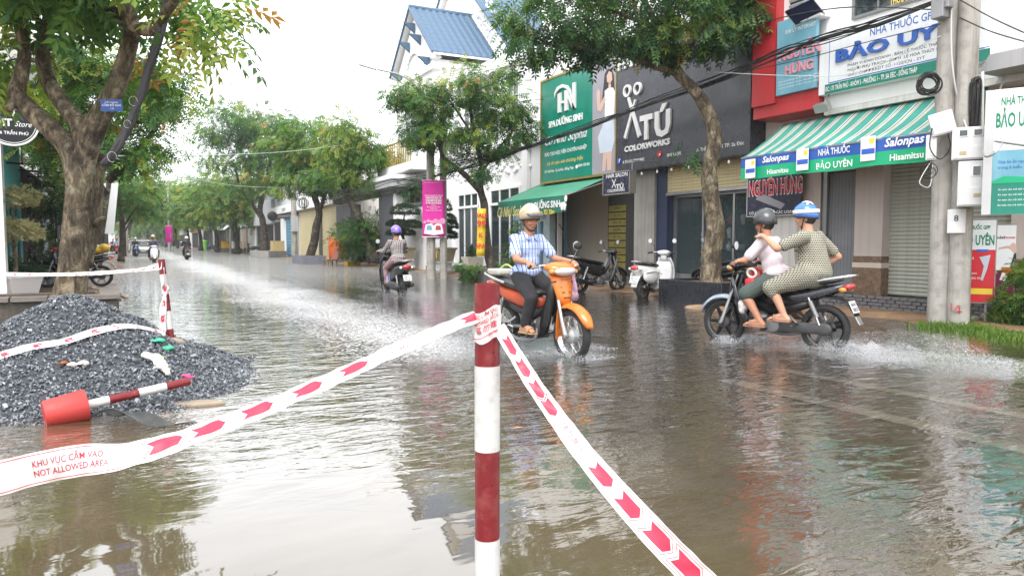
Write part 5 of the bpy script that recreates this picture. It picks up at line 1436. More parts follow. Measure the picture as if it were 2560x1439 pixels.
# shrubs and small plants
def shrub(name, label, base, clumps, n, mt, scale, seed, tint=(.5, .2), cat='bush', stems=6, sub=.25, droop=.2, group=None, dead=False):
 b = V(base)
 o = thing(name, label, cat, b, 0, group)
 rg = random.Random(seed)
 mb = MB()
 for k in range(stems):
  c, rad = clumps[k % len(clumps)]
  e = V(c) - b + V((rg.uniform(-1, 1) * rad[0], rg.uniform(-1, 1) * rad[1], rg.uniform(-.3, .8) * rad[2])) * .8
  s = V((rg.uniform(-.08, .08), rg.uniform(-.08, .08), 0))
  mb.tube(spline([s, s.lerp(e, .5) + V((rg.uniform(-.05, .05), rg.uniform(-.05, .05), .05)), e], 5), [.014, .013, .011, .009, .007, .004], 5)
 mb.build('stems', M_BARKD, o, fix=False)
 foliage('foliage', [(V(c) - b, rad) for c, rad in clumps], n, mt, o, scale, seed, tint, droop, sub, per=14)
 return o
shrub('bush', 'feathery green bush growing beside the orange tarpaulin', atD(905, 655, 37), [(atD(885, 590, 37), (1.0, 1.0, .75)), (atD(925, 570, 37), (.9, .9, .8)), (atD(900, 625, 37), (.9, .9, .5)), (atD(950, 600, 37), (.5, .5, .7))], 2200, M_LEAF, .8, 81, (.42, .15), stems=14, sub=.3)
shrub('small_plant', 'small leafy weed by the kerb at the twin banner poles', onZ(1158, 706), [(onZ(1158, 706) + V((0, 0, .35)), (.18, .18, .22)), (onZ(1150, 706) + V((0, 0, .55)), (.1, .1, .1))], 160, M_LEAF, .5, 82, (.55, .15), 'plant', 4, .12)
shrub('small_plant', 'low round weed against the black tree planter', onZ(1192, 704), [(onZ(1192, 704) + V((0, 0, .2)), (.25, .25, .2))], 260, M_LEAF, .45, 83, (.5, .15), 'plant', 4, .14)
shrub('small_plant', 'weed sprouting behind the black planter next to the blue gate', V((10.6, 20.9, .05)), [(V((10.6, 20.9, .45)), (.25, .3, .4))], 240, M_LEAF, .5, 84, (.5, .15), 'plant', 4, .14)
shrub('small_plant', 'bright leafy plant standing in the blue gateway', V((11.7, 22.2, .05)), [(V((11.7, 22.2, 1.3)), (.3, .4, .5)), (V((11.7, 22.3, .6)), (.25, .3, .4))], 380, M_LEAF, .6, 85, (.6, .12), 'plant', 5, .18)
gb_ = onZ(2545, 815)
shrub('roadside_bush', 'grassy willowy bush at the pavement edge beside the poster boards', gb_, [(gb_ + V((.1, -.1, .45)), (.35, .35, .35)), (gb_ + V((.25, -.3, .25)), (.4, .4, .22)), (gb_ + V((0, -.35, .75)), (.25, .3, .22))], 900, M_GRASS, .55, 86, (.45, .2), 'bush', 14, .16, .5)
# grass tufts round the twin poles
def grass(name, label, areas, seed):
 rg = np.random.default_rng(seed)
 P, Q, W, T = [], [], [], []
 for (c, rx, ry, n, h) in areas:
  k = rg.normal(size=(n, 2)) * .5
  p = np.stack([c[0] + k[:, 0] * rx, c[1] + k[:, 1] * ry, np.full(n, c[2])], 1)
  d = rg.normal(0, .45, (n, 3)); d[:, 2] = 1; d *= (h * rg.uniform(.4, 1.3, n))[:, None]
  P.append(p); Q.append(d); T.append(rg.uniform(.2, .97, n))
 P, Q, T = np.concatenate(P), np.concatenate(Q), np.concatenate(T)
 s = rg.normal(size=P.shape); s[:, 2] = 0; s /= np.linalg.norm(s, axis=1, keepdims=True); s *= .006
 tip = P + Q; tip[:, 2] -= np.linalg.norm(Q[:, :2], axis=1) * .35
 mid = P + Q * .55
 Vv = np.stack([P - s, P + s, mid + s * .8, tip, mid - s * .8], 1)
 F = np.arange(len(P) * 5).reshape(-1, 5)
 o = np_mesh(name, Vv.reshape(-1, 3), F, M_GRASS, attr=np.repeat(T, 5))
 return tag(o, label, 'grass', kind='stuff')
gp_ = lambda x, y: tuple(onZ(x, y, -.01))
grass('grass', 'tufts of green grass round the foot of the twin poles and along the pavement edge',
 [(gp_(2335, 822), .2, .3, 260, .12), (gp_(2420, 826), .25, .4, 520, .13), (gp_(2480, 838), .3, .45, 650, .10), (gp_(2540, 850), .35, .45, 700, .10), (gp_(2548, 815), .3, .3, 600, .3), (gp_(2400, 812), .15, .15, 160, .22), (gp_(2300, 790), .2, .6, 200, .07), (gp_(1990, 760), .1, .3, 60, .06)], 91)
# two bonsai in glazed pots
M_POTG = mat('olive_glaze_pot', (.33, .29, .20), .4, var=.15, vscale=4); M_POTY = mat('ochre_panel', (.55, .36, .06), .5, var=.15); M_STONE = mat('pale_stone', (.55, .54, .52), .8, var=.15, vscale=4, streak=.2)
def bonsai(label, base, pads, s, seed):
 b = V(base)
 o = thing('potted_bonsai', label, 'bonsai', b, R(-90), 'cloud pruned bonsai before the garden wall')
 MB().box(-.55 * s, .55 * s, -.32 * s, .32 * s, 0, .10).box(-.42 * s, .42 * s, -.25 * s, .25 * s, .103, .30).box(-.52 * s, .52 * s, -.3 * s, .3 * s, .303, .36).build('stand', M_STONE, o, bevel=.02)
 pt = MB().loft([[(a * .42 * s, c * .26 * s, .37), (a * .42 * s, c * .26 * s, .37)][:1][0] for a, c in ((-1, -1), (1, -1), (1, 1), (-1, 1))] and
    [[V((a * w * s, c * w * .62 * s, z)) for a, c in ((-1, -1), (1, -1), (1, 1), (-1, 1))] for w, z in ((.45, .37), (.56, .80), (.62, .82), (.62, .88), (.54, .88), (.52, .78))], cap=True).build('pot', M_POTG, o, bevel=.01)
 for xx in (-.25, .25): MB().prism([(xx * s - .17, .47), (xx * s + .17, .47), (xx * s + .19, .74), (xx * s - .19, .74)], -.36 * s, -.335 * s).build('panel', M_POTY, pt)
 mb = MB()
 tr_ = spline([(0, 0, .8), (.08 * s, 0, 1.1), (-.06 * s, 0, 1.35), (.1 * s, 0, 1.7), (.05 * s, 0, 2.0)], 16)
 mb.tube(tr_, [.09 * s * (1 - i / 24) for i in range(17)], 8)
 for (x, z, rx, rz) in pads:
  j = min(tr_, key=lambda p: abs(p.z - z + .15))
  mb.tube(spline([j, (j.x * .4 + x * .6, 0, z - .12), (x, 0, z - .04)], 5), [.035, .032, .028, .024, .02, .014], 6)
 mb.build('trunk', M_BARKD, o, smooth=180, fix=False)
 rg = np.random.default_rng(seed)
 P, D = [], []
 for (x, z, rx, rz) in pads:
  n = int(1500 * rx)
  u = rg.normal(size=(n, 3)); u /= np.linalg.norm(u, axis=1, keepdims=True)
  u[:, 2] = np.where(u[:, 2] < -.2, -.2, u[:, 2])
  P.append(np.array([x, 0, z]) + u * np.array([rx, rx * .75, rz]) * rg.uniform(.8, 1.03, (n, 1))); D.append(u + rg.normal(0, .3, u.shape) + np.array([0, 0, .4]))
 P, D = np.concatenate(P), np.concatenate(D)
 tv, tf = sprig_template(3, .07, .05, .02)
 M_ = rand_rot(D, rg)
 Vv = np.einsum('nij,mj->nmi', M_, tv) + P[:, None]
 F = tf[None] + (np.arange(len(P)) * len(tv))[:, None, None]
 tag(np_mesh('foliage_pads', Vv.reshape(-1, 3), F.reshape(-1, 4), M_BONSAI, o, attr=np.repeat(rg.uniform(0, 1, len(P)), len(tv))), kind='stuff')
 return o
bonsai('wide cloud pruned bonsai in an olive pot before the garden wall', (10.35, 30.3, .12), [(.25, 2.35, .75, .30), (-.75, 1.85, .62, .16), (.75, 1.75, .7, .2), (-.35, 1.45, .75, .17)], 1.0, 1)
bonsai('ball topped bonsai in an olive pot right of the pink banner', (10.35, 25.9, .12), [(.0, 2.35, .42, .36), (.45, 1.85, .42, .24), (.75, 1.65, .35, .2), (-.2, 1.5, .5, .22), (.2, 1.3, .6, .2)], 1.0, 2)
o = thing('potted_palm', 'spiky cycad in a square white planter by the villa door', 'plant', (10.75, 24.0, .13), R(-90))
MB().loft([[V((a * w, c * w, z)) for a, c in ((-1, -1), (1, -1), (1, 1), (-1, 1))] for w, z in ((.27, .0), (.31, .55), (.27, .55), (.26, .45))]).build('planter', mat('cream_planter', (.7, .66, .56), .6, var=.1), o, bevel=.01)
rg = random.Random(4)
mb = MB()
for k in range(34):
 a0 = rg.uniform(0, 6.28); el = rg.uniform(.3, 1.3); l = rg.uniform(.5, .8)
 e = V((math.cos(a0) * math.cos(el), math.sin(a0) * math.cos(el), math.sin(el))) * l
 sd = V((-math.sin(a0), math.cos(a0), 0)) * .04
 p0 = V((0, 0, .5)); pm = p0 + e * .55 + V((0, 0, .04)); pe = p0 + e - V((0, 0, .12))
 mb.add([p0, pm + sd, pe, pm - sd], [(0, 1, 2, 3)])
mb_o = mb.build('fronds', M_BONSAI, o, fix=False); mb_o['kind'] = 'stuff'
at = mb_o.data.attributes.new('tint', 'FLOAT', 'POINT'); at.data.foreach_set('value', [1.0] * len(mb_o.data.vertices))
# cream topiary in the white trough, left
wb = onZ(40, 735, .04)
o = thing('cream_topiary', 'cream variegated shrub in two tiers in a white trough', 'plant', wb, R(60))
MB().loft([[V((a * w, c * w * .55, z)) for a, c in ((-1, -1), (1, -1), (1, 1), (-1, 1))] for w, z in ((.42, .0), (.52, .36), (.55, .36), (.55, .41), (.5, .41), (.48, .3))]).build('trough', M_WHITE2, o, bevel=.008)
mb = MB(); limb(mb, [V((0, 0, .3)), V((.03, 0, .8)), V((-.02, 0, 1.3)), V((0, 0, 1.9))], .05, .025, 8); mb.build('trunk', M_BARK, o, smooth=180, fix=False)
foliage('foliage', [((0, 0, 1.38), (.75, .5, .2)), ((-.1, 0, 1.5), (.5, .4, .15)), ((-.1, 0, 2.1), (.62, .45, .14)), ((.3, 0, 2.25), (.4, .3, .1))], 3000, M_LEAFC, o, .32, 95, (.5, .25), 0.1, .22, per=18)
o = thing('potted_plant', 'leafy plant in a terracotta pot by the teal wall', 'plant', (-2.3, 21.6, .06))
MB().lathe([(.001, 0), (.2, 0), (.3, .34), (.33, .34), (.33, .4), (.27, .4), (.25, .3), (.001, .3)], 20).build('pot', mat('terracotta', (.33, .15, .09), .8, var=.2), o, smooth=40)
foliage('foliage', [((0, 0, .55), (.4, .4, .18))], 300, M_LEAFD, o, .5, 96, (.4, .2), .2, .2)
shrub('shop_plant', 'tall leafy plant under the tin canopy', (-2.0, 26.0, .05), [(V((-2.0, 26.2, 2.5)), (.9, 1.6, .5)), (V((-1.6, 24.4, 2.2)), (.6, .9, .4)), (V((-2.0, 27.5, 1.6)), (.6, .9, .5))], 1500, M_LEAFD, .8, 97, (.55, .2), 'plant', 8, .3)
o = thing('white_pot_plant', 'plant in a tall white pot beside the shop entrance', 'plant', (-1.9, 23.6, .05))
MB().lathe([(.001, 0), (.17, 0), (.24, .5), (.26, .52), (.22, .52), (.2, .42), (.001, .42)], 18).build('pot', M_WHITE2, o, smooth=40)
foliage('foliage', [((0, 0, .95), (.3, .3, .4))], 260, M_LEAFD, o, .6, 98, (.4, .2), .2, .2)
# ------------------------------------------------------------------ poles, wires, banners, small street things
def pole(name, label, base, h, r0, r1, group=None, lean=(0, 0)):
 o = thing(name, label, 'pole', base, 0, group)
 n = 10
 mb = MB()
 rings = []
 for i in range(n + 1):
  f = i / n
  rings.append([V((lean[0] * f + (r0 + (r1 - r0) * f) * math.cos(q), lean[1] * f + (r0 + (r1 - r0) * f) * math.sin(q), -.1 + (h + .1) * f)) for q in [2 * math.pi * k / 20 for k in range(20)]])
 mb.loft(rings)
 sh = mb.build('shaft', M_POLE, o, smooth=60)
 return o
pA = onZ(2346, 812, .0); pB = onZ(2394, 816, .0)
poA = pole('utility_pole', 'thick concrete pole with cable coils, left one of the pair before the shutter', pA, 9.0, .155, .125, 'twin concrete poles by the pharmacy')
poB = pole('utility_pole', 'concrete pole with meter boxes and number plate, right one of the pair before the shutter', pB, 9.0, .145, .12, 'twin concrete poles by the pharmacy')
DA = (pA - V((0, 0, 0))).dot(_FW); DB = pB.dot(_FW)
def facing(loc):                              # frame looking back across the street from a place
 d = V((-loc.x, -loc.y, 0)).normalized()
 rt = V((0, 0, 1)).cross(d).normalized()
 return Matrix.Translation(loc) @ Matrix((rt, -d, V((0, 0, 1)))).transposed().to_4x4()
M_BOXW = mat('meter_box_white', (.72, .72, .72), .5, var=.06, vscale=6, streak=.15)
def pbox(name, label, c, w, h, d, rot=0.0, glass=(), tagp=None):
 o = thing(name, label, 'meter box', c)
 o.matrix_world = facing(c) @ Matrix.Rotation(rot, 4, 'Y')
 b = MB().box(-w / 2, w / 2, -d / 2, d / 2, -h / 2, h / 2).build('case', M_BOXW, o, bevel=.012)
 MB().box(-w / 2 + .02, w / 2 - .02, -d / 2 - .012, -d / 2 - .001, -h / 2 + .02, -h * .08).build('door', M_BOXW, o, bevel=.005)
 for (x, z, ww, hh) in glass:
  wv = bx('window', M_WHITE2, o, x - ww / 2 - .012, x + ww / 2 + .012, -d / 2 - .010, -d / 2 - .001, z - hh / 2 - .012, z + hh / 2 + .012)
  bx('pane', M_GLASSD, wv, x - ww / 2, x + ww / 2, -d / 2 - .013, -d / 2 - .009, z - hh / 2, z + hh / 2)
 if tagp: bx('label_plate', mat('tan_label', (.45, .38, .2), .6), o, tagp[0] - .04, tagp[0] + .04, -d / 2 - .017, -d / 2 - .012, tagp[1] - .025, tagp[1] + .025)
 for s in (-1, 1): MB().tube([(s * w * .3, d / 2 - .01, h * .35), (s * w * .25, d / 2 + .10, h * .35)], .01, 5).build('strap', M_ALU, o)
 return o
sA = 1849 / (DB - .28)
pbox('meter_box', 'white meter box with two glass windows on the twin poles', atD(2423, 360, DB - .27), 74 / sA, 80 / sA, .2, 0, ((-.07, .14, .09, .075), (.1, .14, .09, .075)), (-.07, -.13))
pbox('meter_box', 'tall white meter box with one glass window below the double one', atD(2428, 460, DB - .27), 58 / sA, 112 / sA, .22, 0, ((.06, .17, .085, .12),), (.07, -.16))
pbox('junction_box', 'tilted white junction box clamped to the left twin pole', atD(2356, 310, DA - .27), 54 / sA, 56 / sA, .18, R(-14))
pbox('junction_box', 'slim white conduit box below the tilted junction box', atD(2328, 370, DA - .2), 24 / sA, 64 / sA, .12)
npl = thing('number_plate', 'white painted number plate wrapped on the right twin pole', 'sign', atD(2391, 555, DB - .16))
npl.matrix_world = facing(atD(2391, 553, DB))
MB().grid(lambda u, v: (.147 * math.sin((u - .5) * 1.7), -.147 * math.cos((u - .5) * 1.7), (.5 - v) * .33), 10, 1).build('plate', M_PLATE, npl, smooth=180)
text('8', M_INK, npl, (-.03, -.150, .0), (1, 0, 0), (0, 0, 1), .085, bold=.01)
gf = thing('paint_mark', 'red hand painted figure 14 low on the right twin pole', 'graffiti')
gf.matrix_world = facing(atD(2391, 770, DB))
def curve_stroke(pts, name='stroke', r=.006):
 q = [V((.149 * math.sin(x / .145), -.149 * math.cos(x / .145), z)) for x, z in pts]
 MB().tube(q, r, 5).build(name, M_INKR, gf)
curve_stroke([(-.07, .08), (-.055, .03), (-.07, -.02), (-.04, -.03)]); curve_stroke([(.02, .06), (-.02, -.03), (.07, -.035)]); curve_stroke([(.035, .05), (.04, -.07)])
def coil(label, c, rad, tube, n, seed, squash=1.0, hang=0.0):
 o = thing('cable_coil', label, 'cable')
 o.matrix_world = facing(c)
 rg = random.Random(seed)
 for k in range(n):
  rr = rad * rg.uniform(.75, 1.08); ox, oz = rg.uniform(-.03, .03), rg.uniform(-.03, .03)
  yy = rg.uniform(-.05, .05)
  pts = [V((ox + rr * squash * math.cos(q), yy + .02 * math.sin(2 * q + k), oz + rr * math.sin(q) - hang * max(0, -math.sin(q)))) for q in [2 * math.pi * i / 22 for i in range(23)]]
  MB().tube(pts, tube * rg.uniform(.7, 1.1), 5, cap=False).build('loop', M_CABLE, o)
 return o
coil('round coil of black cable hung on the left twin pole', atD(2322, 210, DA - .2), .135, .008, 16, 1)
coil('long hank of grey cable tied to the right twin pole', atD(2438, 215, DB - .15), .11, .010, 14, 2, .42, .55)
coil('small black cable loop under the slim conduit box', atD(2322, 430, DA - .2), .10, .006, 3, 3)
def cable(name, label, pts, r, mt=M_CABLE, cat='cable', n=None, group=None):
 o = thing(name, label, cat, pts[0], 0, group)
 b = V(pts[0])
 MB().tube([V(p) - b for p in pts], r, 6).build('strand', mt, o, smooth=180)
 return o
M_CONDU = mat('pvc_conduit', (.58, .58, .56), .5, var=.1)
cable('conduit', 'white conduit running down the left twin pole into the junction boxes', spline([atD(2380, -40, DA - .22), atD(2378, 100, DA - .22), atD(2384, 190, DA - .22), atD(2400, 270, DA - .2), atD(2418, 322, DB - .2)], 20), .012, M_CONDU, 'pipe')
cable('conduit', 'grey standpipe beside the meter boxes reaching to the canopy', spline([atD(2455, 330, DB - .05), atD(2456, 260, DB - .05), atD(2456, 180, DB - .05)], 8), .022, M_CONDU, 'pipe')
cable('conduit', 'thin white pipe slanting from the meter box to the grey canopy', spline([atD(2463, 330, DB - .1), atD(2490, 260, DB + .1), atD(2515, 190, DB + .4), atD(2560, 182, DB + .4)], 14), .016, M_CONDU, 'pipe')
cable('loop_wire', 'white wire looping out from the lower meter box', spline([atD(2456, 405, DB - .3), atD(2490, 412, DB - .3), atD(2502, 435, DB - .3), atD(2485, 455, DB - .3), atD(2458, 448, DB - .3)], 16), .007, M_WIREW)
cable('loop_wire', 'white wire loop dangling under the slim conduit box', spline([atD(2330, 400, DA - .22), atD(2305, 440, DA - .22), atD(2300, 460, DA - .22), atD(2325, 465, DA - .22), atD(2332, 400, DA - .22)], 16), .007, M_WIREW)
cable('loop_wire', 'black wire curving under the tilted junction box', spline([atD(2330, 320, DA - .3), atD(2325, 370, DA - .3), atD(2350, 398, DA - .3), atD(2375, 370, DA - .3), atD(2370, 335, DA - .3)], 16), .008)
ptr = thing('crossarm_bracket', 'dark cable bracket near the top of the left twin pole', 'bracket', atD(2352, 20, DA - .15))
MB().boxc((0, 0, 0), (.18, .18, .3)).boxc((.0, -.05, .02), (.12, .2, .1)).build('clamp', M_STEEL, ptr, bevel=.01)
# pole pair with the pink banner
pC, pD = onZ(1078, 697), onZ(1102, 697)
pole('utility_pole', 'concrete pole behind the pink banner, the thicker of the pair', pC, 6.3, .15, .12, 'twin concrete poles behind the pink banner')
pole('utility_pole', 'concrete pole behind the pink banner, the slimmer of the pair', pD + V((.1, .0, 0)), 6.2, .125, .1, 'twin concrete poles behind the pink banner')
DC = pC.dot(_FW)
M_PINK = mat('magenta_banner', (.72, .02, .36), .55, var=.1, vscale=1.4)
def pink_banner(label, xL, xR, yT, yB, D, detail=True):
 c = atD((xL + xR) / 2, yB, D)
 o = thing('street_banner', label, 'banner')
 o.matrix_world = facing(c)
 k = D / 1849
 w, h = (xR - xL) * k, (yB - yT) * k
 MB().grid(lambda u, v: ((u - .5) * w, .02 * math.sin(u * 5 + v * 3), h * v), 8, 14).build('cloth', M_PINK, o, smooth=180, solid=.004)
 for z in (0.0, h): MB().tube([(-w / 2 - .03, 0, z), (w / 2 + .03, 0, z)], .014, 6).build('rod', M_WHITE2, o)
 if detail:
  F = -.032
  for (s, z, hh, ww, bd) in (('ỦY BAN NHÂN DÂN THÀNH PHỐ SA ĐÉC', .955, .012, .86, 0), ('LỄ HƯỞNG ỨNG NGÀY SÁCH VIỆT NAM', .72, .022, .8, .02), ('THÀNH PHỐ HỌC TẬP', .675, .034, .72, .05), ('TOÀN DÂN ĐỌC SÁCH', .63, .034, .72, .05), ('SA ĐÉC HOA VÀ SÁCH', .585, .034, .7, .05), ('Chủ đề:', .55, .02, .2, 0), ('Sách cho tôi, cho bạn', .52, .022, .6, 0), ('Sa Đéc 2023', .49, .022, .3, 0), ('Địa điểm: quảng trường thành phố', .46, .018, .7, 0)):
   text(s, M_INKW, o, (-w * ww / 2, F, h * z), (1, 0, 0), (0, 0, 1), h * hh, w * ww, bold=bd)
  # the open book printed at the foot
  for sg in (-1, 1):
   MB().prism([(0, h * .03), (sg * w * .44, h * .06), (sg * w * .36, h * .22), (sg * w * .12, h * .235), (0, h * .2)], F - .006, F - .001).build('book_print', M_INKW, o)
   MB().prism([(sg * w * .07, h * .12), (sg * w * .33, h * .12), (sg * w * .30, h * .20), (sg * w * .10, h * .20)], F - .009, F - .006).build('picture_print', M_SKYB if sg < 0 else M_RED, o)
  for q in range(6): MB().lathe([(.001, .003), (.05 + .01 * q, .003), (.05, 0)], 6, (w * (-.4 + .16 * q), F, h * (.26 + .02 * (q % 2))), Matrix.Rotation(R(90), 3, 'X')).build('petal_print', mat('pale_pink_print', (.8, .35, .55), .5, var=.1), o)
 return o
pink_banner('pink vertical banner with white lettering and an open book', 1057, 1112, 452, 592, DC - .25)
pole('banner_pole', 'grey pole carrying the distant pink banner', onZ(424, 627), 9, .16, .12)
pink_banner('small distant pink banner over the street traffic', 415, 431, 564, 606, 92, False)
# street lamp reaching from the villa side pole
lt = thing('street_lamp', 'grey LED street lamp on a long arm above the young tree', 'street lamp', pC + V((0, 0, 6.2)))
def lrel(x, y, d): return atD(x, y, d) - (pC + V((0, 0, 6.2)))
MB().tube(spline([V((0, 0, -.6)), lrel(1040, 215, DC), lrel(1000, 188, DC), lrel(943, 174, DC)], 12), .03, 8).build('arm', M_STEEL, lt, smooth=60)
MB().loft([[lrel(940, 173, DC) + V((0, 0, a)) + V((b * .889, -b * .457, 0)) * 0 + _FW * b for a, b in ((.03, -.1), (.05, 0), (.03, .1), (-.03, .1), (-.03, -.1))], [lrel(897, 161, DC) + V((0, 0, a)) + _FW * b for a, b in ((.02, -.12), (.03, 0), (.02, .12), (-.02, .12), (-.02, -.12))]]).build('lamp_head', M_ALU, lt, smooth=40)
# pole with box by the cream shutters, further poles
pE = onX(737, 660, 9.6); pE.z = 0
o = pole('utility_pole', 'concrete pole with a grey box beside the leaning cream shop tree', pE, 7.2, .2, .15)
MB().box(-.25, .2, -.35, -.19, 1.9, 2.9).build('box', M_GREYW, o, bevel=.01)
pole('utility_pole', 'thin post holding the white sheet awning at the pavement', V((9.6, onX(577, 640, 9.6).y, 0)), 4.2, .12, .11)
pole('utility_pole', 'slim dark pole standing among the distant shop side trees', V((9.8, onX(500, 630, 9.8).y, 0)), 9, .2, .15)
pole('utility_pole', 'tall grey pole on the distant banner side', V((-.4, 88, 0)), 9, .16, .12)
# white blank banner on a leaning dark post, left
o = thing('white_banner', 'blank white banner tied to a dark leaning post', 'banner', onZ(246, 668))
b = onZ(246, 668); D = b.dot(_FW)
rel = lambda x, y, dd=0: atD(x, y, D + dd) - b
MB().tube([V((0, 0, -.05)), rel(252, 600), rel(272, 470), rel(280, 400)], [.16, .15, .13, .12], 10).build('post', M_BARKD, o, smooth=60)
MB().grid(lambda u, v: rel(252 + 52 * u - (8 if u < .5 else 10) * v * 1.2, 458 + 126 * v + (1 - u) * 6 * 0) + V((0, .1 * math.sin(u * 3), 0)) - _FW * (.2 - .1 * math.sin(u * 4)), 8, 8).build('cloth', M_WSHEET, o, smooth=180)
# wires: the heavy bundle over the pavement
def bundle(label, pts, n, spread, r, seed, group='overhead cable bundles'):
 o = thing('cable_bundle', label, 'cable', pts[0], 0, group)
 rg = random.Random(seed)
 b = V(pts[0])
 for k in range(n):
  j = [V(p) - b + V((rg.uniform(-1, 1), rg.uniform(-1, 1), rg.uniform(-1, 1))) * spread * (.3 + .7 * math.sin(math.pi * (i + .5) / len(pts))) for i, p in enumerate(pts)]
  MB().tube(spline(j, 26), r * rg.uniform(.6, 1.3), 5, cap=False).build('strand', M_CABLE, o, smooth=180)
 return o
KA = [atD(2352, 0, DA - .2), atD(2200, 55, 12.0), atD(2060, 98, 13.0), atD(1950, 135, 13.9), atD(1780, 205, 15.1), atD(1600, 262, 17.0), atD(1480, 310, 18.8), atD(1330, 362, 21.5), atD(1230, 400, 23.4), atD(1085, 440, DC - .15)]
bundle('heavy black cable bundle from the pharmacy poles to the pink banner poles', KA, 10, .09, .011, 5)
KB = [atD(1085, 440, DC - .15), atD(980, 462, 29), atD(880, 480, 34), atD(740, 470, 42)]
bundle('looser cable bundle from the pink banner poles down the street', KB, 6, .25, .014, 6)
bundle('tangle of cable loops round the wire ball tree', [atD(1230, 400, 23.2), atD(1190, 380, 23.2), atD(1150, 420, 23.2), atD(1110, 425, 23.2), atD(1160, 390, 23.3), atD(1220, 395, 23.2)], 9, .3, .009, 7)
WG = 'thin overhead wires'
for i, (pts, r, mt, lb) in enumerate((
 ([atD(270, 390, 14), atD(520, 388, 24), atD(740, 377, 34), atD(985, 345, 36)], .012, M_WIREW, 'pale wire crossing high over the road from the big tree'),
 ([atD(270, 390, 14), atD(450, 440, 26), atD(600, 465, 45), atD(740, 470, 60)], .014, M_WIREW, 'pale wire dropping across the road from the big tree'),
 ([atD(0 + 300, 505, 60), atD(450, 512, 75), atD(560, 515, 85), atD(740, 470, 60)], .02, M_WIREW, 'upper pale far wire strung across the road ahead'),
 ([atD(300, 520, 60), atD(450, 520, 75), atD(560, 512, 85), atD(660, 490, 70)], .02, M_WIREW, 'lower pale far wire strung across the road ahead'),
 ([atD(800, 305, 60), atD(960, 245, 34), atD(1180, 185, 22), atD(1400, 150, 17)], .008, M_CABLE, 'thin dark wire climbing past the villa gable'),
 ([atD(880, 320, 60), atD(1040, 280, 30), atD(1330, 170, 19), atD(1600, 60, 16)], .012, M_CABLE, 'dark wire rising from the far trees to the salon tree'),
 ([atD(2352, 25, DA - .2), atD(2100, 20, 12.2), atD(1900, 60, 14), atD(1780, 120, 15.3)], .01, M_CABLE, 'dark wire running above the pharmacy sign'),
 ([atD(2352, 60, DA - .2), atD(2150, 110, 12), atD(2000, 150, 13), atD(1880, 175, 14)], .007, M_CABLE, 'thin wire crossing the lettering of the pharmacy sign'),
 ([atD(2352, 90, DA - .2), atD(2150, 180, 12), atD(2000, 190, 13), atD(1770, 180, 15)], .006, M_WIREW, 'pale wire crossing the foot of the pharmacy sign'),
 ([atD(2400, 0, DB), atD(2480, 45, 9.5), atD(2600, 100, 8.5)], .008, M_CABLE, 'upper thin wire leaving the twin poles past the white wall'),
 ([atD(2400, 45, DB), atD(2480, 80, 9.5), atD(2600, 115, 8.5)], .008, M_CABLE, 'lower thin wire leaving the twin poles past the white wall'))):
 cable('overhead_wire', lb, spline(pts, 18), r, mt, 'wire', None, WG)
# thick cable climbing the big tree, and its loops
tc_ = thing('tree_cable_bundle', 'dark cable bundle climbing beside the big forked tree', 'cable', atD(262, 410, 8.9))
b = atD(262, 410, 8.9); rg = random.Random(8)
for k in range(8):
 j = [atD(x + rg.uniform(-7, 7), y, 8.85 + rg.uniform(-.04, .04)) - b for x, y in ((262, 412), (295, 365), (330, 300), (352, 235), (375, 165), (396, 95), (416, 20), (430, -60))]
 MB().tube(spline(j, 20), .03, 6).build('strand', mat('grey_cable', (.05, .05, .055), .6), tc_, smooth=180)
for (x, y, rr) in ((333, 253, .055), (318, 310, .045), (280, 392, .06)):
 c = atD(x, y, 8.75) - b
 MB().tube([c + V((math.cos(q) * rr * .8, 0, math.sin(q) * rr)) for q in [6.283 * i / 16 for i in range(14)]], .0025, 5).build('loop', M_CONDU, tc_)
# plaque on the tree
o = thing('tree_plaque', 'small blue plaque nailed to the big forked tree', 'sign'); o.matrix_world = facing(atD(279, 264, 8.98)) @ Matrix.Rotation(R(-4), 4, 'Y')
bx('plate', mat('plaque_blue', (.02, .09, .35), .4, var=.1), o, -.115, .115, -.01, .005, -.07, .07)
text('CÂY XANH', M_INKW, o, (0, -.01, .025), (1, 0, 0), (0, 0, 1), .02, align='C'); text('CẤM ĐỔ RÁC', M_INKW, o, (0, -.01, -.01), (1, 0, 0), (0, 0, 1), .024, align='C', bold=.02); text('1.46', M_INKW, o, (0, -.01, -.045), (1, 0, 0), (0, 0, 1), .02, align='C')
# wire ball ornament
o = thing('wire_ball', 'white wire ball ornament hung in the young tree fork', 'ornament', atD(1132, 372, 23.2))
for k in range(8):
 m = Matrix.Rotation(math.pi * k / 8, 3, 'Z')
 MB().tube([m @ V((.30 * math.cos(q), 0, .36 * math.sin(q))) for q in [6.283 * i / 20 for i in range(21)]], .010, 5, cap=False).build('hoop', M_WIREW, o)
for z in (-.2, 0, .2):
 MB().tube([V((math.sqrt(max(.02, 1 - (z / .36) ** 2)) * .30 * math.cos(q), math.sqrt(max(.02, 1 - (z / .36) ** 2)) * .30 * math.sin(q), z)) for q in [6.283 * i / 20 for i in range(21)]], .009, 5, cap=False).build('ring', M_WIREW, o)
o = thing('wire_ball', 'wire globe ornament before the cream shop fascia', 'ornament', atD(758, 508, 41.5))
for k in range(6):
 m = Matrix.Rotation(math.pi * k / 6, 3, 'Z')
 MB().tube([m @ V((.30 * math.cos(q), 0, .30 * math.sin(q))) for q in [6.283 * i / 20 for i in range(21)]], .015, 5, cap=False).build('hoop', M_DARKC, o)
o = thing('round_shop_sign', 'round black sign jutting from the blue door shop', 'sign', atD(681, 540, 55))
MB().lathe([(.001, .05), (.33, .05), (.36, .03), (.36, -.05), (.001, -.05)], 24, (0, 0, 0), Matrix.Rotation(R(90), 3, 'X') ).build('disc', M_BLACK, o, smooth=40)
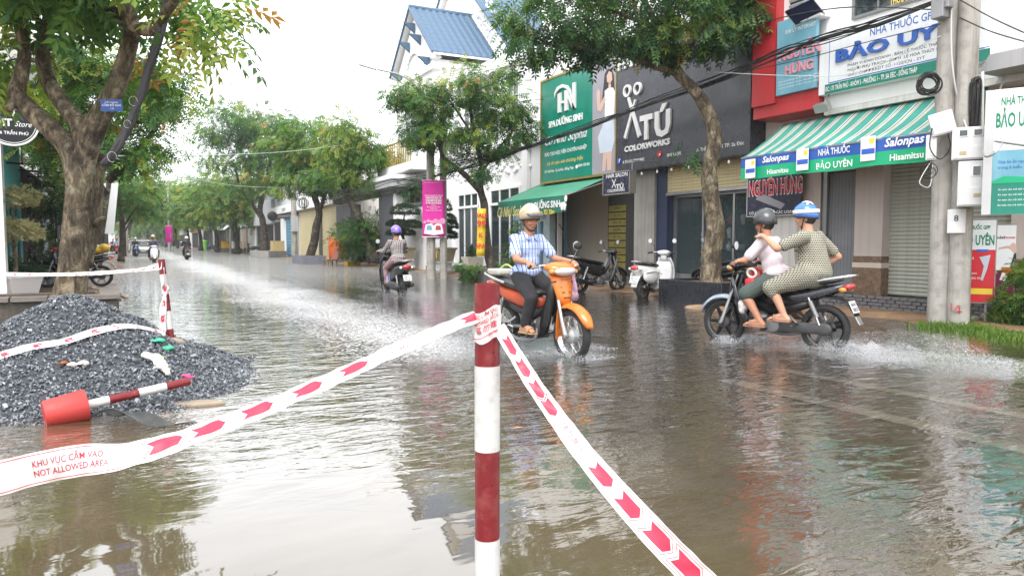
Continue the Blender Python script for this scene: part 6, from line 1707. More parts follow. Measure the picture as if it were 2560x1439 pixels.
MB().tube([(.3, 0, 0), (1.4, .2, 0)], .03, 6).build('arm', M_STEEL, o)
# yellow strip sign leaning on the young tree
o = thing('strip_sign', 'yellow strip sign with red lettering tied to the young tree', 'sign'); o.matrix_world = facing(atD(1201, 640, 22.9)) @ Matrix.Rotation(R(2), 4, 'Y')
k = 22.9 / 1849
MB().grid(lambda u, v: ((u - .5) * 17 * k * 1.2, .03 * math.sin(v * 4), 118 * k * v), 2, 8).build('cloth', mat('yellow_print', (.75, .50, .03), .5, var=.12), o, smooth=180, solid=.004)
for (s, z, hh) in (('SALE', .82, .12), ('99', .62, .2), ('K', .4, .14), ('SPA', .18, .13)): text(s, M_INKR, o, (0, -.04, 118 * k * z), (1, 0, 0), (0, 0, 1), hh, align='C', bold=.04)
# tree planters
def planter(label, c, w, d, h, mt, rz=0.0, soil=True, grp='tree planters along the shop side'):
 o = thing('tree_planter', label, 'planter', (c[0], c[1], -.06), rz, grp)
 h += .06
 t = .1
 MB().box(-w / 2, w / 2, -d / 2, -d / 2 + t, 0, h).box(-w / 2, w / 2, d / 2 - t, d / 2, 0, h).box(-w / 2, -w / 2 + t, -d / 2 + t, d / 2 - t, 0, h).box(w / 2 - t, w / 2, -d / 2 + t, d / 2 - t, 0, h).build('kerb', mt, o, bevel=.012)
 bx('soil', M_DIRT, o, -w / 2 + t, w / 2 - t, -d / 2 + t, d / 2 - t, 0, h - .05)
 return o
M_WRAP = mat('black_wrap', (.018, .02, .028), .3, var=.3, vscale=3, bump=.02, bscale=7)
planter('black plastic wrapped planter under the leaning salon tree', (10.62, 11.65), 1.25, 1.9, .42, M_WRAP)
planter('low black planter round the young tree', (10.05, 21.2), 1.2, 1.9, .42, M_DARKC)
T3 = d3(772, 652); planter('grey boxed bed under the dark trunked tree', (T3.x, T3.y), 1.3, 3.0, .45, mat('blue_grey_slab', (.2, .2, .24), .7, var=.2))
T5 = d5(660, 636); planter('wide grey kerbed bed under the twin stemmed tree', (T5.x, T5.y), 1.6, 4.5, .5, M_CONC)
# big planter on the left behind the gravel
cL = a9(172, 740)
o = thing('planter_wall', 'mossy dark stone planter wall behind the gravel pile', 'planter', (cL.x - .1, cL.y - .1, -.08), R(3))
M_MOSS = mat('mossy_stone', (.10, .085, .07), .8, var=.5, vscale=4, streak=.5, dirt=(.03, .03, .025), dirt_amt=.4, bump=.01, bscale=25)
HW = .62
MB().box(-1.9, .62, -.85, -.70, 0, HW).box(-1.9, .62, .70, .85, 0, HW).box(.47, .62, -.70, .70, 0, HW).box(-1.9, -1.75, -.7, .7, 0, HW).build('wall', M_MOSS, o, bevel=.02)
cm = MB().boxc((0, 0, 0), (.34, .22, .05)).mesh('coping_stone', mat('coping', (.2, .17, .15), .75, var=.35, vscale=6, bump=.006))
for k in range(7): place('coping_stone', cm, o, (-1.7 + k * .36, -.78, HW + .027), (0, 0, rng.uniform(-.03, .03)))
for k in range(4): place('coping_stone', cm, o, (.545, -.5 + k * .36, HW + .027), (0, 0, R(90) + rng.uniform(-.03, .03)))
bx('soil', M_DIRT, o, -1.75, .47, -.7, .7, .0, HW - .06)
o = thing('loose_tile', 'broken pale tile lying on the planter wall top', 'tile', a9(62, 748, 8.55)); MB().boxc((0, 0, 0), (.2, .16, .03), (.15, .05, .6)).build('slab', M_WOOD, o)
for i, (a, b_) in enumerate((((232, 718), (318, 745)), ((240, 730), (300, 750)))):
 o = thing('wooden_stick', ['long weathered stick lying past the planter corner', 'short weathered stick beside the long one'][i], 'stick', a9(a[0], a[1], 9.8))
 MB().tube([V((0, 0, 0)), a9(b_[0], b_[1], 9.2) - a9(a[0], a[1], 9.8)], .018, 6).build('shaft', M_WOOD, o)
# orange tarpaulin, yellow crates, deck chair etc. by the cream shop
Dg = 39
o = thing('orange_tarp', 'orange tarpaulin draped over a stand beside the cream shutters', 'tarpaulin', atD(848, 655, Dg)); b = atD(848, 655, Dg)
M_ORT = mat('orange_tarp', (.75, .14, .02), .55, var=.15, vscale=2)
MB().grid(lambda u, v: atD(822 + 48 * u, 590 + 62 * v * (1 - .12 * abs(math.sin(u * 9))), Dg) - b + V((.25, .45, 0)) * math.sin(u * 7 + v * 2) * .15 - _FW * .15 * math.sin(3.14 * v), 16, 10).build('sheet', M_ORT, o, smooth=180, solid=.01)
for x in (826, 866): MB().tube([atD(x, 658, Dg + .2) - b, atD(x, 592, Dg + .2) - b], .03, 6).build('post', M_STEEL, o)
def crate(label, c, s, mt, grp='plastic crates on the pavement'):
 o = thing('crate', label, 'crate', c, R(8), grp)
 w, d, h = s
 MB().box(-w / 2, w / 2, -d / 2, -d / 2 + .03, 0, h).box(-w / 2, w / 2, d / 2 - .03, d / 2, 0, h).box(-w / 2, -w / 2 + .03, -d / 2 + .03, d / 2 - .03, 0, h).box(w / 2 - .03, w / 2, -d / 2 + .03, d / 2 - .03, 0, h).box(-w / 2 + .03, w / 2 - .03, -d / 2 + .03, d / 2 - .03, 0, .03).build('tub', mt, o, bevel=.01)
 MB().box(-w / 2 - .02, w / 2 + .02, -d / 2 - .02, -d / 2 - .001, h - .06, h).build('rim', mt, o)
M_YELC = mat('yellow_plastic', (.68, .42, .02), .45, var=.1); M_WHC = mat('white_foam', (.75, .73, .7), .6, var=.08)
crate('yellow crate standing next to the orange tarpaulin', atD(881, 672, 38), (.7, .5, .38), M_YELC)
crate('yellow crate beside the thin awning post', V((10.2, onX(566, 640, 10.2).y, .5)), (1.0, .8, .8), M_YELC)
crate('white foam crate on the block beside the yellow one', V((10.2, onX(592, 640, 10.2).y, .5)), (1.0, .8, .8), M_WHC)
crate('tan crate on the blue door shop step', V((10.2, onX(694, 640, 10.2).y, .5)), (.9, .7, .8), mat('tan_plastic', (.5, .38, .18), .6))
for i, (x, yy) in enumerate(((566, 643), (592, 643), (694, 645))):
 o = thing('concrete_block', ['concrete block under the yellow crate by the awning post', 'concrete block under the white foam crate', 'concrete block under the tan crate'][i], 'block', V((10.2, onX(x, 640, 10.2).y, -.02))); MB().boxc((0, 0, .25), (1.2, 1.0, .55)).build('slab', M_DARKC, o, bevel=.02)
o = thing('deck_chair', 'low reddish wooden chair before the orange tarpaulin', 'chair', atD(826, 664, 38), R(200))
MB().boxc((0, 0, .3), (.6, .5, .05)).build('seat', M_WOOD, o); MB().boxc((-.36, 0, .58), (.06, .5, .6), (0, -.35, 0)).build('backrest', mat('red_wood', (.3, .1, .08), .6), o)
for sx in (-.25, .25):
 for sy_ in (-.2, .2): MB().boxc((sx, sy_, .14), (.05, .05, .3)).build('leg', M_WOOD, o)
o = thing('waste_bin', 'bright green waste bin on the far pavement', 'bin', V((10.2, onX(512, 635, 10.2).y, 0))); MB().lathe([(.001, 0), (.4, 0), (.5, 1.3), (.55, 1.3), (.5, 1.4), (.001, 1.45)], 14).build('bin', mat('green_plastic', (.2, .55, .1), .4), o, smooth=40); MB().boxc((0, 0, 1.48), (.3, .3, .08)).build('lid', MATS['green_plastic'], o)
# terracotta board behind the planter
o = thing('terracotta_trough', 'terracotta trough with faded lettering behind the wrapped planter', 'planter', (11.55, 10.85, .02), R(-90)); MB().box(-.55, .55, -.2, .2, 0, .62).build('box', mat('terracotta_paint', (.42, .17, .10), .6, var=.12), o, bevel=.01)
bx('rim', MATS['terracotta_paint'], o, -.58, .58, -.23, .23, .623, .67)
text('Mạnh Hùng', M_INKW, o, (-.4, -.2, .38), (1, 0, 0), (0, 0, 1), .1, shear=.3)
# poster boards by the twin poles and the hanging pharmacy banner
def board(name, label, xL, xR, yT, yB, D, mt):
 c = atD((xL + xR) / 2, yB, D); o = thing(name, label, 'poster'); o.matrix_world = facing(c)
 k = D / 1849; w, h = (xR - xL) * k, (yB - yT) * k
 bx('panel', mt, o, -w / 2, w / 2, 0, .02, 0, h); f = M_STEEL
 for x in (-w / 2 - .012, w / 2): bx('frame', f, o, x, x + .012, -.006, .026, -.012, h + .012)
 for z in (-.012, h): bx('frame', f, o, -w / 2, w / 2, -.006, .026, z, z + .012)
 for x in (-w * .3, w * .3): bx('leg', f, o, x - .015, x + .015, .021, .05, -.42, h * .6)
 return o, w, h
M_PRED = mat('print_red', (.62, .01, .02), .4, var=.06)
o, w, h = board('poster_board', 'pharmacy poster board, white above red, behind the right twin pole', 2393, 2476, 550, 755, DB + .45, M_PRED)
bx('top_print', M_SIGNW, o, -w / 2 + .002, w / 2 - .002, -.003, -.0005, h * .64, h - .002); bx('yellow_band', M_INKY, o, -w * .2, w / 2 - .02, -.004, -.0005, h * .10, h * .17)
text('NHÀ THUỐC GPP', M_INKG, o, (-w * .45, -.003, h * .89), (1, 0, 0), (0, 0, 1), h * .045, w * .8, bold=.04); text('BẢO UYÊN', M_INKG, o, (-w * .46, -.003, h * .70), (1, 0, 0), (0, 0, 1), h * .12, w * .92, bold=.04)
text('ENTEROGERMINA', M_INKW, o, (-w * .3, -.003, h * .34), (1, 0, 0), (0, 0, 1), h * .025, w * .35); text('GIẢM CÂN', M_INKW, o, (-w * .45, -.003, h * .52), (1, 0, 0), (0, 0, 1), h * .035, w * .4, bold=.03); text('ASPIRIN 430', M_INKW, o, (-w * .2, -.003, h * .28), (1, 0, 0), (0, 0, 1), h * .03, w * .35)
MB().prism([(w * .1, h * .55), (w * .38, h * .58), (w * .3, h * .40), (w * .2, h * .26), (w * .15, h * .28), (w * .22, h * .44)], -.006, -.001).build('splash_print', M_PBL, o); MB().lathe([(.001, .003), (.06, .003), (.05, 0)], 8, (-w * .2, -.001, h * .26), Matrix.Rotation(R(90), 3, 'X')).build('splash_print', M_PBL, o)
bx('blue_tab', M_INKB, o, w * .02, w * .32, -.005, -.003, h * .615, h * .645)
o, w, h = board('poster_board', 'sports cream poster board with a bending figure beside the pharmacy one', 2472, 2546, 562, 750, DB + .75, M_SIGNW)
bx('lower_print', mat('print_wine', (.18, .015, .06), .45, var=.25, vscale=4), o, -w / 2 + .002, w / 2 - .002, -.003, -.0005, .002, h * .40); bx('orange_band', mat('print_orange', (.55, .15, .02), .45), o, -w * .1, w / 2 - .003, -.005, -.003, h * .33, h * .44)
text('dofadel', M_INK, o, (-w * .45, -.003, h * .82), (1, 0, 0), (0, 0, 1), h * .035, w * .4, bold=.02); text('POWER', M_INKR, o, (-.02, -.003, h * .82), (1, 0, 0), (0, 0, 1), h * .025, w * .3, bold=.03)
MB().prism([(w * .05, h * .70), (w * .2, h * .77), (w * .33, h * .72), (w * .36, h * .62), (w * .26, h * .62), (w * .15, h * .68)], -.006, -.001).build('figure_print', M_PSK, o)
MB().prism([(w * .26, h * .63), (w * .37, h * .62), (w * .35, h * .44), (w * .28, h * .44)], -.0065, -.001).build('figure_print', M_INK, o); MB().prism([(w * .24, h * .62), (w * .3, h * .62), (w * .2, h * .44), (w * .14, h * .44)], -.007, -.001).build('figure_print', M_INK, o); MB().prism([(-w * .2, h * .70), (w * .08, h * .73), (w * .08, h * .70), (-w * .2, h * .685)], -.0075, -.001).build('figure_print', M_PSK, o)
for (a, c_) in ((-.4, .44), (-.25, .46), (-.02, .36)): MB().boxc((w * a, -.006, h * (c_ - .05)), (w * .18, .004, h * .1), (0, .3, 0)).build('pack_print', M_INKW, o)
# wall banner at the right edge
o = thing('wall_banner', 'tall green and white pharmacy banner on the side wing wall', 'banner'); Dw = 9.6
o.matrix_world = facing(atD(2555, 535, Dw)); k = Dw / 1849
bx('panel', M_SIGNW, o, -66 * k, 40 * k, 0, .04, 0, 312 * k); bx('side', M_ALU, o, -86 * k, -66 * k - .002, 0, .3, 0, 312 * k)
bx('sky_print', M_SKYB, o, -66 * k, 40 * k, -.003, -.0005, 82 * k, 160 * k); bx('green_print', M_SIGNG, o, -66 * k, 40 * k, -.003, -.0005, .003, 80 * k)
MB().prism([(-66 * k, 78 * k), (40 * k, 78 * k), (40 * k, 100 * k), (0, 92 * k), (-40 * k, 96 * k), (-66 * k, 84 * k)], -.007, -.004).build('meadow_print', M_BANG, o)
text('NHÀ THUỐC', M_INKG, o, (-52 * k, -.001, 272 * k), (1, 0, 0), (0, 0, 1), 20 * k, 80 * k, bold=.03); text('BẢO UYÊN', M_INKG, o, (-62 * k, -.001, 218 * k), (1, 0, 0), (0, 0, 1), 36 * k, 98 * k, bold=.04)
text('Giúp bé ăn ngon', M_INKB, o, (-55 * k, -.004, 128 * k), (1, 0, 0), (0, 0, 1), 8 * k, 60 * k); text('trong 6 tuần', M_INKB, o, (-55 * k, -.004, 114 * k), (1, 0, 0), (0, 0, 1), 8 * k, 50 * k)
for q in range(4): text('An toàn cho trẻ nhỏ và cả nhà', M_INKW, o, (-52 * k, -.004, (60 - 13 * q) * k), (1, 0, 0), (0, 0, 1), 5 * k, 75 * k)
tl_ = thing('tube_lamp', 'white tube lamp on a bent arm before the wall banner', 'lamp', atD(2540, 350, 9.3)); MB().boxc((0, 0, 0), (.5, .1, .12), (0, .15, R(-30))).build('case', M_WHITE2, tl_, bevel=.02); MB().tube(spline([V((-.2, .05, -.05)), V((-.3, .05, -.15)), V((-.25, .2, -.2)), V((0, .4, -.1))], 10), .015, 6).build('arm', M_ALU, tl_)
# rubble by the boards
for i, (x, y, s) in enumerate(((2470, 800, .16), (2500, 806, .13), (2440, 800, .1), (2520, 795, .14))):
 o = thing('rubble_stone', ['largest grey rubble stone below the sports poster', 'flat rubble stone in the grass by the sports poster', 'small rubble stone under the pharmacy poster', 'rubble stone beside the roadside bush'][i], 'stone', onZ(x, y, .02))
 MB().ell((0, 0, s * .3), (s, s * .7, s * .45), 7, 5).build('stone', M_CONC, o)
# ------------------------------------------------------------------ motorbikes
def ringset(stations, n=14, p=2.6):
 """stations: (x, z, half width, half height); rings across the bike, superelliptic"""
 out = []
 for (x, z, w, h) in stations:
  ring = []
  for k in range(n):
   q = 2 * math.pi * k / n
   c, s = math.cos(q), math.sin(q)
   ring.append(V((x, w * math.copysign(abs(c) ** (2 / p), c), z + h * math.copysign(abs(s) ** (2 / p), s))))
  out.append(ring)
 return out
def vshell(stations, n=14, p=2.4):
 """rings stacked upward: (z, x, half length, half width)"""
 out = []
 for (z, x, l, w) in stations:
  ring = []
  for k in range(n):
   q = 2 * math.pi * k / n
   c, s = math.cos(q), math.sin(q)
   ring.append(V((x + l * math.copysign(abs(c) ** (2 / p), c), w * math.copysign(abs(s) ** (2 / p), s), z)))
  out.append(ring)
 return out
RY = Matrix.Rotation(R(90), 3, 'X')           # lathe axis along y
def wheel(parent, x, rad, kind, name, tw=.045):
 o = thing_part(name, parent, (x, 0, rad))
 tp = [(rad - .065, -tw * .7), (rad - .045, -tw), (rad - .018, -tw * .92), (rad, -tw * .4), (rad, tw * .4), (rad - .018, tw * .92), (rad - .045, tw), (rad - .065, tw * .7), (rad - .065, -tw * .7)]
 MB().lathe(tp, 36, (0, 0, 0), RY).build('tyre', M_RUBBER, o, smooth=50)
 rim_m = M_CHROME if kind == 'spoke' else (M_STEEL if kind == 'grey' else M_BLACKG)
 MB().lathe([(rad - .085, -.02), (rad - .062, -.032), (rad - .058, -.025), (rad - .07, 0), (rad - .058, .025), (rad - .062, .032), (rad - .085, .02), (rad - .085, -.02)], 36, (0, 0, 0), RY).build('rim', rim_m, o, smooth=50)
 MB().lathe([(.001, -.055), (.03, -.055), (.075, -.035), (.078, .03), (.03, .055), (.001, .055)], 20, (0, 0, 0), RY).build('hub', M_ALU if kind == 'spoke' else M_ENGINE, o, smooth=40)
 mb = MB()
 if kind == 'spoke':
  for k in range(30):
   q = 2 * math.pi * k / 30; q2 = q + (.35 if k % 2 else -.35)
   s = .03 if k % 4 < 2 else -.03
   mb.tube([(math.cos(q) * .07, s, math.sin(q) * .07), (math.cos(q2) * (rad - .075), 0, math.sin(q2) * (rad - .075))], .0022, 4, cap=False)
  tag(mb.build('spokes', M_CHROME, o, fix=False), kind='stuff')
 else:
  for k in range(6):
   q = 2 * math.pi * k / 6
   d = V((math.cos(q), 0, math.sin(q))); t = V((-math.sin(q), 0, math.cos(q)))
   a, b = d * .06, d * (rad - .08)
   MB().hexa([a - t * .025 + V((0, -.02, 0)), a + t * .025 + V((0, -.02, 0)), a + t * .025 + V((0, .02, 0)), a - t * .025 + V((0, .02, 0)), b - t * .014 + V((0, -.014, 0)), b + t * .014 + V((0, -.014, 0)), b + t * .014 + V((0, .014, 0)), b - t * .014 + V((0, .014, 0))]).build('spoke', rim_m, o)
  MB().lathe([(.06, .05), (.1, .05), (.1, .058), (.06, .058), (.06, .05)], 24, (0, 0, 0), RY).build('brake_disc', M_STEEL, o, smooth=40)
 return o
def thing_part(name, parent, loc):
 o = bpy.data.objects.new(name, None); o.empty_display_size = .05
 link_child(o, parent); o.location = loc
 return o
def fender(parent, x, z, rad, a0, a1, w0, w1, mt, name='fender', dz=.015):
 """arc over a wheel; angles from straight ahead (0) over the top (90) to the rear (180)"""
 mb = MB()
 rows = []
 for i in range(15):
  t = i / 14
  q = R(a0 + (a1 - a0) * t)
  w = w0 + (w1 - w0) * t
  if t < .25: w *= .35 + .65 * (t / .25) ** .6
  ring = []
  for k in range(9):
   u = -1 + 2 * k / 8
   rr = rad + .03 * (1 - u * u) - .045 * max(0, abs(u) - .6)
   ring.append(V((x + rr * math.cos(q), u * w, z + rr * math.sin(q))))
  rows.append(ring)
 mb.loft(rows, cap=False, closed=False)
 return mb.build(name, mt, parent, smooth=180, solid=.008)
def bars(o, x, z, width, mt_grip=M_BLACK, mirrors=True, mirror_h=.2, col=M_BLACK, sweep=.06, sides=(-1, 1)):
 hb = MB().tube(spline([(x - sweep, -width, z), (x, -width * .5, z + .02), (x + .03, 0, z), (x, width * .5, z + .02), (x - sweep, width, z)], 14), .013, 8).build('handlebar', M_CHROME, o, smooth=60)
 for s in (-1, 1):
  MB().tube([(x - sweep * .5, s * width * .72, z + .012), (x - sweep * 1.15, s * (width + .03), z - .002)], .019, 10).build('grip', mt_grip, hb, smooth=60)
  MB().tube([(x - sweep * .2, s * width * .62, z + .02), (x + .03, s * width * .8, z + .012), (x - .01, s * (width + .02), z)], .006, 5).build('lever', M_ALU, hb)
  if mirrors and s in sides:
   mi = MB().tube(spline([(x, s * width * .55, z + .02), (x + .02, s * width * .75, z + mirror_h * .6), (x, s * (width * .95), z + mirror_h)], 8), .006, 6).build('mirror', M_BLACK, o)
   MB().ell((x - .005, s * (width * .98), z + mirror_h + .03), (.022, .06, .042), 12, 8).build('mirror_case', M_BLACK, mi, smooth=180)
   MB().lathe([(.001, 0), (.05, 0), (.05, .004), (.001, .004)], 14, (x - .028, s * (width * .98), z + mirror_h + .03), Matrix.Rotation(R(-90), 3, 'Y')).build('mirror_glass', M_LENS, mi)
 return hb
def plate(o, x, z, tilt, txt, mt=M_PLATE):
 p = MB().boxc((x, 0, z), (.006, .19, .14), (0, tilt, 0)).build('number_plate', mt, o)
 up = V((math.sin(tilt), 0, math.cos(tilt)))
 for i, s in enumerate(txt):
  text(s, M_INK, p, V((x - .004, .075, z)) + up * (.012 - .062 * i), (0, -1, 0), up, .045, .15, bold=.02)
 return p
def exhaust(o, rad_z=.30, mt=M_STEEL, cover=M_BLACK):
 e = MB().tube(spline([(.12, -.08, .32), (.1, -.11, .2), (-.15, -.13, .17), (-.4, -.14, .24)], 14), .02, 8).build('exhaust', mt, o, smooth=60)
 MB().tube([(-.32, -.145, .22), (-.4, -.145, .24), (-.78, -.15, .34), (-.82, -.15, .35)], [.035, .048, .05, .03], 12).build('muffler', cover, e, smooth=50)
def engine(o):
 en = MB().ell((.0, 0, .30), (.2, .12, .11), 14, 8).box(-.18, .1, -.1, .1, .2, .36).build('engine', M_ENGINE, o, smooth=50)
 MB().tube([(.05, 0, .34), (.27, 0, .38)], [.085, .075], 12).build('cylinder', M_ALU, en, smooth=50)
 mb = MB()
 for k in range(6): mb.lathe([(.075, 0), (.1, 0), (.1, .008), (.075, .008), (.075, 0)], 14, (.11 + k * .024, 0, .353 + k * .004), Matrix.Rotation(R(80), 3, 'Y'))
 mb.build('fins', M_STEEL, en)
 for s in (-1, 1): MB().lathe([(.001, .03), (.08, .03), (.095, 0), (.001, 0)], 18, (-.05, s * .1, .29), Matrix.Rotation(R(-90 * s), 3, 'X')).build('cover', M_STEEL, en, smooth=40)
def stand(o):
 MB().tube([(-.08, .1, .2), (-.16, .26, .0)], .011, 6).build('side_stand', M_STEEL, o)
def underbone(label, loc, rz, C1, C2, kind='spoke', lens=True, txt=('66-S1', '123.45'), name='motorbike', group=None, legshield=None, parked=False, seat=M_BLACK, plain=False, side=None, mirror_sides=(-1, 1), shield_k=1.0):
 o = thing(name, label, 'motorbike', loc, rz, group)
 wr = .28
 wheel(o, .62, wr, kind, 'front_wheel'); wheel(o, -.62, wr, kind, 'rear_wheel', .05)
 for s in (-1, 1):
  f = MB().tube([(.62, s * .085, wr), (.56, s * .085, .45), (.50, s * .08, .62), (.42, s * .06, .88)], [.024, .024, .019, .019], 8).build('fork', M_ALU, o, smooth=60)
  MB().tube([(.625, s * .105, wr), (.625, s * .06, wr)], .022, 8).build('axle', M_STEEL, f)
 ff = fender(o, .62, wr, .315, 18, 112, .085, .075, C1, 'front_fender')
 # skirt of the fender down behind the wheel
 MB().loft(ringset([(.50, .62, .09, .06), (.47, .5, .085, .06), (.44, .38, .075, .05), (.42, .24, .06, .03)], 12)).build('fender_skirt', C1, ff, smooth=60)
 fender(o, .62, wr, .30, 112, 160, .07, .05, M_BLACK, 'mud_guard')
 # front shield
 fs = MB().loft([[V((x + (.055 * (1 - (2 * t - 1) ** 2)), y, z)) for t, y in [(k / 10, -w + 2 * w * k / 10) for k in range(11)]] for (x, z, w) in ((.50, .60, .075), (.485, .70, .105), (.46, .80, .13), (.435, .88, .15), (.42, .93, .165))], cap=False, closed=False).build('front_panel', C1, o, smooth=180, solid=.012)
 if not plain:
  for k in range(3): MB().boxc((.545 - .02 * k, 0, .68 + .055 * k), (.02, .09 + .02 * k, .012), (0, -.3, 0)).build('vent', M_BLACK, fs, bevel=.003)
  text('Future', M_INK, fs, (.515, -.07, .865), (0, 1, 0), (-.15, 0, 1), .028, .14, shear=.3)
 for s in (-1, 1):                          # leg shields
  ls = legshield or C1
  MB().loft([[V(p) for p in ring] for ring in (
   ((.48, s * .10, .86), (.45, s * .15, .85), (.42, s * .17, .83)), ((.46, s * .10, .72), (.42, s * .19 * shield_k, .70), (.36, s * .20 * shield_k, .67)),
   ((.42, s * .10, .55), (.37, s * .19 * shield_k, .52), (.28, s * .20 * shield_k, .49)), ((.37, s * .09, .40), (.31, s * .16 * shield_k, .37), (.22, s * .17 * shield_k, .35)), ((.31, s * .08, .29), (.26, s * .12 * shield_k, .27), (.19, s * .12 * shield_k, .27)))], cap=False, closed=False).build('leg_shield', ls, o, smooth=180, solid=.010)
 MB().loft(ringset([(.36, .86, .05, .05), (.30, .66, .05, .06), (.18, .52, .055, .06), (.0, .47, .06, .07), (-.2, .5, .07, .09)], 10)).build('frame_cover', M_BLACK, o, smooth=60)
 # handlebar cowl with lamp
 cw = MB().loft(ringset([(.55, .965, .06, .035), (.52, .97, .13, .06), (.46, .985, .185, .075), (.40, 1.0, .20, .06), (.34, 1.0, .17, .045), (.30, .99, .1, .03)], 18, 2.2)).build('headlamp_cowl', C1 if C2 is None else C2, o, smooth=180)
 if lens:
  MB().ell((.505, 0, .958), (.065, .145, .052), 18, 10, Matrix.Rotation(R(-14), 3, 'Y')).build('headlamp', M_LENS, cw, smooth=180)
  for s in (-1, 1): MB().ell((.475, s * .15, .955), (.04, .045, .032), 10, 8).build('indicator', M_AMBER, cw, smooth=180)
 MB().ell((.36, 0, 1.04), (.07, .11, .02), 12, 6).build('dashboard', M_BLACK, cw, smooth=180)
 bars(o, .36, 1.0, .31, sides=mirror_sides)
 engine(o); exhaust(o)
 # body side panels and tail
 C3 = C2 or C1
 MB().loft(ringset([(.16, .60, .05, .05), (.02, .60, .09, .085), (-.2, .62, .125, .10), (-.45, .66, .135, .085), (-.7, .73, .11, .06), (-.88, .79, .065, .03)], 16)).build('side_panel', side or C1, o, smooth=180)
 MB().loft(ringset([(.10, .50, .04, .03), (-.1, .48, .10, .05), (-.3, .52, .115, .06), (-.5, .58, .10, .05)], 12)).build('lower_panel', M_BLACK, o, smooth=180)
 MB().loft(ringset([(.13, .70, .05, .02), (.06, .715, .09, .035), (-.1, .735, .125, .04), (-.3, .765, .14, .042), (-.5, .80, .135, .04), (-.7, .835, .11, .03), (-.80, .85, .06, .015)], 16)).build('seat', seat, o, smooth=180)
 gr = MB().tube(spline([(-.42, .15, .80), (-.7, .16, .86), (-.92, .09, .90), (-.92, -.09, .90), (-.7, -.16, .86), (-.42, -.15, .80)], 18), .014, 8).build('grab_rail', M_CHROME, o, smooth=60)
 MB().ell((-.87, 0, .77), (.07, .1, .04), 14, 8, Matrix.Rotation(R(20), 3, 'Y')).build('tail_lamp', M_REDL, o, smooth=180)
 for s in (-1, 1): MB().ell((-.84, s * .12, .74), (.045, .035, .03), 10, 6).build('indicator', M_AMBER, o, smooth=180)
 rf = MB().loft([[V((x, y * w, z)) for y in (-1, -.6, 0, .6, 1)] for (x, z, w) in ((-.62, .66, .09), (-.78, .64, .09), (-.9, .56, .085), (-.97, .45, .075))], cap=False, closed=False).build('rear_fender', M_BLACK, o, smooth=180, solid=.01)
 MB().boxc((-.985, 0, .41), (.012, .13, .12), (0, .5, 0)).build('mud_flap', M_ALU, rf, bevel=.005)
 plate(o, -.93, .55, R(24), txt)
 # chain case, swing arm, shocks
 MB().loft([[V((x, .10 + y, .285 + z)) for y, z in [(.022 * math.cos(q), h * math.sin(q)) for q in [2 * math.pi * k / 12 for k in range(12)]]] for x, h in ((.02, .03), (-.04, .07), (-.1, .075), (-.56, .06), (-.64, .075), (-.7, .06), (-.73, .02))]).build('chain_case', M_ENGINE, o, smooth=60)
 for s in (-1, 1):
  MB().tube([(-.1, s * .09, .32), (-.62, s * .09, wr)], .02, 8).build('swing_arm', M_STEEL, o)
  sp = MB().tube([(-.47, s * .13, .64), (-.6, s * .12, .33)], .013, 8).build('shock', M_CHROME, o, smooth=60)
  MB().tube([(-.49, s * .13, .6), (-.57, s * .12, .42)], .026, 10).build('spring', M_STEEL, sp, smooth=60)
  MB().tube([(.02, s * .1, .245), (.02, s * .27, .245)], .016, 8).build('foot_peg', M_RUBBER, o)
  MB().tube([(-.25, s * .11, .42), (-.36, s * .16, .34), (-.28, s * .13, .30)], .012, 6).build('peg_bracket', M_ALU, o)
  MB().tube([(-.35, s * .13, .335), (-.35, s * .27, .335)], .015, 8).build('rear_peg', M_RUBBER, o)
 MB().tube([(.1, .11, .24), (.1, .14, .22), (-.1, .15, .23)], .009, 6).build('gear_lever', M_STEEL, o)
 if parked: stand(o)
 return o
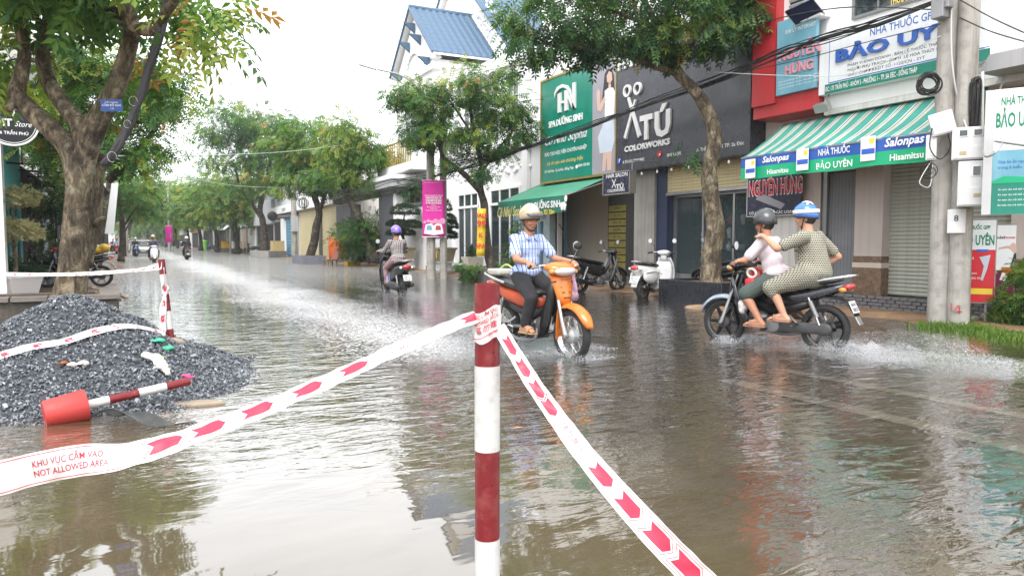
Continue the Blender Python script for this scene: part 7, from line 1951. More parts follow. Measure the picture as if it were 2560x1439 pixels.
def scooter(label, loc, rz, C1, txt=('66-L1', '092.81'), name='scooter', group=None, round_=False, parked=False, seat=M_BLACK, shield=None):
 o = thing(name, label, 'scooter', loc, rz, group)
 wr = .235 if not round_ else .22
 wheel(o, .62, wr, 'grey', 'front_wheel', .05); wheel(o, -.55, wr, 'grey', 'rear_wheel', .058)
 for s in (-1, 1): MB().tube([(.62, s * .07, wr), (.55, s * .07, .5)], .022, 8).build('fork', M_BLACK, o, smooth=60)
 fender(o, .62, wr, .27, 10, 150, .095, .085, C1, 'front_fender')
 # front shield and leg panel
 MB().loft([[V((x + .09 * (1 - (2 * t - 1) ** 2), y, z)) for t, y in [(k / 12, -w + 2 * w * k / 12) for k in range(13)]] for (x, z, w) in ((.40, .28, .16), (.45, .42, .20), (.46, .60, .215), (.42, .78, .20), (.37, .92, .15))], cap=False, closed=False).build('front_shield', C1, o, smooth=180, solid=.02)
 MB().loft(vshell([(.27, .36, .05, .16), (.45, .38, .05, .19), (.65, .37, .05, .20), (.82, .34, .04, .17)], 14)).build('leg_panel', shield or C1, o, smooth=180)
 cw = MB().loft(ringset([(.46, .99, .05, .035), (.43, 1.0, .12, .065), (.36, 1.02, .16, .07), (.30, 1.03, .15, .05), (.25, 1.02, .09, .03)], 16, 2.2)).build('headlamp_cowl', C1, o, smooth=180)
 MB().loft(vshell([(.86, .36, .05, .08), (.98, .34, .05, .07)], 10)).build('steering_neck', C1, o, smooth=180)
 MB().ell((.425, 0, 1.0), (.055, .085, .055), 16, 10).build('headlamp', M_LENS, cw, smooth=180)
 for s in (-1, 1): MB().ell((.47, s * .13, .72), (.03, .04, .05), 10, 6).build('indicator', M_LENS, o, smooth=180)
 bars(o, .30, 1.02, .31, mirror_h=.24)
 MB().loft(ringset([(.40, .27, .15, .04), (.2, .26, .16, .045), (.0, .27, .16, .05), (-.1, .30, .15, .07)], 12, 4)).build('floor_board', M_BLACK if not round_ else C1, o, smooth=50)
 # rear body
 hb = .145 if not round_ else .19
 MB().loft(ringset([(-.02, .45, .09, .15), (-.08, .52, hb * .85, .20), (-.25, .56, hb, .19), (-.5, .60, hb * 1.02, .16), (-.72, .65, hb * .85, .12), (-.88, .68, hb * .5, .07), (-.92, .69, hb * .3, .04)], 20, 2.4)).build('rear_body', C1, o, smooth=180)
 if round_:
  for s in (-1, 1): MB().ell((-.46, s * .165, .52), (.33, .065, .155), 18, 10).build('side_cowl', C1, o, smooth=180)
  for s in (-1, 1): MB().tube(spline([(-.12, s * .225, .56), (-.45, s * .238, .62), (-.75, s * .2, .6)], 10), .008, 6).build('trim', M_CHROME, o)
 MB().loft(ringset([(-.02, .73, .09, .02), (-.08, .745, .125, .04), (-.3, .765, .15, .05), (-.55, .80, .145, .05), (-.72, .815, .10, .035), (-.78, .81, .05, .015)], 16)).build('seat', seat, o, smooth=180)
 MB().tube(spline([(-.5, .16, .80), (-.75, .14, .84), (-.9, .06, .85), (-.9, -.06, .85), (-.75, -.14, .84), (-.5, -.16, .80)], 16), .014, 8).build('grab_rail', M_ALU, o, smooth=60)
 MB().ell((-.9, 0, .71), (.045, .1, .055), 14, 8).build('tail_lamp', M_REDL, o, smooth=180)
 for s in (-1, 1): MB().ell((-.86, s * .13, .69), (.04, .04, .035), 10, 6).build('indicator', M_LENS, o, smooth=180)
 MB().loft([[V((x, y * w, z)) for y in (-1, -.6, 0, .6, 1)] for (x, z, w) in ((-.6, .56, .085), (-.78, .54, .085), (-.88, .42, .08), (-.93, .30, .07))], cap=False, closed=False).build('rear_fender', M_BLACK if not round_ else C1, o, smooth=180, solid=.01)
 plate(o, -.92, .46, R(22), txt)
 MB().loft([[V((x, .13 + y, z0 + z)) for y, z in [(.05 * math.cos(q), h * math.sin(q)) for q in [2 * math.pi * k / 12 for k in range(12)]]] for x, z0, h in ((.0, .26, .04), (-.08, .27, .09), (-.45, .25, .10), (-.6, .235, .085), (-.66, .235, .03))]).build('engine_case', M_ENGINE, o, smooth=60)
 MB().tube([(-.1, -.12, .2), (-.3, -.15, .2), (-.36, -.155, .22), (-.76, -.16, .30), (-.8, -.16, .31)], [.02, .02, .055, .06, .03], 12).build('muffler', M_BLACKG, o, smooth=60)
 for s in (-1, 1): MB().tube([(-.5, s * .12, .5), (-.6, s * .12, .26)], .022, 8).build('shock', M_STEEL, o, smooth=60)
 if parked: stand(o)
 return o
M_ORANGE = mat('orange_paint', (.70, .17, .01), .3, var=.12, vscale=4, coat=.5, dirt_amt=.35, dirt=(.30, .15, .06))
M_ORRED = mat('worn_red_orange', (.45, .07, .02), .4, var=.25, vscale=5)
M_DKBL = mat('dark_blue_black_paint', (.014, .016, .024), .22, var=.2, coat=.7, dirt_amt=.4, dirt=(.07, .06, .05))
M_SILVP = mat('silver_blue_paint', (.30, .34, .42), .28, .4, var=.04, coat=.6)
M_WHP = mat('white_paint', (.80, .80, .80), .2, var=.02, coat=.8)
M_GRAYP = mat('matt_black_paint', (.028, .030, .032), .35, var=.05, coat=.3)
M_REDP = mat('red_paint', (.48, .02, .02), .22, var=.03, coat=.8)
M_NAVYP = mat('navy_paint_gloss', (.02, .035, .10), .22, var=.03, coat=.8)
def ground_at(px, py): return onZ(px, py)
WL = -.07                                     # wheels stand on the road under the water
# ------------------------------------------------------------------ people
def blob(name, prims, mt, parent, voxel=.012, smooth=6, wrinkle=0.0, wscale=14, seed=0.0):
 """one continuous surface grown round tapered limbs and rounded masses"""
 mb = MB()
 for pr_ in prims:
  if pr_[0] == 'c':
   _, a, b, ra, rb = pr_
   a, b = V(a), V(b)
   L = (b - a).length
   k = max(2, int(L / (max(ra, rb) * .8)))
   mb.ell(a, ra, 12, 8); mb.ell(b, rb, 12, 8)
   mb.tube([a.lerp(b, i / k) for i in range(k + 1)], [ra + (rb - ra) * i / k for i in range(k + 1)], 12)
  else:
   _, c, rad = pr_[:3]
   mb.ell(c, rad, 16, 10, pr_[3] if len(pr_) > 3 else None)
 me = mb.mesh(name, None, None)
 t = bpy.data.objects.new('tmp', me)
 COL.objects.link(t)
 m = t.modifiers.new('r', 'REMESH'); m.mode = 'VOXEL'; m.voxel_size = voxel; m.use_smooth_shade = True
 s = t.modifiers.new('s', 'SMOOTH'); s.factor = .5; s.iterations = smooth
 dg = bpy.context.evaluated_depsgraph_get()
 nm = bpy.data.meshes.new_from_object(t.evaluated_get(dg))
 COL.objects.unlink(t); bpy.data.objects.remove(t); bpy.data.meshes.remove(me)
 nm.name = name
 if wrinkle:
  n = len(nm.vertices)
  co = np.empty(n * 3); no = np.empty(n * 3)
  nm.vertices.foreach_get('co', co); nm.vertices.foreach_get('normal', no)
  co, no = co.reshape(-1, 3), no.reshape(-1, 3)
  d = np.array([mnoise.noise(V((c[0] * wscale + seed, c[1] * wscale, c[2] * wscale * .7))) for c in co])
  co += no * (wrinkle * d)[:, None]
  nm.vertices.foreach_set('co', co.ravel())
 nm.polygons.foreach_set('use_smooth', [True] * len(nm.polygons))
 nm.materials.clear(); nm.materials.append(mt)
 o = bpy.data.objects.new(name, nm)
 return link_child(o, parent)
def hand(wrist, fwd, palm_dn, side, grip=True, s=1.0):
 """palm, four fingers of unequal length and a thumb leaving the palm's side; fingers curl when gripping"""
 f = V(fwd).normalized(); d = V(palm_dn); d = (d - f * d.dot(f)).normalized(); a = f.cross(d) * side
 w = V(wrist)
 P = [('c', w, w + f * .05 * s, .025 * s, .030 * s)]
 pc = w + f * .07 * s
 for k, l in enumerate((.066, .074, .070, .056)):
  b = pc + a * ((.026 - .0175 * k) * s) + f * .015 * s
  r = (.0096 - .0005 * k) * s
  P.append(('c', w + f * .03 * s + a * ((.018 - .012 * k) * s), b, .014 * s, r * 1.15))
  if grip:
   p1 = b + f * (l * .38 * s) + d * (l * .12 * s); p2 = p1 + d * (l * .42 * s) - f * .004 * s; p3 = p2 - f * (l * .34 * s) + d * (l * .08 * s)
  else:
   p1 = b + (f * .9 + d * .18) * (l * .45 * s); p2 = p1 + (f * .8 + d * .4) * (l * .33 * s); p3 = p2 + (f * .6 + d * .6) * (l * .25 * s)
  P += [('c', b, p1, r, r), ('c', p1, p2, r, r * .93), ('c', p2, p3, r * .93, r * .8)]
 t0 = w + f * .03 * s + a * .028 * s; t1 = t0 + (f * .7 + a * .6 + d * .25) * .034 * s; t2 = t1 + (f * .75 + d * (.6 if grip else .2)) * .03 * s
 P += [('c', t0, t1, .0135 * s, .011 * s), ('c', t1, t2, .011 * s, .0088 * s)]
 return P
def head(c, fwd, s=1.0):
 """skull, jaw, nose, ears"""
 f = V(fwd).normalized(); u = V((0, 0, 1)); u = (u - f * u.dot(f)).normalized(); l = u.cross(f)
 m = Matrix((f, l, u)).transposed()
 q = lambda x, y, z: V(c) + m @ V((x, y, z)) * s
 P = [('e', q(0, 0, .025), (.098 * s, .076 * s, .105 * s), m), ('e', q(.022, 0, -.045), (.070 * s, .062 * s, .075 * s), m), ('e', q(.055, 0, -.085), (.035 * s, .034 * s, .026 * s), m),
  ('e', q(.078, 0, .012), (.022 * s, .052 * s, .02 * s), m),
  ('c', q(.088, 0, .0), q(.108, 0, -.032), .010 * s, .014 * s), ('e', q(.088, 0, -.063), (.016 * s, .026 * s, .010 * s), m)]
 for sd in (-1, 1):
  P += [('e', q(-.005, sd * .078, -.015), (.022 * s, .012 * s, .034 * s), m), ('e', q(.07, sd * .035, -.03), (.03 * s, .028 * s, .03 * s), m)]
 return P, q, m
def face_bits(o, q, m, s=1.0):
 mb = MB()
 for sd in (-1, 1): mb.ell(q(.086, sd * .034, -.006), (.008 * s, .013 * s, .006 * s), 8, 6, m)
 mb.build('eyes', M_INK, o, smooth=180)
 mb = MB()
 for sd in (-1, 1): mb.ell(q(.092, sd * .034, .016), (.006 * s, .02 * s, .004 * s), 8, 6, m)
 mb.build('eyebrows', M_HAIR, o, smooth=180)
 MB().ell(q(.102, 0, -.063), (.006 * s, .024 * s, .0045 * s), 10, 6, m).build('mouth', mat('lip', (.30, .09, .07), .5), o, smooth=180)
def helmet(o, q, m, mt, brim=True, stripes=None, s=1.0, strap=True, peak=None):
 rot = m
 sh = MB()
 prof = []
 N_ = 20
 rows = []
 for i in range(9):
  t = i / 8
  el = R(90 - 108 * t)
  ring = []
  for k in range(N_):
   a = 2 * math.pi * k / N_
   dip = .018 * (1 - math.cos(a)) * t
   ring.append(q((.137 * math.cos(el)) * math.cos(a) - .005, .118 * math.cos(el) * math.sin(a), .058 + .122 * math.sin(el) - dip))
  rows.append(ring)
 sh.loft(rows, cap=False)
 h = sh.build('helmet', mt, o, smooth=180, solid=.012)
 MB().tube([(p) for p in rows[-1]] + [rows[-1][0]], .009, 6, cap=False).build('rim', M_BLACK, h, smooth=180)
 if brim:
  pk = MB().loft([[q(x, y, z) for (x, y, z) in ring] for ring in ([(.10 + .035 * math.cos(a), .118 * math.sin(a), .075) for a in [R(-75 + 15 * k) for k in range(11)]], [(.115 + .085 * math.cos(a), .112 * math.sin(a), .058) for a in [R(-75 + 15 * k) for k in range(11)]])], cap=False, closed=False).build('peak', peak or M_BLACK, h, smooth=180, solid=.008)
 if strap:
  mb = MB()
  for sd in (-1, 1): mb.tube([q(.0, sd * .098, .01), q(.03, sd * .078, -.06), q(.05, sd * .03, -.118), q(.05, 0, -.122)], .006, 6)
  mb.build('strap', M_BLACK, h)
 if stripes:
  for (mt2, y0, y1) in stripes:
   MB().loft([[q(.139 * math.cos(e) * 1.035 - .005, y, .058 + .124 * math.sin(e) * 1.03 * math.sqrt(max(0, 1 - (y / .125) ** 2))) for y in (y0, (y0 + y1) / 2, y1)] for e in [R(15 + 14 * k) for k in range(11)]], cap=False, closed=False).build('stripe', mt2, h, smooth=180, solid=.003)
 return h
def rider(label, bike, pose, top_mt, low_mt, helm_mt, skin=M_SKIN, vox=.0085, sleeves='short', legs='long', shoes=None, helm_kw=None, build_=1.0, female=False, hair=True, group=None, face=True, dress=None, name='person', lean_out=0.0, armpose=None, collar=False, turn=0.0, wr=.012):
 """pose in the bike's own frame (x forward, y left, z up)"""
 o = thing(name, label, 'person', bike.location, bike.rotation_euler.z, group)
 P_ = {k: V(v) for k, v in pose.items() if not isinstance(v, bool)}
 g = build_
 skin_p, top_p, low_p = [], [], []
 pel, ch, nk, hd = P_['pelvis'], P_['chest'], P_['neck'], P_['head']
 look = V(pose.get('look', (1, 0, -.06)))
 hp, q, m = head(hd, look)
 skin_p += hp + [('c', nk - V((0, 0, .03)), hd - V((0, 0, .06)) - look.normalized() * .015, .058 * g ** .5, .055)]
 # trunk
 mid = pel.lerp(ch, .5) + V((.01, 0, 0))
 trunk = [('e', pel + V((-.01, 0, .02)), (.135 * g, .175 * g, .12)), ('e', mid, (.118 * g, .150 * g, .17)), ('e', ch, (.118 * g, .175 * (1 + (g - 1) * .6), .16)), ('e', ch.lerp(nk, .55), (.085 * g, .165, .085))]
 skin_p += [('e', c, (r[0] - .014, r[1] - .016, r[2] - .01)) for _, c, r in trunk]
 top_p += [('e', c, r) for _, c, r in trunk]
 shin_r = .048
 for sd, nm in ((1, 'L'), (-1, 'R')):
  sh, el, wrp = P_['sh' + nm], P_['el' + nm], P_['wr' + nm]
  hip, kn, an = P_['hip' + nm], P_['kn' + nm], P_['an' + nm]
  skin_p += [('c', sh, el, .052 * g ** .5, .041 * g ** .5), ('c', el, wrp, .041 * g ** .5, .027)]
  hv = V(pose.get('hand' + nm, (1, 0, -.15)))
  skin_p += hand(wrp, hv, pose.get('palm' + nm, (0, 0, -1)), sd, pose.get('grip' + nm, True))
  if sleeves == 'short':
   top_p += [('e', sh, (.072 * g ** .5,) * 3), ('c', sh, sh.lerp(el, .72), .068 * g ** .5, .064 * g ** .5)]
  else:
   top_p += [('e', sh, (.07 * g ** .5,) * 3), ('c', sh, el, .066 * g ** .5, .056 * g ** .5), ('c', el, el.lerp(wrp, .95), .056 * g ** .5, .042)]
  skin_p += [('c', hip, kn, .085 * g, .058), ('c', kn, kn.lerp(an, .35) - (kn - hip).normalized() * .012, .056, .054), ('c', kn.lerp(an, .35) - (kn - hip).normalized() * .012, an, .054, .036)]
  toe = an + V(pose.get('toe' + nm, (.16, 0, -.05)))
  heel = an + V((-.045, 0, -.045))
  skin_p += [('c', an, heel, .036, .032), ('c', heel, an.lerp(toe, .6) - V((0, 0, .02)), .034, .034), ('c', an, an.lerp(toe, .55), .036, .034), ('c', an.lerp(toe, .5) - V((0, 0, .015)), toe, .036, .024)]
  for t_ in range(5):                    # toes
   lat = V((0, 1, 0)) * ((.030 - .014 * t_) * sd)
   skin_p.append(('c', an.lerp(toe, .85) + lat, toe + lat * 1.05 + (toe - an).normalized() * (.028 - .004 * t_), .0125 - .0008 * t_, .010 - .0008 * t_))
  if legs == 'long': low_p += [('c', hip, kn, .105 * g, .078), ('c', kn, kn.lerp(an, .9), .077, .060)]
  elif legs == 'short': low_p += [('c', hip, hip.lerp(kn, .92), .108 * g, .094)]
  elif legs == 'knee': low_p += [('c', hip, kn, .105 * g, .082), ('c', kn, kn.lerp(an, .16), .082, .078)]
  elif legs == 'calf': low_p += [('c', hip, kn, .105 * g, .078), ('c', kn, kn.lerp(an, .62), .077, .066)]
  low_p += [('e', hip.lerp(pel, .5), (.13 * g, .11 * g, .11))]
 low_p += [('e', pel + V((-.01, 0, .0)), (.15 * g, .185 * g, .115))]
 body = blob('body', skin_p, skin, o, vox, 2)
 if dress:
  blob('dress', top_p + low_p + [('c', pel, ch, .16 * g, .14 * g), ('c', P_['hipL'], P_['knL'], .13 * g, .095), ('c', P_['hipR'], P_['knR'], .13 * g, .095)], dress, o, .014, 7, .006, 12, hd.x)
 else:
  hem = [('e', pel + V((.0, 0, .045)), (.158 * g, .192 * g, .10))]
  blob('shirt', top_p + hem, top_mt, o, .012, 5, wr, 11, hd.y + 3)
  blob('trousers', low_p, low_mt, o, .012, 5, .008, 10, hd.y + 7)
 if collar:
  for sd in (-1, 1):
   MB().loft([[nk + V((-.065, sd * .02, .035)), nk + V((-.085, sd * .03, -.005))], [nk + V((-.02, sd * .068, .03)), nk + V((-.03, sd * .10, -.015))], [nk + V((.05, sd * .055, -.005)), nk + V((.055, sd * .09, -.05))], [nk + V((.078, sd * .018, -.05)), nk + V((.105, sd * .05, -.085))]], cap=False, closed=False).build('collar', top_mt, o, smooth=180, solid=.006)
 if hair:
  MB().ell(q(-.025, 0, .02), (.095, .086, .115), 14, 10, m).build('hair', M_HAIR, o, smooth=180)
 if face: face_bits(o, q, m)
 if helm_mt is not None: helmet(o, q, m, helm_mt, **(helm_kw or {}))
 if shoes is not None:
  for nm in 'LR':
   an = P_['an' + nm]; toe = an + V(pose.get('toe' + nm, (.16, 0, -.05))); d = (toe - (an + V((-.045, 0, -.045)))).normalized()
   c0 = an + V((-.075, 0, -.085)); c1 = toe + d * .03 - V((0, 0, .032))
   s_ = V((0, 1, 0)) * .048
   up = d.cross(V((0, 1, 0))).normalized() * -1
   sl = MB().hexa([c0 - s_ * .8, c1 - s_, c1 + s_, c0 + s_ * .8, c0 - s_ * .8 + V((0, 0, .022)), c1 - s_ + V((0, 0, .018)), c1 + s_ + V((0, 0, .018)), c0 + s_ * .8 + V((0, 0, .022))]).build('sandal', shoes, o, bevel=.012)
   a_ = an.lerp(toe, .62)
   MB().tube([a_ + V((0, -.05, -.055)), a_ + V((.01, -.03, .01)), a_ + V((.02, 0, .022)), a_ + V((.01, .03, .01)), a_ + V((0, .05, -.055))], .016, 8).build('sandal_strap', shoes, sl, smooth=180)
 return o, q, m
def ride_pose(px=-.12, lean=.04, wide=.17, seat_z=.84, foot=(.06, .22), kn=(.30, .20, .62), arm_z=1.01, hx=.30, hw=.30, dz=0.0, el_out=.27):
 p = dict(pelvis=(px, 0, seat_z + .06), chest=(px + lean, 0, seat_z + .36), neck=(px + lean + .02, 0, seat_z + .54), head=(px + lean + .05, 0, seat_z + .69))
 for s, n in ((1, 'L'), (-1, 'R')):
  p['sh' + n] = (px + lean, s * wide, seat_z + .47); p['el' + n] = (px + lean + .17, s * el_out, seat_z + .25); p['wr' + n] = (hx - .09, s * hw, arm_z + .03)
  p['hip' + n] = (px + .03, s * .10, seat_z + .04); p['kn' + n] = (kn[0], s * kn[1], kn[2]); p['an' + n] = (foot[0], s * foot[1], .345)
 return p
def plaid_mat(name, base_c, line_c, scale, axis_lines):
 m, nt, out = base(name)
 b = nt.nodes.new('ShaderNodeBsdfPrincipled'); nt.links.new(b.outputs[0], out.inputs[0]); b.inputs['Roughness'].default_value = .85
 tc = nt.nodes.new('ShaderNodeTexCoord'); s = nt.nodes.new('ShaderNodeSeparateXYZ'); nt.links.new(tc.outputs['Object'], s.inputs[0])
 c = None
 acc = base_c
 for (ax, per, w, col) in axis_lines:
  src = s.outputs[ax] if isinstance(ax, int) else math_(nt, 'ADD', math_(nt, 'MULTIPLY', s.outputs[0], ax[0]), math_(nt, 'ADD', math_(nt, 'MULTIPLY', s.outputs[1], ax[1]), math_(nt, 'MULTIPLY', s.outputs[2], ax[2])))
  f = math_(nt, 'FRACT', math_(nt, 'DIVIDE', src, per))
  k = math_(nt, 'LESS_THAN', f, w)
  acc = mixc(nt, acc, col, math_(nt, 'MULTIPLY', k, .9))
 nt.links.new(acc, b.inputs['Base Color'])
 bp = N(nt, 'ShaderNodeBump', Strength=1.0, Distance=.006); nt.links.new(noise_(nt, tc.outputs['Object'], 22, 4), bp.inputs['Height']); nt.links.new(bp.outputs[0], b.inputs['Normal'])
 return m
M_SHIRTB = plaid_mat('blue_striped_shirt', (.42, .50, .68), None, 1, (((.25, 1, 0), .042, .40, (.06, .11, .38)), ((.25, 1, 0), .042, .12, (.70, .73, .80)), (2, .085, .08, (.12, .18, .45))))
M_TROUS = mat('charcoal_trousers', (.022, .022, .026), .85, var=.25, vscale=12, bump=.008, bscale=18)
M_PINKT = mat('pale_pink_tshirt', (.72, .62, .66), .85, var=.08, vscale=8, bump=.01, bscale=14)
M_SHORTS = mat('green_grey_shorts', (.075, .10, .09), .85, var=.2, vscale=10, bump=.008, bscale=20)
def check_mat(name, ca, cb, scale, rot=0.0, mort=.03):
 m, nt, out = base(name)
 b = nt.nodes.new('ShaderNodeBsdfPrincipled'); nt.links.new(b.outputs[0], out.inputs[0]); b.inputs['Roughness'].default_value = .85
 tc = nt.nodes.new('ShaderNodeTexCoord'); s = nt.nodes.new('ShaderNodeSeparateXYZ'); nt.links.new(tc.outputs['Object'], s.inputs[0])
 cb_ = nt.nodes.new('ShaderNodeCombineXYZ')
 nt.links.new(math_(nt, 'ADD', s.outputs[1], s.outputs[0]), cb_.inputs[0]); nt.links.new(s.outputs[2], cb_.inputs[1])
 mp = N(nt, 'ShaderNodeMapping'); mp.inputs['Rotation'].default_value = (0, 0, R(rot)); nt.links.new(cb_.outputs[0], mp.inputs[0])
 br = N(nt, 'ShaderNodeTexBrick'); br.inputs['Scale'].default_value = scale; br.inputs['Mortar Size'].default_value = mort; br.inputs['Brick Width'].default_value = .5; br.inputs['Row Height'].default_value = .3
 br.inputs['Color1'].default_value = (*ca, 1); br.inputs['Color2'].default_value = (*ca, 1); br.inputs['Mortar'].default_value = (*cb, 1); br.inputs['Mortar Smooth'].default_value = .1
 nt.links.new(mp.outputs[0], br.inputs['Vector']); nt.links.new(br.outputs['Color'], b.inputs['Base Color'])
 bp = N(nt, 'ShaderNodeBump', Strength=1.0, Distance=.006); nt.links.new(noise_(nt, tc.outputs['Object'], 18, 4), bp.inputs['Height']); nt.links.new(bp.outputs[0], b.inputs['Normal'])
 return m
M_DRESS = check_mat('cream_black_print_dress', (.50, .48, .38), (.05, .048, .04), 15, 0, .07)
M_LATT = check_mat('lattice_print_blouse', (.62, .57, .55), (.04, .03, .04), 8, 45, .075)
M_FLOR = mat('mauve_print_trousers', (.45, .28, .30), .85, var=.75, vscale=22)
M_SANDAL = mat('tan_sandal', (.42, .28, .15), .7, var=.15); M_FLIP = mat('brown_flipflop', (.30, .16, .11), .7, var=.15)
M_HELMB = mat('helmet_beige', (.42, .35, .24), .3, var=.05, coat=.5); M_HELMD = mat('helmet_dark_grey', (.045, .047, .052), .3, var=.1, coat=.5); M_HELMBL = mat('helmet_blue', (.03, .16, .55), .22, var=0, coat=.8); M_HELMV = mat('helmet_violet', (.20, .12, .55), .22, var=0, coat=.8)
# ---- man on the orange motorbike
fr_ = V((4.13, 6.66, 0)); re_ = V((3.96, 7.87, 0))
hd_ = (fr_ - re_); hd_.normalize()
mid_ = (fr_ + re_) / 2
bikeA = underbone('worn orange motorbike ridden through the flood towards the posts', (mid_.x, mid_.y, WL), math.atan2(hd_.y, hd_.x), M_ORANGE, None, 'spoke', name='motorbike', legshield=M_BLACK, side=M_ORRED, mirror_sides=(1,), shield_k=.72)
pa = ride_pose(px=-.20, lean=.02, seat_z=.83, kn=(.17, .19, .66), foot=(.04, .20), hx=.33, hw=.31, arm_z=1.02)
pa['look'] = (1, -.12, -.10)
pa['handL'] = (1, -.2, -.25); pa['handR'] = (1, .2, -.25)
A_, q, m = rider('man in blue striped shirt and beige helmet riding the orange motorbike', bikeA, pa, M_SHIRTB, M_TROUS, M_HELMB, legs='long', shoes=M_SANDAL, collar=True, helm_kw=dict(stripes=((M_INKW, -.03, -.012), (M_INKW, .012, .03)), peak=mat('smoke_peak', (.05, .06, .09), .2, var=0)), build_=1.05, wr=.016)
o = thing('carrier_bag', 'pink plastic bag hanging from the orange motorbike grip', 'bag', bikeA.location, bikeA.rotation_euler.z)
blob('bag', [('e', (.27, .30, .74), (.07, .05, .11)), ('e', (.27, .30, .68), (.085, .06, .07)), ('c', (.29, .30, .85), (.29, .30, 1.0), .03, .012)], mat('pink_bag', (.65, .38, .50), .35, var=.15, vscale=9, alpha=.85), o, .012, 3, .02, 25)
o = thing('seat_basket', 'pale wire basket with straps behind the seat of the orange motorbike', 'basket', bikeA.location, bikeA.rotation_euler.z)
MB().loft([[V((x, y * w, z)) for x, y in ((-.86, -1), (-.62, -1), (-.62, 1), (-.86, 1))] for z, w in ((.88, .09), (.95, .11))], cap=True).build('tub', mat('pale_box', (.62, .62, .52), .6, var=.1), o, bevel=.02)
MB().tube(spline([(-.9, .1, .93), (-.75, .11, 1.0), (-.55, .1, .93)], 8), .01, 6).build('strap', mat('lime_strap', (.45, .55, .2), .5), o)
# ---- couple on the black motorbike
hd_ = V((-.34, .94, 0)); mid_ = V((6.82, 6.43, 0))
bikeB = underbone('black motorbike with silver fender carrying two riders', (mid_.x, mid_.y, WL), math.atan2(hd_.y, hd_.x), M_DKBL, None, 'alloy', name='motorbike', txt=('66-K1', '038.52'), plain=True)
for ch in KIDS[bikeB.name]:
 if ch.name.startswith('front_fender'):
  ch.data = ch.data.copy(); ch.data.materials.clear(); ch.data.materials.append(M_SILVP)
pb_ = ride_pose(px=-.06, lean=.13, seat_z=.80, kn=(.27, .21, .64), foot=(.06, .22), hx=.34, hw=.31, arm_z=1.02)
pb_['look'] = (1, .1, -.12)
rider('man in pale pink T-shirt and green shorts steering the black motorbike', bikeB, pb_, M_PINKT, M_SHORTS, M_HELMD, legs='short', shoes=M_FLIP, build_=1.06, helm_kw=dict(stripes=((M_INKW, -.02, -.012),)), wr=.014)
pc_ = ride_pose(px=-.48, lean=.06, seat_z=.86, kn=(-.06, .26, .72), foot=(-.24, .24), hx=.0, hw=.2)
pc_.update(anL=(-.24, .24, .43), anR=(-.24, -.24, .43), knL=(-.07, .24, .74), knR=(-.07, -.24, .74), elL=(-.19, .36, 1.20), wrL=(.02, .26, 1.34), handL=(.85, -.5, .12), palmL=(0, -.3, -1), gripL=False,
  shL=(-.43, .21, 1.33), shR=(-.43, -.21, 1.33), elR=(-.60, -.40, 1.10), wrR=(-.40, -.33, .94), handR=(.6, .4, -.4), gripR=False, look=(1, .28, -.05))
C_, qc, mc = rider('passenger in cream and black patterned dress and blue helmet behind the driver', bikeB, pc_, M_DRESS, M_DRESS, M_HELMBL, skin=M_SKIN2, dress=M_DRESS, legs='knee', shoes=M_FLIP, build_=1.26, helm_kw=dict(brim=False), wr=.01)
hl = [c for c in KIDS[C_.name] if c.name.startswith('helmet')][0]
MB().loft([[qc(.146 * math.cos(a) - .005, .127 * math.sin(a), z) for z in (.048, .073, .09)] for a in [2 * math.pi * k / 24 for k in range(25)]], cap=False, closed=False).build('white_band', M_INKW, hl, smooth=180, solid=.003)
star = []
for k in range(10):
 a = math.pi * k / 5 + .3; rr = .075 if k % 2 == 0 else .032
 x_, y_ = rr * math.cos(a) - .03, rr * math.sin(a) + .03
 star.append(qc(x_, y_, .058 + .136 * math.sqrt(max(0, 1 - (x_ / .15) ** 2 - (y_ / .13) ** 2))))
MB().add(star + [qc(-.03, .03, .058 + .139 * math.sqrt(1 - (.03 / .15) ** 2 - (.03 / .13) ** 2))], [(k, (k + 1) % 10, 10) for k in range(10)]).build('star', M_INKW, hl, smooth=180)
o = thing('red_bag', 'red bag with white ring handles between the driver and the bars', 'bag', bikeB.location, bikeB.rotation_euler.z)
MB().boxc((.20, .08, .76), (.12, .30, .16)).build('bag', mat('red_vinyl', (.6, .02, .03), .35), o, bevel=.03)
for yy in (.02, .16): MB().lathe([(.055 + .014 * math.cos(a), .014 * math.sin(a)) for a in [2 * math.pi * k / 8 for k in range(9)]], 18, (.20, yy, .90), Matrix.Rotation(R(72), 3, 'X')).build('ring_handle', M_INKW if yy > .1 else MATS['red_vinyl'], o, smooth=180)
o = thing('white_bag', 'white plastic bag hung inside the leg shield of the black motorbike', 'bag', bikeB.location, bikeB.rotation_euler.z)
blob('bag', [('e', (.30, .16, .50), (.06, .07, .10)), ('c', (.32, .15, .6), (.34, .12, .72), .03, .012)], mat('white_bag', (.7, .68, .68), .4, var=.1), o, .012, 3, .015, 25)
# ---- woman on the black scooter
bikeC = scooter('matt black scooter ridden away down the flooded street', (5.55, 16.95, WL), R(91), M_GRAYP, ('66-L1', '092.81'))
pd_ = ride_pose(px=-.28, lean=.05, seat_z=.80, kn=(.10, .16, .66), foot=(.12, .14), hx=.27, hw=.31, arm_z=1.03)
pd_['look'] = (1, .15, -.05)
rider('woman in lattice print blouse and violet helmet on the matt black scooter', bikeC, pd_, M_LATT, M_FLOR, M_HELMV, sleeves='long', legs='calf', shoes=M_BLACK, build_=1.0, helm_kw=dict(brim=False), wr=.012)
o = thing('scooter_bag', 'small blue checked bag on the footboard of the matt black scooter', 'bag', bikeC.location, bikeC.rotation_euler.z)
MB().boxc((.14, .12, .44), (.18, .1, .26)).build('bag', plaid_mat('blue_check', (.03, .07, .4), None, 1, ((0, .05, .2, (.6, .6, .7)), (2, .05, .2, (.6, .6, .7)))), o, bevel=.02)
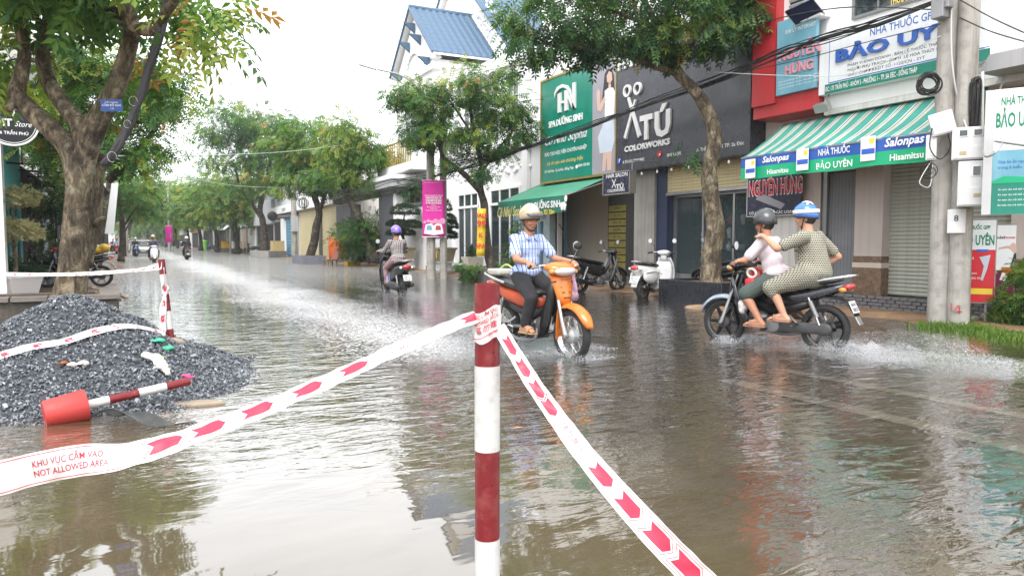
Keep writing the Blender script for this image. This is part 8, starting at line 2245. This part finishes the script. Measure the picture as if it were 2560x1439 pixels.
# ---- parked ones
underbone('parked black motorbike with side mirrors before the spa doorway', (10.15, 15.1, -.03), R(8), M_DKBL, None, 'alloy', txt=('66-P1', '720.11'), parked=True, plain=True, legshield=M_STEEL)
scooter('white rounded scooter parked behind the black wrapped planter', (10.35, 13.15, -.06), R(22), M_WHP, ('66-N1', '334.02'), round_=True, parked=True)
underbone('dark motorbike parked against the salon front behind the white scooter', (11.45, 12.2, .02), R(95), M_GRAYP, None, 'alloy', parked=True, plain=True)
b_ = underbone('red and black motorbike parked by the teal shop with a sack on its seat', (-1.35, 22.6, .02), R(176), M_DKBL, M_REDP, 'grey', txt=('66-H1', '518.40'), parked=True, plain=True)
o = thing('yellow_sack', 'yellow sack with pale top lying on the parked red motorbike seat', 'sack', b_.location, b_.rotation_euler.z)
blob('sack', [('e', (-.45, 0, .97), (.34, .2, .12)), ('e', (-.70, 0, 1.02), (.16, .17, .12)), ('e', (-.25, 0, 1.0), (.18, .17, .08))], mat('yellow_sack', (.70, .45, .04), .5, var=.15, vscale=6), o, .02, 4, .03, 9)
blob('opening', [('e', (-.42, 0, 1.07), (.24, .15, .05))], mat('sack_lining', (.6, .57, .5), .8, var=.15), o, .02, 3, .02, 9)
underbone('second dark motorbike parked against the teal shop wall', (-2.0, 23.9, .03), R(170), M_GRAYP, M_REDP, 'grey', parked=True, plain=True)
def onkerb(px, X): p = onX(px, 640, X); return V((X, p.y, .02))
p = onkerb(533, 9.9); scooter('dark blue scooter parked aslant on the far pavement', p, R(200), M_NAVYP, parked=True)
p = onkerb(632, 10.4); underbone('black motorbike parked by the twin stemmed tree', p, R(150), M_GRAYP, None, 'alloy', parked=True, plain=True)
# ---- distant traffic
def far_ride(px, py, kind, C1, head_, lb, plb, top, helm, n2=None, sleeves='long'):
 g_ = onZ(px, py); loc = (g_.x, g_.y, WL)
 b = (scooter if kind == 's' else underbone)(lb, loc, head_, C1, *(() if kind == 's' else (None,)), name='scooter' if kind == 's' else 'motorbike', group='traffic far down the street')
 p_ = ride_pose(px=-.2, lean=.05, seat_z=.82, kn=(.12, .2, .66), foot=(.06, .2), hx=.3, hw=.3)
 rider(plb, b, p_, top, M_TROUS, helm, vox=.02, sleeves=sleeves, legs='long', face=False, build_=1.05, group='riders far down the street', helm_kw=dict(strap=False))
 if n2:
  p2 = ride_pose(px=-.5, lean=.02, seat_z=.86, kn=(-.1, .26, .72), foot=(-.2, .24), hx=.0, hw=.2)
  rider(n2[0], b, p2, n2[1], M_TROUS, n2[2], vox=.02, sleeves='long', legs='long', face=False, group='riders far down the street', helm_kw=dict(strap=False))
M_JKT = mat('navy_jacket', (.03, .05, .13), .7, var=.15); M_YJ = mat('yellow_jacket', (.68, .48, .04), .7); M_BKJ = mat('black_coat', (.02, .022, .03), .7); M_LBJ = mat('light_blue_jacket', (.35, .5, .65), .7); M_RDJ = mat('red_jacket', (.4, .05, .05), .7)
M_HW = mat('helmet_white', (.75, .74, .7), .3, var=0, coat=.5); M_HR = mat('helmet_red', (.5, .05, .03), .3, var=0, coat=.5)
far_ride(385, 655, 's', M_WHP, R(-88), 'white scooter with two riders coming up the flooded street', 'rider in navy jacket steering the oncoming white scooter', M_JKT, M_HELMB, ('passenger in yellow jacket on the oncoming white scooter', M_YJ, M_HW))
far_ride(340, 641, 's', M_NAVYP, R(-85), 'dark blue scooter following behind the oncoming white one', 'rider in black coat on the oncoming dark blue scooter', M_BKJ, M_HW)
far_ride(292, 635, 'u', M_REDP, R(-92), 'red motorbike with oncoming rider in light blue', 'rider in light blue jacket on the oncoming red motorbike', M_LBJ, M_HR)
far_ride(283, 634, 'u', M_GRAYP, R(-92), 'black motorbike beside the oncoming red one', 'rider in red jacket on the oncoming black motorbike', M_RDJ, M_HW)
far_ride(322, 632, 'u', M_WHP, R(-90), 'pale motorbike far behind the oncoming dark blue scooter', 'rider in grey on the far pale motorbike', M_GREYBG, M_HW)
far_ride(467, 648, 's', M_GRAYP, R(92), 'black scooter with red tail lamp riding away down the street', 'rider in black coat and white helmet riding away', M_BKJ, M_HW)
# white car
g_ = onZ(358, 638)
o = thing('white_car', 'white hatchback car driving up the flooded street among the scooters', 'car', (g_.x, g_.y, WL), R(-90))
def carsec(x, z0, z1, w, w2): return [V((x, y * (w if z < .8 else w2), z)) for y, z in ((-1, z0), (1, z0), (1, .75 if z1 > .8 else z1), (1, z1), (-1, z1), (-1, .75 if z1 > .8 else z1))]
MB().loft([carsec(1.9, .35, .62, .75, .7), carsec(1.7, .25, .75, .83, .78), carsec(.9, .22, .9, .86, .8), carsec(.3, .22, .96, .86, .8), carsec(-1.2, .22, .98, .86, .8), carsec(-1.8, .3, .95, .82, .75)]).build('body', M_WHP, o, smooth=35, bevel=.06)
MB().loft([[V((x, y * w, z)) for y, z in ((-1, .93), (1, .93), (.86, zt), (-.86, zt))] for x, w, zt in ((1.0, .74, .97), (.25, .76, 1.42), (-.9, .76, 1.48), (-1.7, .72, 1.0))]).build('cabin', M_WHP, o, smooth=35, bevel=.04)
MB().hexa([V((.99, -.62, .98)), V((.99, .62, .98)), V((.97, .6, .97)), V((.97, -.6, .97)), V((.31, -.60, 1.40)), V((.31, .60, 1.40)), V((.28, .6, 1.36)), V((.28, -.6, 1.36))]).build('windscreen', M_GLASSD, o)
for s in (-1, 1):
 MB().ell((1.78, s * .62, .66), (.1, .16, .07), 10, 6).build('headlight', M_LENS, o, smooth=180)
 MB().ell((.75, s * .95, .98), (.07, .1, .06), 8, 6).build('mirror', M_WHP, o, smooth=180)
 bx('side_window', M_GLASSD, o, -1.3, .3, s * .745 - .01, s * .745 + .01, 1.0, 1.36)
 for x in (1.2, -1.2):
  wh = thing_part('wheel', o, (x, s * .76, .31)); MB().lathe([(.18, -.1), (.3, -.1), (.31, 0), (.3, .1), (.18, .1), (.18, -.1)], 20, (0, 0, 0), RY).build('tyre', M_RUBBER, wh, smooth=50); MB().lathe([(.001, -.08), (.19, -.08), (.19, .08), (.001, .08)], 16, (0, 0, 0), RY).build('rim', M_ALU, wh)
bx('grille', M_BLACK, o, 1.85, 1.93, -.5, .5, .4, .52); bx('number_plate', M_PLATE, o, 1.93, 1.94, -.2, .2, .42, .52)
# ------------------------------------------------------------------ foreground: gravel, posts, warning tape
PK = V((-.485, 7.67, 0)); PH = .74
def pile_h(x, y):
 dx, dy = x - PK.x, y - PK.y
 r_ = math.hypot(dx, dy)
 if r_ < 1e-6: return PH
 c, s = dx / r_, dy / r_
 Rr = 1.62 + .38 * max(0, -s) ** 1.5 - .10 * max(0, c) + .05 * math.sin(5 * math.atan2(dy, dx) + 1) + .04 * math.sin(9 * math.atan2(dy, dx))
 t = r_ / Rr
 h = PH * max(0, (1 - math.sqrt(t * t + .008)) / (1 - math.sqrt(.008))) ** 1.32 - (.12 * (t - 1) * 4 if t > 1 else 0)
 h += .035 * mnoise.noise(V((x * 2.2, y * 2.2, 0))) + .02 * mnoise.noise(V((x * 6, y * 6, 3)))
 return max(h, -.12)
gr = thing('gravel_pile', 'heap of grey crushed stone dumped at the water edge', 'gravel', PK)
mb = MB()
mb.grid(lambda u, v: V((-2.4 + 4.8 * u, -2.6 + 4.9 * v, pile_h(PK.x - 2.4 + 4.8 * u, PK.y - 2.6 + 4.9 * v) - .018)), 60, 60)
mb.build('mound', mat('gravel_fines', (.06, .065, .075), .9, var=.3, vscale=20), gr, smooth=180, fix=False)
def gravel_mat():
 m, nt, out = base('crushed_stone')
 b = nt.nodes.new('ShaderNodeBsdfPrincipled'); nt.links.new(b.outputs[0], out.inputs[0])
 at = N(nt, 'ShaderNodeAttribute', attribute_name='tint')
 nt.links.new(ramp(nt, at.outputs['Fac'], [(0, (.05, .056, .066)), (.5, (.12, .132, .15)), (.85, (.23, .245, .27)), (.97, (.36, .38, .40)), (1.0, (.6, .6, .6))]), b.inputs['Base Color'])
 b.inputs['Roughness'].default_value = .5
 return m
rg = np.random.default_rng(5)
NS = 30000
ang = rg.uniform(0, 2 * np.pi, NS); rad_ = np.sqrt(rg.uniform(0, 1, NS)) * 2.15
gx, gy = PK.x + rad_ * np.cos(ang), PK.y + rad_ * np.sin(ang)
gz = np.array([pile_h(a, b_) for a, b_ in zip(gx, gy)])
keep = gz > -.06
gx, gy, gz = gx[keep], gy[keep], gz[keep]
NS = len(gx)
cubev = np.array([[-1, -1, -1], [1, -1, -1], [1, 1, -1], [-1, 1, -1], [-1, -1, 1], [1, -1, 1], [1, 1, 1], [-1, 1, 1]], float)
cubef = np.array([(0, 3, 2, 1), (4, 5, 6, 7), (0, 1, 5, 4), (1, 2, 6, 5), (2, 3, 7, 6), (3, 0, 4, 7)])
sv = cubev[None] * rg.uniform(.45, 1.0, (NS, 8, 3))
sz = rg.uniform(.55, 1.0, (NS, 1, 3)) * np.array([1.15, .85, .6]) * (.0112 * rg.lognormal(0, .34, (NS, 1, 1)))
sv = sv * sz
qr = rg.normal(size=(NS, 4)); qr /= np.linalg.norm(qr, axis=1, keepdims=True)
w_, x_, y_, z_ = qr.T
RM = np.stack([np.stack([1 - 2 * (y_ ** 2 + z_ ** 2), 2 * (x_ * y_ - z_ * w_), 2 * (x_ * z_ + y_ * w_)], 1), np.stack([2 * (x_ * y_ + z_ * w_), 1 - 2 * (x_ ** 2 + z_ ** 2), 2 * (y_ * z_ - x_ * w_)], 1), np.stack([2 * (x_ * z_ - y_ * w_), 2 * (y_ * z_ + x_ * w_), 1 - 2 * (x_ ** 2 + y_ ** 2)], 1)], 1)
sv = np.einsum('nij,nkj->nki', RM, sv) + np.stack([gx - PK.x, gy - PK.y, gz - .004 + rg.uniform(-.004, .008, NS)], 1)[:, None, :]
fc = cubef[None] + (np.arange(NS) * 8)[:, None, None]
tt = np.clip(rg.normal(.5, .26, NS), 0, .96); tt[rg.random(NS) < .002] = 1.0
tag(np_mesh('stones', sv.reshape(-1, 3), fc.reshape(-1, 4), gravel_mat(), gr, attr=np.repeat(tt, 8)), kind='stuff')
M_PRED2 = mat('post_red', (.18, .006, .011), .32, var=.2, vscale=9, dirt_amt=.45, dirt=(.32, .12, .10))
M_PWHT = mat('post_white', (.62, .62, .61), .4, var=.15, vscale=10, dirt_amt=.6, dirt=(.36, .33, .29))
def post(label, p0, p1, r, bands, start_red, base=None, group='red and white barrier posts'):
 """p0 foot, p1 top; bands: lengths from the top down"""
 p0, p1 = V(p0), V(p1)
 o = thing('barrier_post', label, 'post', p0, 0, group)
 ax = (p1 - p0); L = ax.length; ax.normalize()
 m = ax.to_track_quat('Z', 'Y').to_matrix()
 z = L
 red = start_red
 for i, h in enumerate(bands):
  h = min(h, z)
  if h <= .002: break
  e = .0006 * (i % 2)
  MB().lathe([(r + e, z - h), (r + e, z), (r - .004, z), (r - .004, z - h), (r + e, z - h)] if i == 0 else [(r + e, z - h), (r + e, z), (r - .006, z), (r - .006, z - h), (r + e, z - h)], 32, (0, 0, 0), m).build('red_band' if red else 'white_band', M_PRED2 if red else M_PWHT, o, smooth=40)
  red = not red
  z -= h
 if i and base:
  MB().lathe(base[0], 28, (0, 0, 0), m).build('base', base[1], o, smooth=40)
 # inside of the pipe
 MB().lathe([(.001, L - .02), (r - .005, L - .02)], 20, (0, 0, 0), m).build('pipe_floor', M_DARKC, o)
 return o
T0 = atD(1218, 709, 1.79)
post('upright red and white post carrying the wrapped warning tape', (T0.x - .002, T0.y, -.08), T0, .0305, [.199, .209, .2205, .2, .2, .2], True)
lp_ = post('leaning red and white post standing at the back of the gravel', atD(428, 850, 6.9), atD(403, 648, 6.9), .030, [.14, .185, .16, .17, .2], True)
B0 = atD(428, 858, 6.9)
ft = MB().lathe([(.001, -.08), (.12, -.08), (.13, .01), (.09, .03), (.001, .03)], 22, (.0, 0, .0), Matrix.Rotation(R(16), 3, 'Y')).build('foot', mat('muddy_concrete', (.33, .26, .19), .9, var=.3, vscale=8), lp_, smooth=40)
MB().boxc((.1, -.02, -.08), (.05, .1, .05)).build('red_chip', M_PRED2, ft)
fa, fb = atD(212, 1026, 4.98), atD(474, 952, 5.42)
fa.z = max(fa.z, .09);
dd = (fb - fa).normalized()
fo = post('fallen red and white post with a red bucket foot on the gravel', fa - dd * .22, fb, .030, [.165, .185, .19, .2, .3], True)
axm = dd.to_track_quat('Z', 'Y').to_matrix()
MB().lathe([(.001, -.02), (.088, -.02), (.094, -.005), (.112, .225), (.108, .232), (.001, .228)], 28, (0, 0, 0), axm).build('bucket', mat('red_bucket', (.50, .045, .04), .5, var=.15, vscale=7, dirt_amt=.2, dirt=(.25, .1, .08)), fo, smooth=40)
# ---- ribbons
M_TAPE = mat('white_tape', (.70, .675, .655), .38, var=.04, vscale=6)
M_TRED = mat('tape_red', (.52, .02, .06), .4, var=.06, vscale=20)
M_TFAINT = mat('tape_red_faint', (.70, .16, .2), .4, var=.06, vscale=20)
class Ribbon:
 def __init__(s, pts, rolls, width, curl=.0):
  s.P = spline(pts, 120)
  s.w0, s.w1 = width if isinstance(width, tuple) else (width, width)
  s.w = s.w0
  s.L = [0.0]
  for a, b in zip(s.P, s.P[1:]): s.L.append(s.L[-1] + (b - a).length)
  s.len = s.L[-1]
  rr = spline([V((r, 0, 0)) for r in rolls], 120)
  s.roll = [R(q.x) for q in rr]
  s.curl = curl
 def at(s, d, v, off=0.0):
  d = min(max(d, 0), s.len)
  lo = 0; hi = len(s.L) - 1
  while hi - lo > 1:
   mid = (lo + hi) // 2
   if s.L[mid] <= d: lo = mid
   else: hi = mid
  t = (d - s.L[lo]) / max(s.L[hi] - s.L[lo], 1e-9)
  p = s.P[lo].lerp(s.P[hi], t)
  T = (s.P[min(hi + 1, len(s.P) - 1)] - s.P[max(lo - 1, 0)]).normalized()
  r = s.roll[lo] + (s.roll[hi] - s.roll[lo]) * t
  up = V((0, 0, 1)); up = (up - T * up.dot(T)).normalized()
  sd = T.cross(up)
  W = up * math.cos(r) + sd * math.sin(r)
  Nn = T.cross(W)
  w = s.w0 + (s.w1 - s.w0) * d / s.len
  wk = .0022 * math.sin(d * 47 + v * 2.2) * math.sin(d * 13) + .0012 * math.sin(d * 120 - v * 4)
  return p + W * (v * w / 2) + Nn * (off + s.curl * (1 - v * v) * w + wk)
 def sheet(s, parent, n=160, m=6):
  return MB().grid(lambda u, v: s.at(u * s.len, v * 2 - 1), n, m).build('ribbon', M_TAPE, parent, smooth=180, fix=False)
 def patch(s, parent, fn, nu, nv, mt, name, off=.0006):
  for sg in (-1, 1):
   MB().grid(lambda u, v: s.at(*fn(u, v), off * sg), nu, nv).build(name, mt, parent, smooth=180, fix=False)
 def chevron(s, parent, d0, flip=1, mt=None, k=1.0):
  nt_ = .014 * k
  def f(u, v, e=0.0, h=.52):
   vv = (v * 2 - 1) * h
   sh = nt_ * (1 - abs(vv) / .6) * flip
   return (d0 + (u - .5) * .056 * k + sh, vv)
  s.patch(parent, f, 5, 6, mt or M_TRED, 'arrow_print')
  for e in (-1, 1):
   s.patch(parent, lambda u, v, e=e: (d0 + e * (.028 * k + .006) + nt_ * (1 - abs((v * 2 - 1) * .68) / .6) * flip + (u - .5) * .0018, (v * 2 - 1) * .68), 1, 8, M_TRED, 'arrow_outline')
   s.patch(parent, lambda u, v, e=e: (d0 + (u - .5) * .068 * k, e * (.68 + (v - .5) * .05)), 5, 1, M_TRED, 'arrow_outline')
 def lines(s, parent, d0, d1):
  for e in (-1, 1): s.patch(parent, lambda u, v, e=e: (d0 + (d1 - d0) * u, e * (.86 + (v - .5) * .045)), 100, 1, M_TRED, 'edge_line', .0005)
 def words(s, parent, st, d0, v0, h, flip=False, mt=None, side=None, width=None):
  """text laid along the tape on both faces it can be read from"""
  co, fs, w = text_mesh(st, .01, 0, 2)
  k = (width / w) if width else h * s.w0 / 2
  for sg in ((1, -1) if side is None else (side,)):
   mb = MB()
   if flip: vs = [s.at(d0 - c[0] * k, v0 - c[1] * h, .0008 * sg) for c in co]
   else: vs = [s.at(d0 + c[0] * k, v0 + c[1] * h, .0008 * sg) for c in co]
   mb.add(vs, fs).build('lettering', mt or M_TRED, parent, fix=False)
LT = 'lengths of warning tape'
tp = thing('warning_tape', 'red and white warning tape stretched from the upright post to the left', 'tape', (0, 0, 0), 0, LT)
r1 = Ribbon([atD(-120, 1230, 1.30), atD(60, 1178, 1.36), atD(200, 1150, 1.40), atD(300, 1140, 1.43), atD(430, 1105, 1.47), atD(700, 1003, 1.56), atD(950, 892, 1.66), atD(1100, 826, 1.73), atD(1192, 790, 1.775)],
   [0, -3, -12, -44, -58, -62, -60, -56, -50], (.066, .036), .05)
r1.sheet(tp); r1.lines(tp, 0, r1.len)
r1.words(tp, 'KHU VỰC CẤM VÀO', .125, .12, .42, mt=M_TRED, width=.115); r1.words(tp, 'NOT ALLOWED AREA', .125, -.5, .42, width=.125)
for d0, fl in ((.095, 1), (.345, 1), (.43, 1), (.53, 1), (.64, 1), (.75, 1), (1.06, 1), (1.17, 1), (1.28, 1)):
 if d0 > .3: r1.chevron(tp, d0, fl)
r1.words(tp, 'KHU VỰC CẤM VÀO', .98, .05, .42, True, mt=M_TFAINT, width=.15); r1.words(tp, 'NOT ALLOWED AREA', .98, .68, .36, True, mt=M_TFAINT, width=.15)
tp = thing('warning_tape', 'red and white warning tape slanting down from the upright post to the right', 'tape', (0, 0, 0), 0, LT)
r2 = Ribbon([atD(1246, 815, 1.77), atD(1285, 880, 1.74), atD(1345, 975, 1.68), atD(1450, 1120, 1.56), atD(1560, 1250, 1.45), atD(1690, 1390, 1.33), atD(1860, 1560, 1.2)],
   [-34, -56, -62, -60, -48, -24, -10], (.032, .062), -.05)
r2.sheet(tp); r2.lines(tp, 0, r2.len)
for d0 in (.05, .115, .18, .235): r2.chevron(tp, d0, 1, k=.8)
for d0 in (.44, .53, .62, .70, .79): r2.chevron(tp, d0, 1)
r2.words(tp, '請勿進入', .29, -.2, .55, mt=M_TFAINT, width=.09)
# wrap round the upright post
wp = thing('tape_wrap', 'crumpled warning tape wound round the upright post', 'tape', (T0.x, T0.y, 0), 0, LT)
zc = atD(1218, 803, 1.79).z
ca = math.atan2(-T0.y, -T0.x)
def wrap(a, z, off=0.0):                      # angle from the camera-facing line, positive to the viewer's right
 rr = .0325 + off + .0016 * math.sin(a * 5 + z * 200) + .0012 * math.sin(a * 11)
 q = ca + a
 return V((rr * math.cos(q), rr * math.sin(q), zc + z + .012 * math.sin(a * .9) + .004 * math.sin(a * 3)))
MB().grid(lambda u, v: wrap(-math.pi + 2 * math.pi * u, (v - .5) * .064), 72, 8).build('band', M_TAPE, wp, smooth=180, fix=False)
MB().grid(lambda u, v: wrap(-math.pi + 2 * math.pi * u, -.012 + (v - .5) * .05 + .01 * math.sin(u * 9), .0012), 72, 6).build('band', M_TAPE, wp, smooth=180, fix=False)
for st, a0, z0, h, ww in (('VỰC CẤM VÀO', -1.0, .018, .010, .058), ('ALLOWED AREA', -1.1, .002, .011, .064), ('區勿進', -.8, -.018, .014, .05), ('IN NO', .1, -.034, .009, .025)):
 co, fs, w = text_mesh(st, .012, 0, 2)
 MB().add([wrap(a0 + c[0] / w * ww / .034, z0 + c[1] * h, .0034) for c in co], fs).build('lettering', M_TRED, wp, fix=False)
MB().grid(lambda u, v: wrap(-1.4 + 2.8 * u, -.030 + .0016 * v, .0034), 30, 1).build('edge_line', M_TRED, wp, fix=False)
# tapes further back
tp = thing('warning_tape', 'warning tape running from the leaning post across the big tree trunk', 'tape', (0, 0, 0), 0, LT)
r3 = Ribbon([atD(404, 664, 6.86), atD(345, 674, 7.1), atD(250, 682, 7.6), atD(120, 686, 8.0), atD(-60, 684, 8.3)], [10, 60, 55, 62, 50], .07, .03)
r3.sheet(tp, 80, 3)
for k in range(14): r3.chevron(tp, .12 + k * .19, 1)
tp = thing('warning_tape', 'warning tape hanging down along the leaning post', 'tape', (0, 0, 0), 0, LT)
r4 = Ribbon([atD(409, 668, 6.85), atD(413, 720, 6.84), atD(408, 770, 6.84), atD(405, 845, 6.82)], [20, 40, 10, 30], .06, .02)
r4.sheet(tp, 40, 3)
for k in range(5): r4.chevron(tp, .05 + k * .14, 1)
tp = thing('warning_tape', 'warning tape sagging over the top of the gravel heap', 'tape', (0, 0, 0), 0, LT)
def gpt(px, py, d):
 p = atD(px, py, d); p.z = max(p.z, pile_h(p.x, p.y) + .02); return p
r5 = Ribbon([gpt(412, 838, 6.80), gpt(370, 832, 6.6), gpt(310, 838, 6.35), gpt(235, 860, 6.05), gpt(160, 890, 5.85), gpt(80, 925, 5.7), gpt(0, 955, 5.6), gpt(-60, 985, 5.5)], [40, 60, 55, 50, 58, 50, 45, 45], .07, .03)
r5.sheet(tp, 80, 3)
for k in range(9): r5.chevron(tp, .12 + k * .22, 1)
# litter on the heap
def rag(name, label, cat, px, py, d, pts, mt, seed, thick=.02):
 c = atD(px, py, d); c.z = pile_h(c.x, c.y) + .02
 o = thing(name, label, cat, c)
 rg_ = random.Random(seed)
 blob('cloth', [('e', (x, y, z + pile_h(c.x + x, c.y + y) - pile_h(c.x, c.y)), (rx, ry, thick)) for x, y, z, rx, ry in pts], mt, o, .01, 2, .02, 30, seed)
rag('white_rag', 'crumpled white rag on the gravel slope', 'rag', 392, 890, 5.95, [(-.06, .05, .015, .06, .045), (-.03, .03, .02, .06, .05), (0, 0, .02, .055, .05), (.02, -.035, .015, .05, .05), (.04, -.07, .01, .045, .05), (.06, -.105, .005, .035, .045), (.075, -.14, .0, .022, .04)], mat('white_cloth', (.62, .59, .54), .85, var=.12, vscale=15), 1)
rag('green_net', 'scrap of green netting beside the white rag', 'net', 405, 860, 6.35, [(-.03, .02, .01, .07, .05), (.05, -.02, .0, .05, .04)], mat('green_net', (.05, .40, .24), .7, var=.2, vscale=30), 2, .015)
rag('pink_strip', 'pink plastic strip on the gravel slope', 'litter', 462, 915, 5.95, [(0, 0, 0, .05, .012), (.04, -.01, 0, .04, .012)], mat('pink_plastic', (.6, .06, .22), .5), 3, .012)
rag('paper_scrap', 'pale crumpled paper scrap on the gravel slope', 'litter', 190, 945, 5.6, [(0, 0, 0, .06, .04), (.05, .02, .0, .04, .03)], mat('paper', (.55, .51, .47), .8, var=.1), 4, .014)
rag('dry_leaf_scrap', 'brown dry leaf beside the paper scrap', 'leaf', 157, 943, 5.6, [(0, 0, 0, .04, .025)], mat('dry_leaf', (.28, .08, .03), .7, var=.2), 5, .010)
rag('green_leaf_scrap', 'green leaf lying by the green netting', 'leaf', 405, 880, 6.1, [(0, 0, .01, .03, .035)], mat('green_leaf', (.2, .32, .06), .6), 6, .010)
# sheet of wire mesh half under water
c = onZ(385, 1052)
o = thing('wire_mesh', 'bent grey sheet of wire mesh half sunk at the gravel foot', 'mesh', c)
mm = MB()
def ms(u, v): return V(((u - .5) * .62, (v - .5) * .34 - .05 * math.sin(u * 3), .045 + .055 * math.sin(u * 5.0 + .6) - .08 * (v - .2) + .02 * math.sin(u * 9 + v * 4)))
for k in range(27): mm.tube([ms(k / 26, j / 8) for j in range(9)], .0024, 4, cap=False)
for k in range(15): mm.tube([ms(j / 24, k / 14) for j in range(25)], .0024, 4, cap=False)
mo = mm.build('wires', mat('mesh_wire', (.06, .065, .065), .5, .3, var=.2), o, fix=False); mo['kind'] = 'stuff'
mo.rotation_euler = (0, 0, R(-20))
o = thing('flat_stone', 'flat muddy stone slab at the right foot of the gravel', 'stone', onZ(490, 1010)); MB().prism([(-.18, -.06), (.05, -.1), (.22, -.02), (.1, .08), (-.12, .07)], -.02, .022, 'z').build('slab', mat('muddy_slab', (.30, .24, .18), .7, var=.3, vscale=9), o, bevel=.012, rot=(0, 0, R(-20)))
o = thing('floating_leaf', 'small orange leaf floating beyond the upright post', 'leaf', onZ(1294, 1070) + V((0, 0, .004))); MB().add([(-.035, 0, 0), (0, .012, .003), (.04, 0, .002), (0, -.012, .003)], [(0, 1, 2, 3)]).build('leaf', mat('orange_leaf', (.62, .30, .06), .6, var=.1), o, solid=.001)
o = thing('manhole_mud', 'low brown earth heap beside the wrapped planter', 'earth', onZ(1765, 770)); MB().ell((0, 0, 0), (.35, .45, .06), 14, 6).build('heap', M_DIRT, o, smooth=180)
# ------------------------------------------------------------------ splashes
def splash(label, jets, seed):
 """jets: (x, y, direction, length, spread, height, n)"""
 rg_ = np.random.default_rng(seed)
 P, S = [], []
 for (x, y, dx, dy, ln, sp, h, n) in jets:
  t = rg_.random(n) ** .8
  side = rg_.normal(0, 1, n)
  arc = h * rg_.random(n) ** 1.7 * np.sin(np.pi * np.clip(t * .9 + .08, 0, 1))
  P.append(np.stack([x + dx * t * ln + (-dy) * side * sp * (.3 + t), y + dy * t * ln + dx * side * sp * (.3 + t), .004 + arc], 1))
  S.append(rg_.lognormal(0, .45, n) * .0021)
 P, S = np.concatenate(P), np.concatenate(S)
 ov = np.array([[1, 0, 0], [-1, 0, 0], [0, 1, 0], [0, -1, 0], [0, 0, 1], [0, 0, -1]], float) * np.array([1.3, 1.3, .8])
 of = np.array([(0, 2, 4), (2, 1, 4), (1, 3, 4), (3, 0, 4), (2, 0, 5), (1, 2, 5), (3, 1, 5), (0, 3, 5)])
 Vv = ov[None] * S[:, None, None] + P[:, None]
 F = of[None] + (np.arange(len(P)) * 6)[:, None, None]
 o = np_mesh('splash', Vv.reshape(-1, 3), F.reshape(-1, 3), M_DROP, smooth=True)
 return tag(o, label, 'splash', kind='stuff')
M_DROP = mat('water_drop', (.62, .64, .67), .12, var=0, spec=.8, alpha=.8)
M_SHEETW = mat('water_sheet', (.62, .63, .64), .1, var=.3, vscale=30, spec=.8, alpha=.38)
def water_sheets(label, bike, items):
 o = thing('water_sheet', label, 'splash', (bike.location.x, bike.location.y, 0), bike.rotation_euler.z)
 for (x0, ln, out_, h, sd) in items:
  def f(u, v):
   jag = .55 + .45 * mnoise.noise(V((u * 9, sd * 3, x0 * 5))) + .35 * mnoise.noise(V((u * 25, sd * 7, x0)))
   e = math.sin(math.pi * min(1, u * 1.15 + .02)) ** .7
   return V((x0 - ln * u - .05 * v, sd * (.035 + out_ * u * (.4 + .9 * v)), -.01 + h * e * jag * v - .02 * v * v))
  MB().grid(f, 40, 6).build('sheet', M_SHEETW, o, smooth=180, fix=False)
 return o
def along(b, x, y=0.0):
 c, s = math.cos(b.rotation_euler.z), math.sin(b.rotation_euler.z)
 return b.location.x + c * x - s * y, b.location.y + s * x + c * y, c, s
js = []
x, y, c, s = along(bikeA, .62)
js += [(x, y, -c, -s, 1.5, .13, .16, 5200), (x + .05, y, c, s, .4, .14, .05, 1500), (x, y, s * .8 - c * .3, -c * .8 - s * .3, .8, .12, .10, 1800), (x, y, -s * .8 - c * .3, c * .8 - s * .3, .8, .12, .10, 1800)]
x, y, c, s = along(bikeA, -.62); js += [(x, y, -c, -s, 1.7, .18, .16, 5000), (x, y, s * .8 - c * .5, -c * .8 - s * .5, .8, .15, .08, 1500)]
splash('white spray thrown up by the orange motorbike wheels', js, 1)
js = []
x, y, c, s = along(bikeB, .62); js += [(x, y, -c, -s, 1.4, .10, .08, 2800), (x, y, -s * .7 - c * .4, c * .7 - s * .4, .7, .12, .07, 1500), (x, y, s * .7 - c * .4, -c * .7 - s * .4, .6, .12, .05, 900)]
x, y, c, s = along(bikeB, -.62); js += [(x, y, -c, -s, 1.8, .12, .26, 6500), (x, y, -s * .6 - c * .8, c * .6 - s * .8, 1.1, .14, .14, 3200), (x, y, s * .6 - c * .8, -c * .6 - s * .8, 1.0, .14, .12, 2000)]
splash('white spray trailing behind the black motorbike rear wheel', js, 2)
js = []
x, y, c, s = along(bikeC, .62); js += [(x, y, -c, -s, 1.4, .2, .08, 1500)]
x, y, c, s = along(bikeC, -.55); js += [(x, y, -c, -s, 1.6, .2, .12, 2000), (x, y, -s - c * .4, c - s * .4, 1.2, .15, .06, 400), (x, y, s - c * .4, -c - s * .4, 1.2, .15, .06, 400)]
splash('low spray behind the matt black scooter', js, 3)
for b_, lb_ in ((bikeA, 'thin sheets of water parting at the orange motorbike wheels'), (bikeB, 'thin sheets of water parting at the black motorbike wheels')):
 water_sheets(lb_, b_, [(.74, .75, .30, .10, sd) for sd in (-1, 1)] + [(-.50, .9, .32, .13, sd) for sd in (-1, 1)])
# ------------------------------------------------------------------ damp air
hz = MB().box(-405, 405, -65, 705, -1.2, 19).build('haze', None)
m, nt, out = base('damp_air')
pv = nt.nodes.new('ShaderNodeVolumePrincipled')
pv.inputs['Color'].default_value = (.93, .95, .97, 1)
pv.inputs['Density'].default_value = .0006
nt.links.new(pv.outputs[0], out.inputs['Volume'])
hz.data.materials.append(m)
tag(hz, kind='stuff')
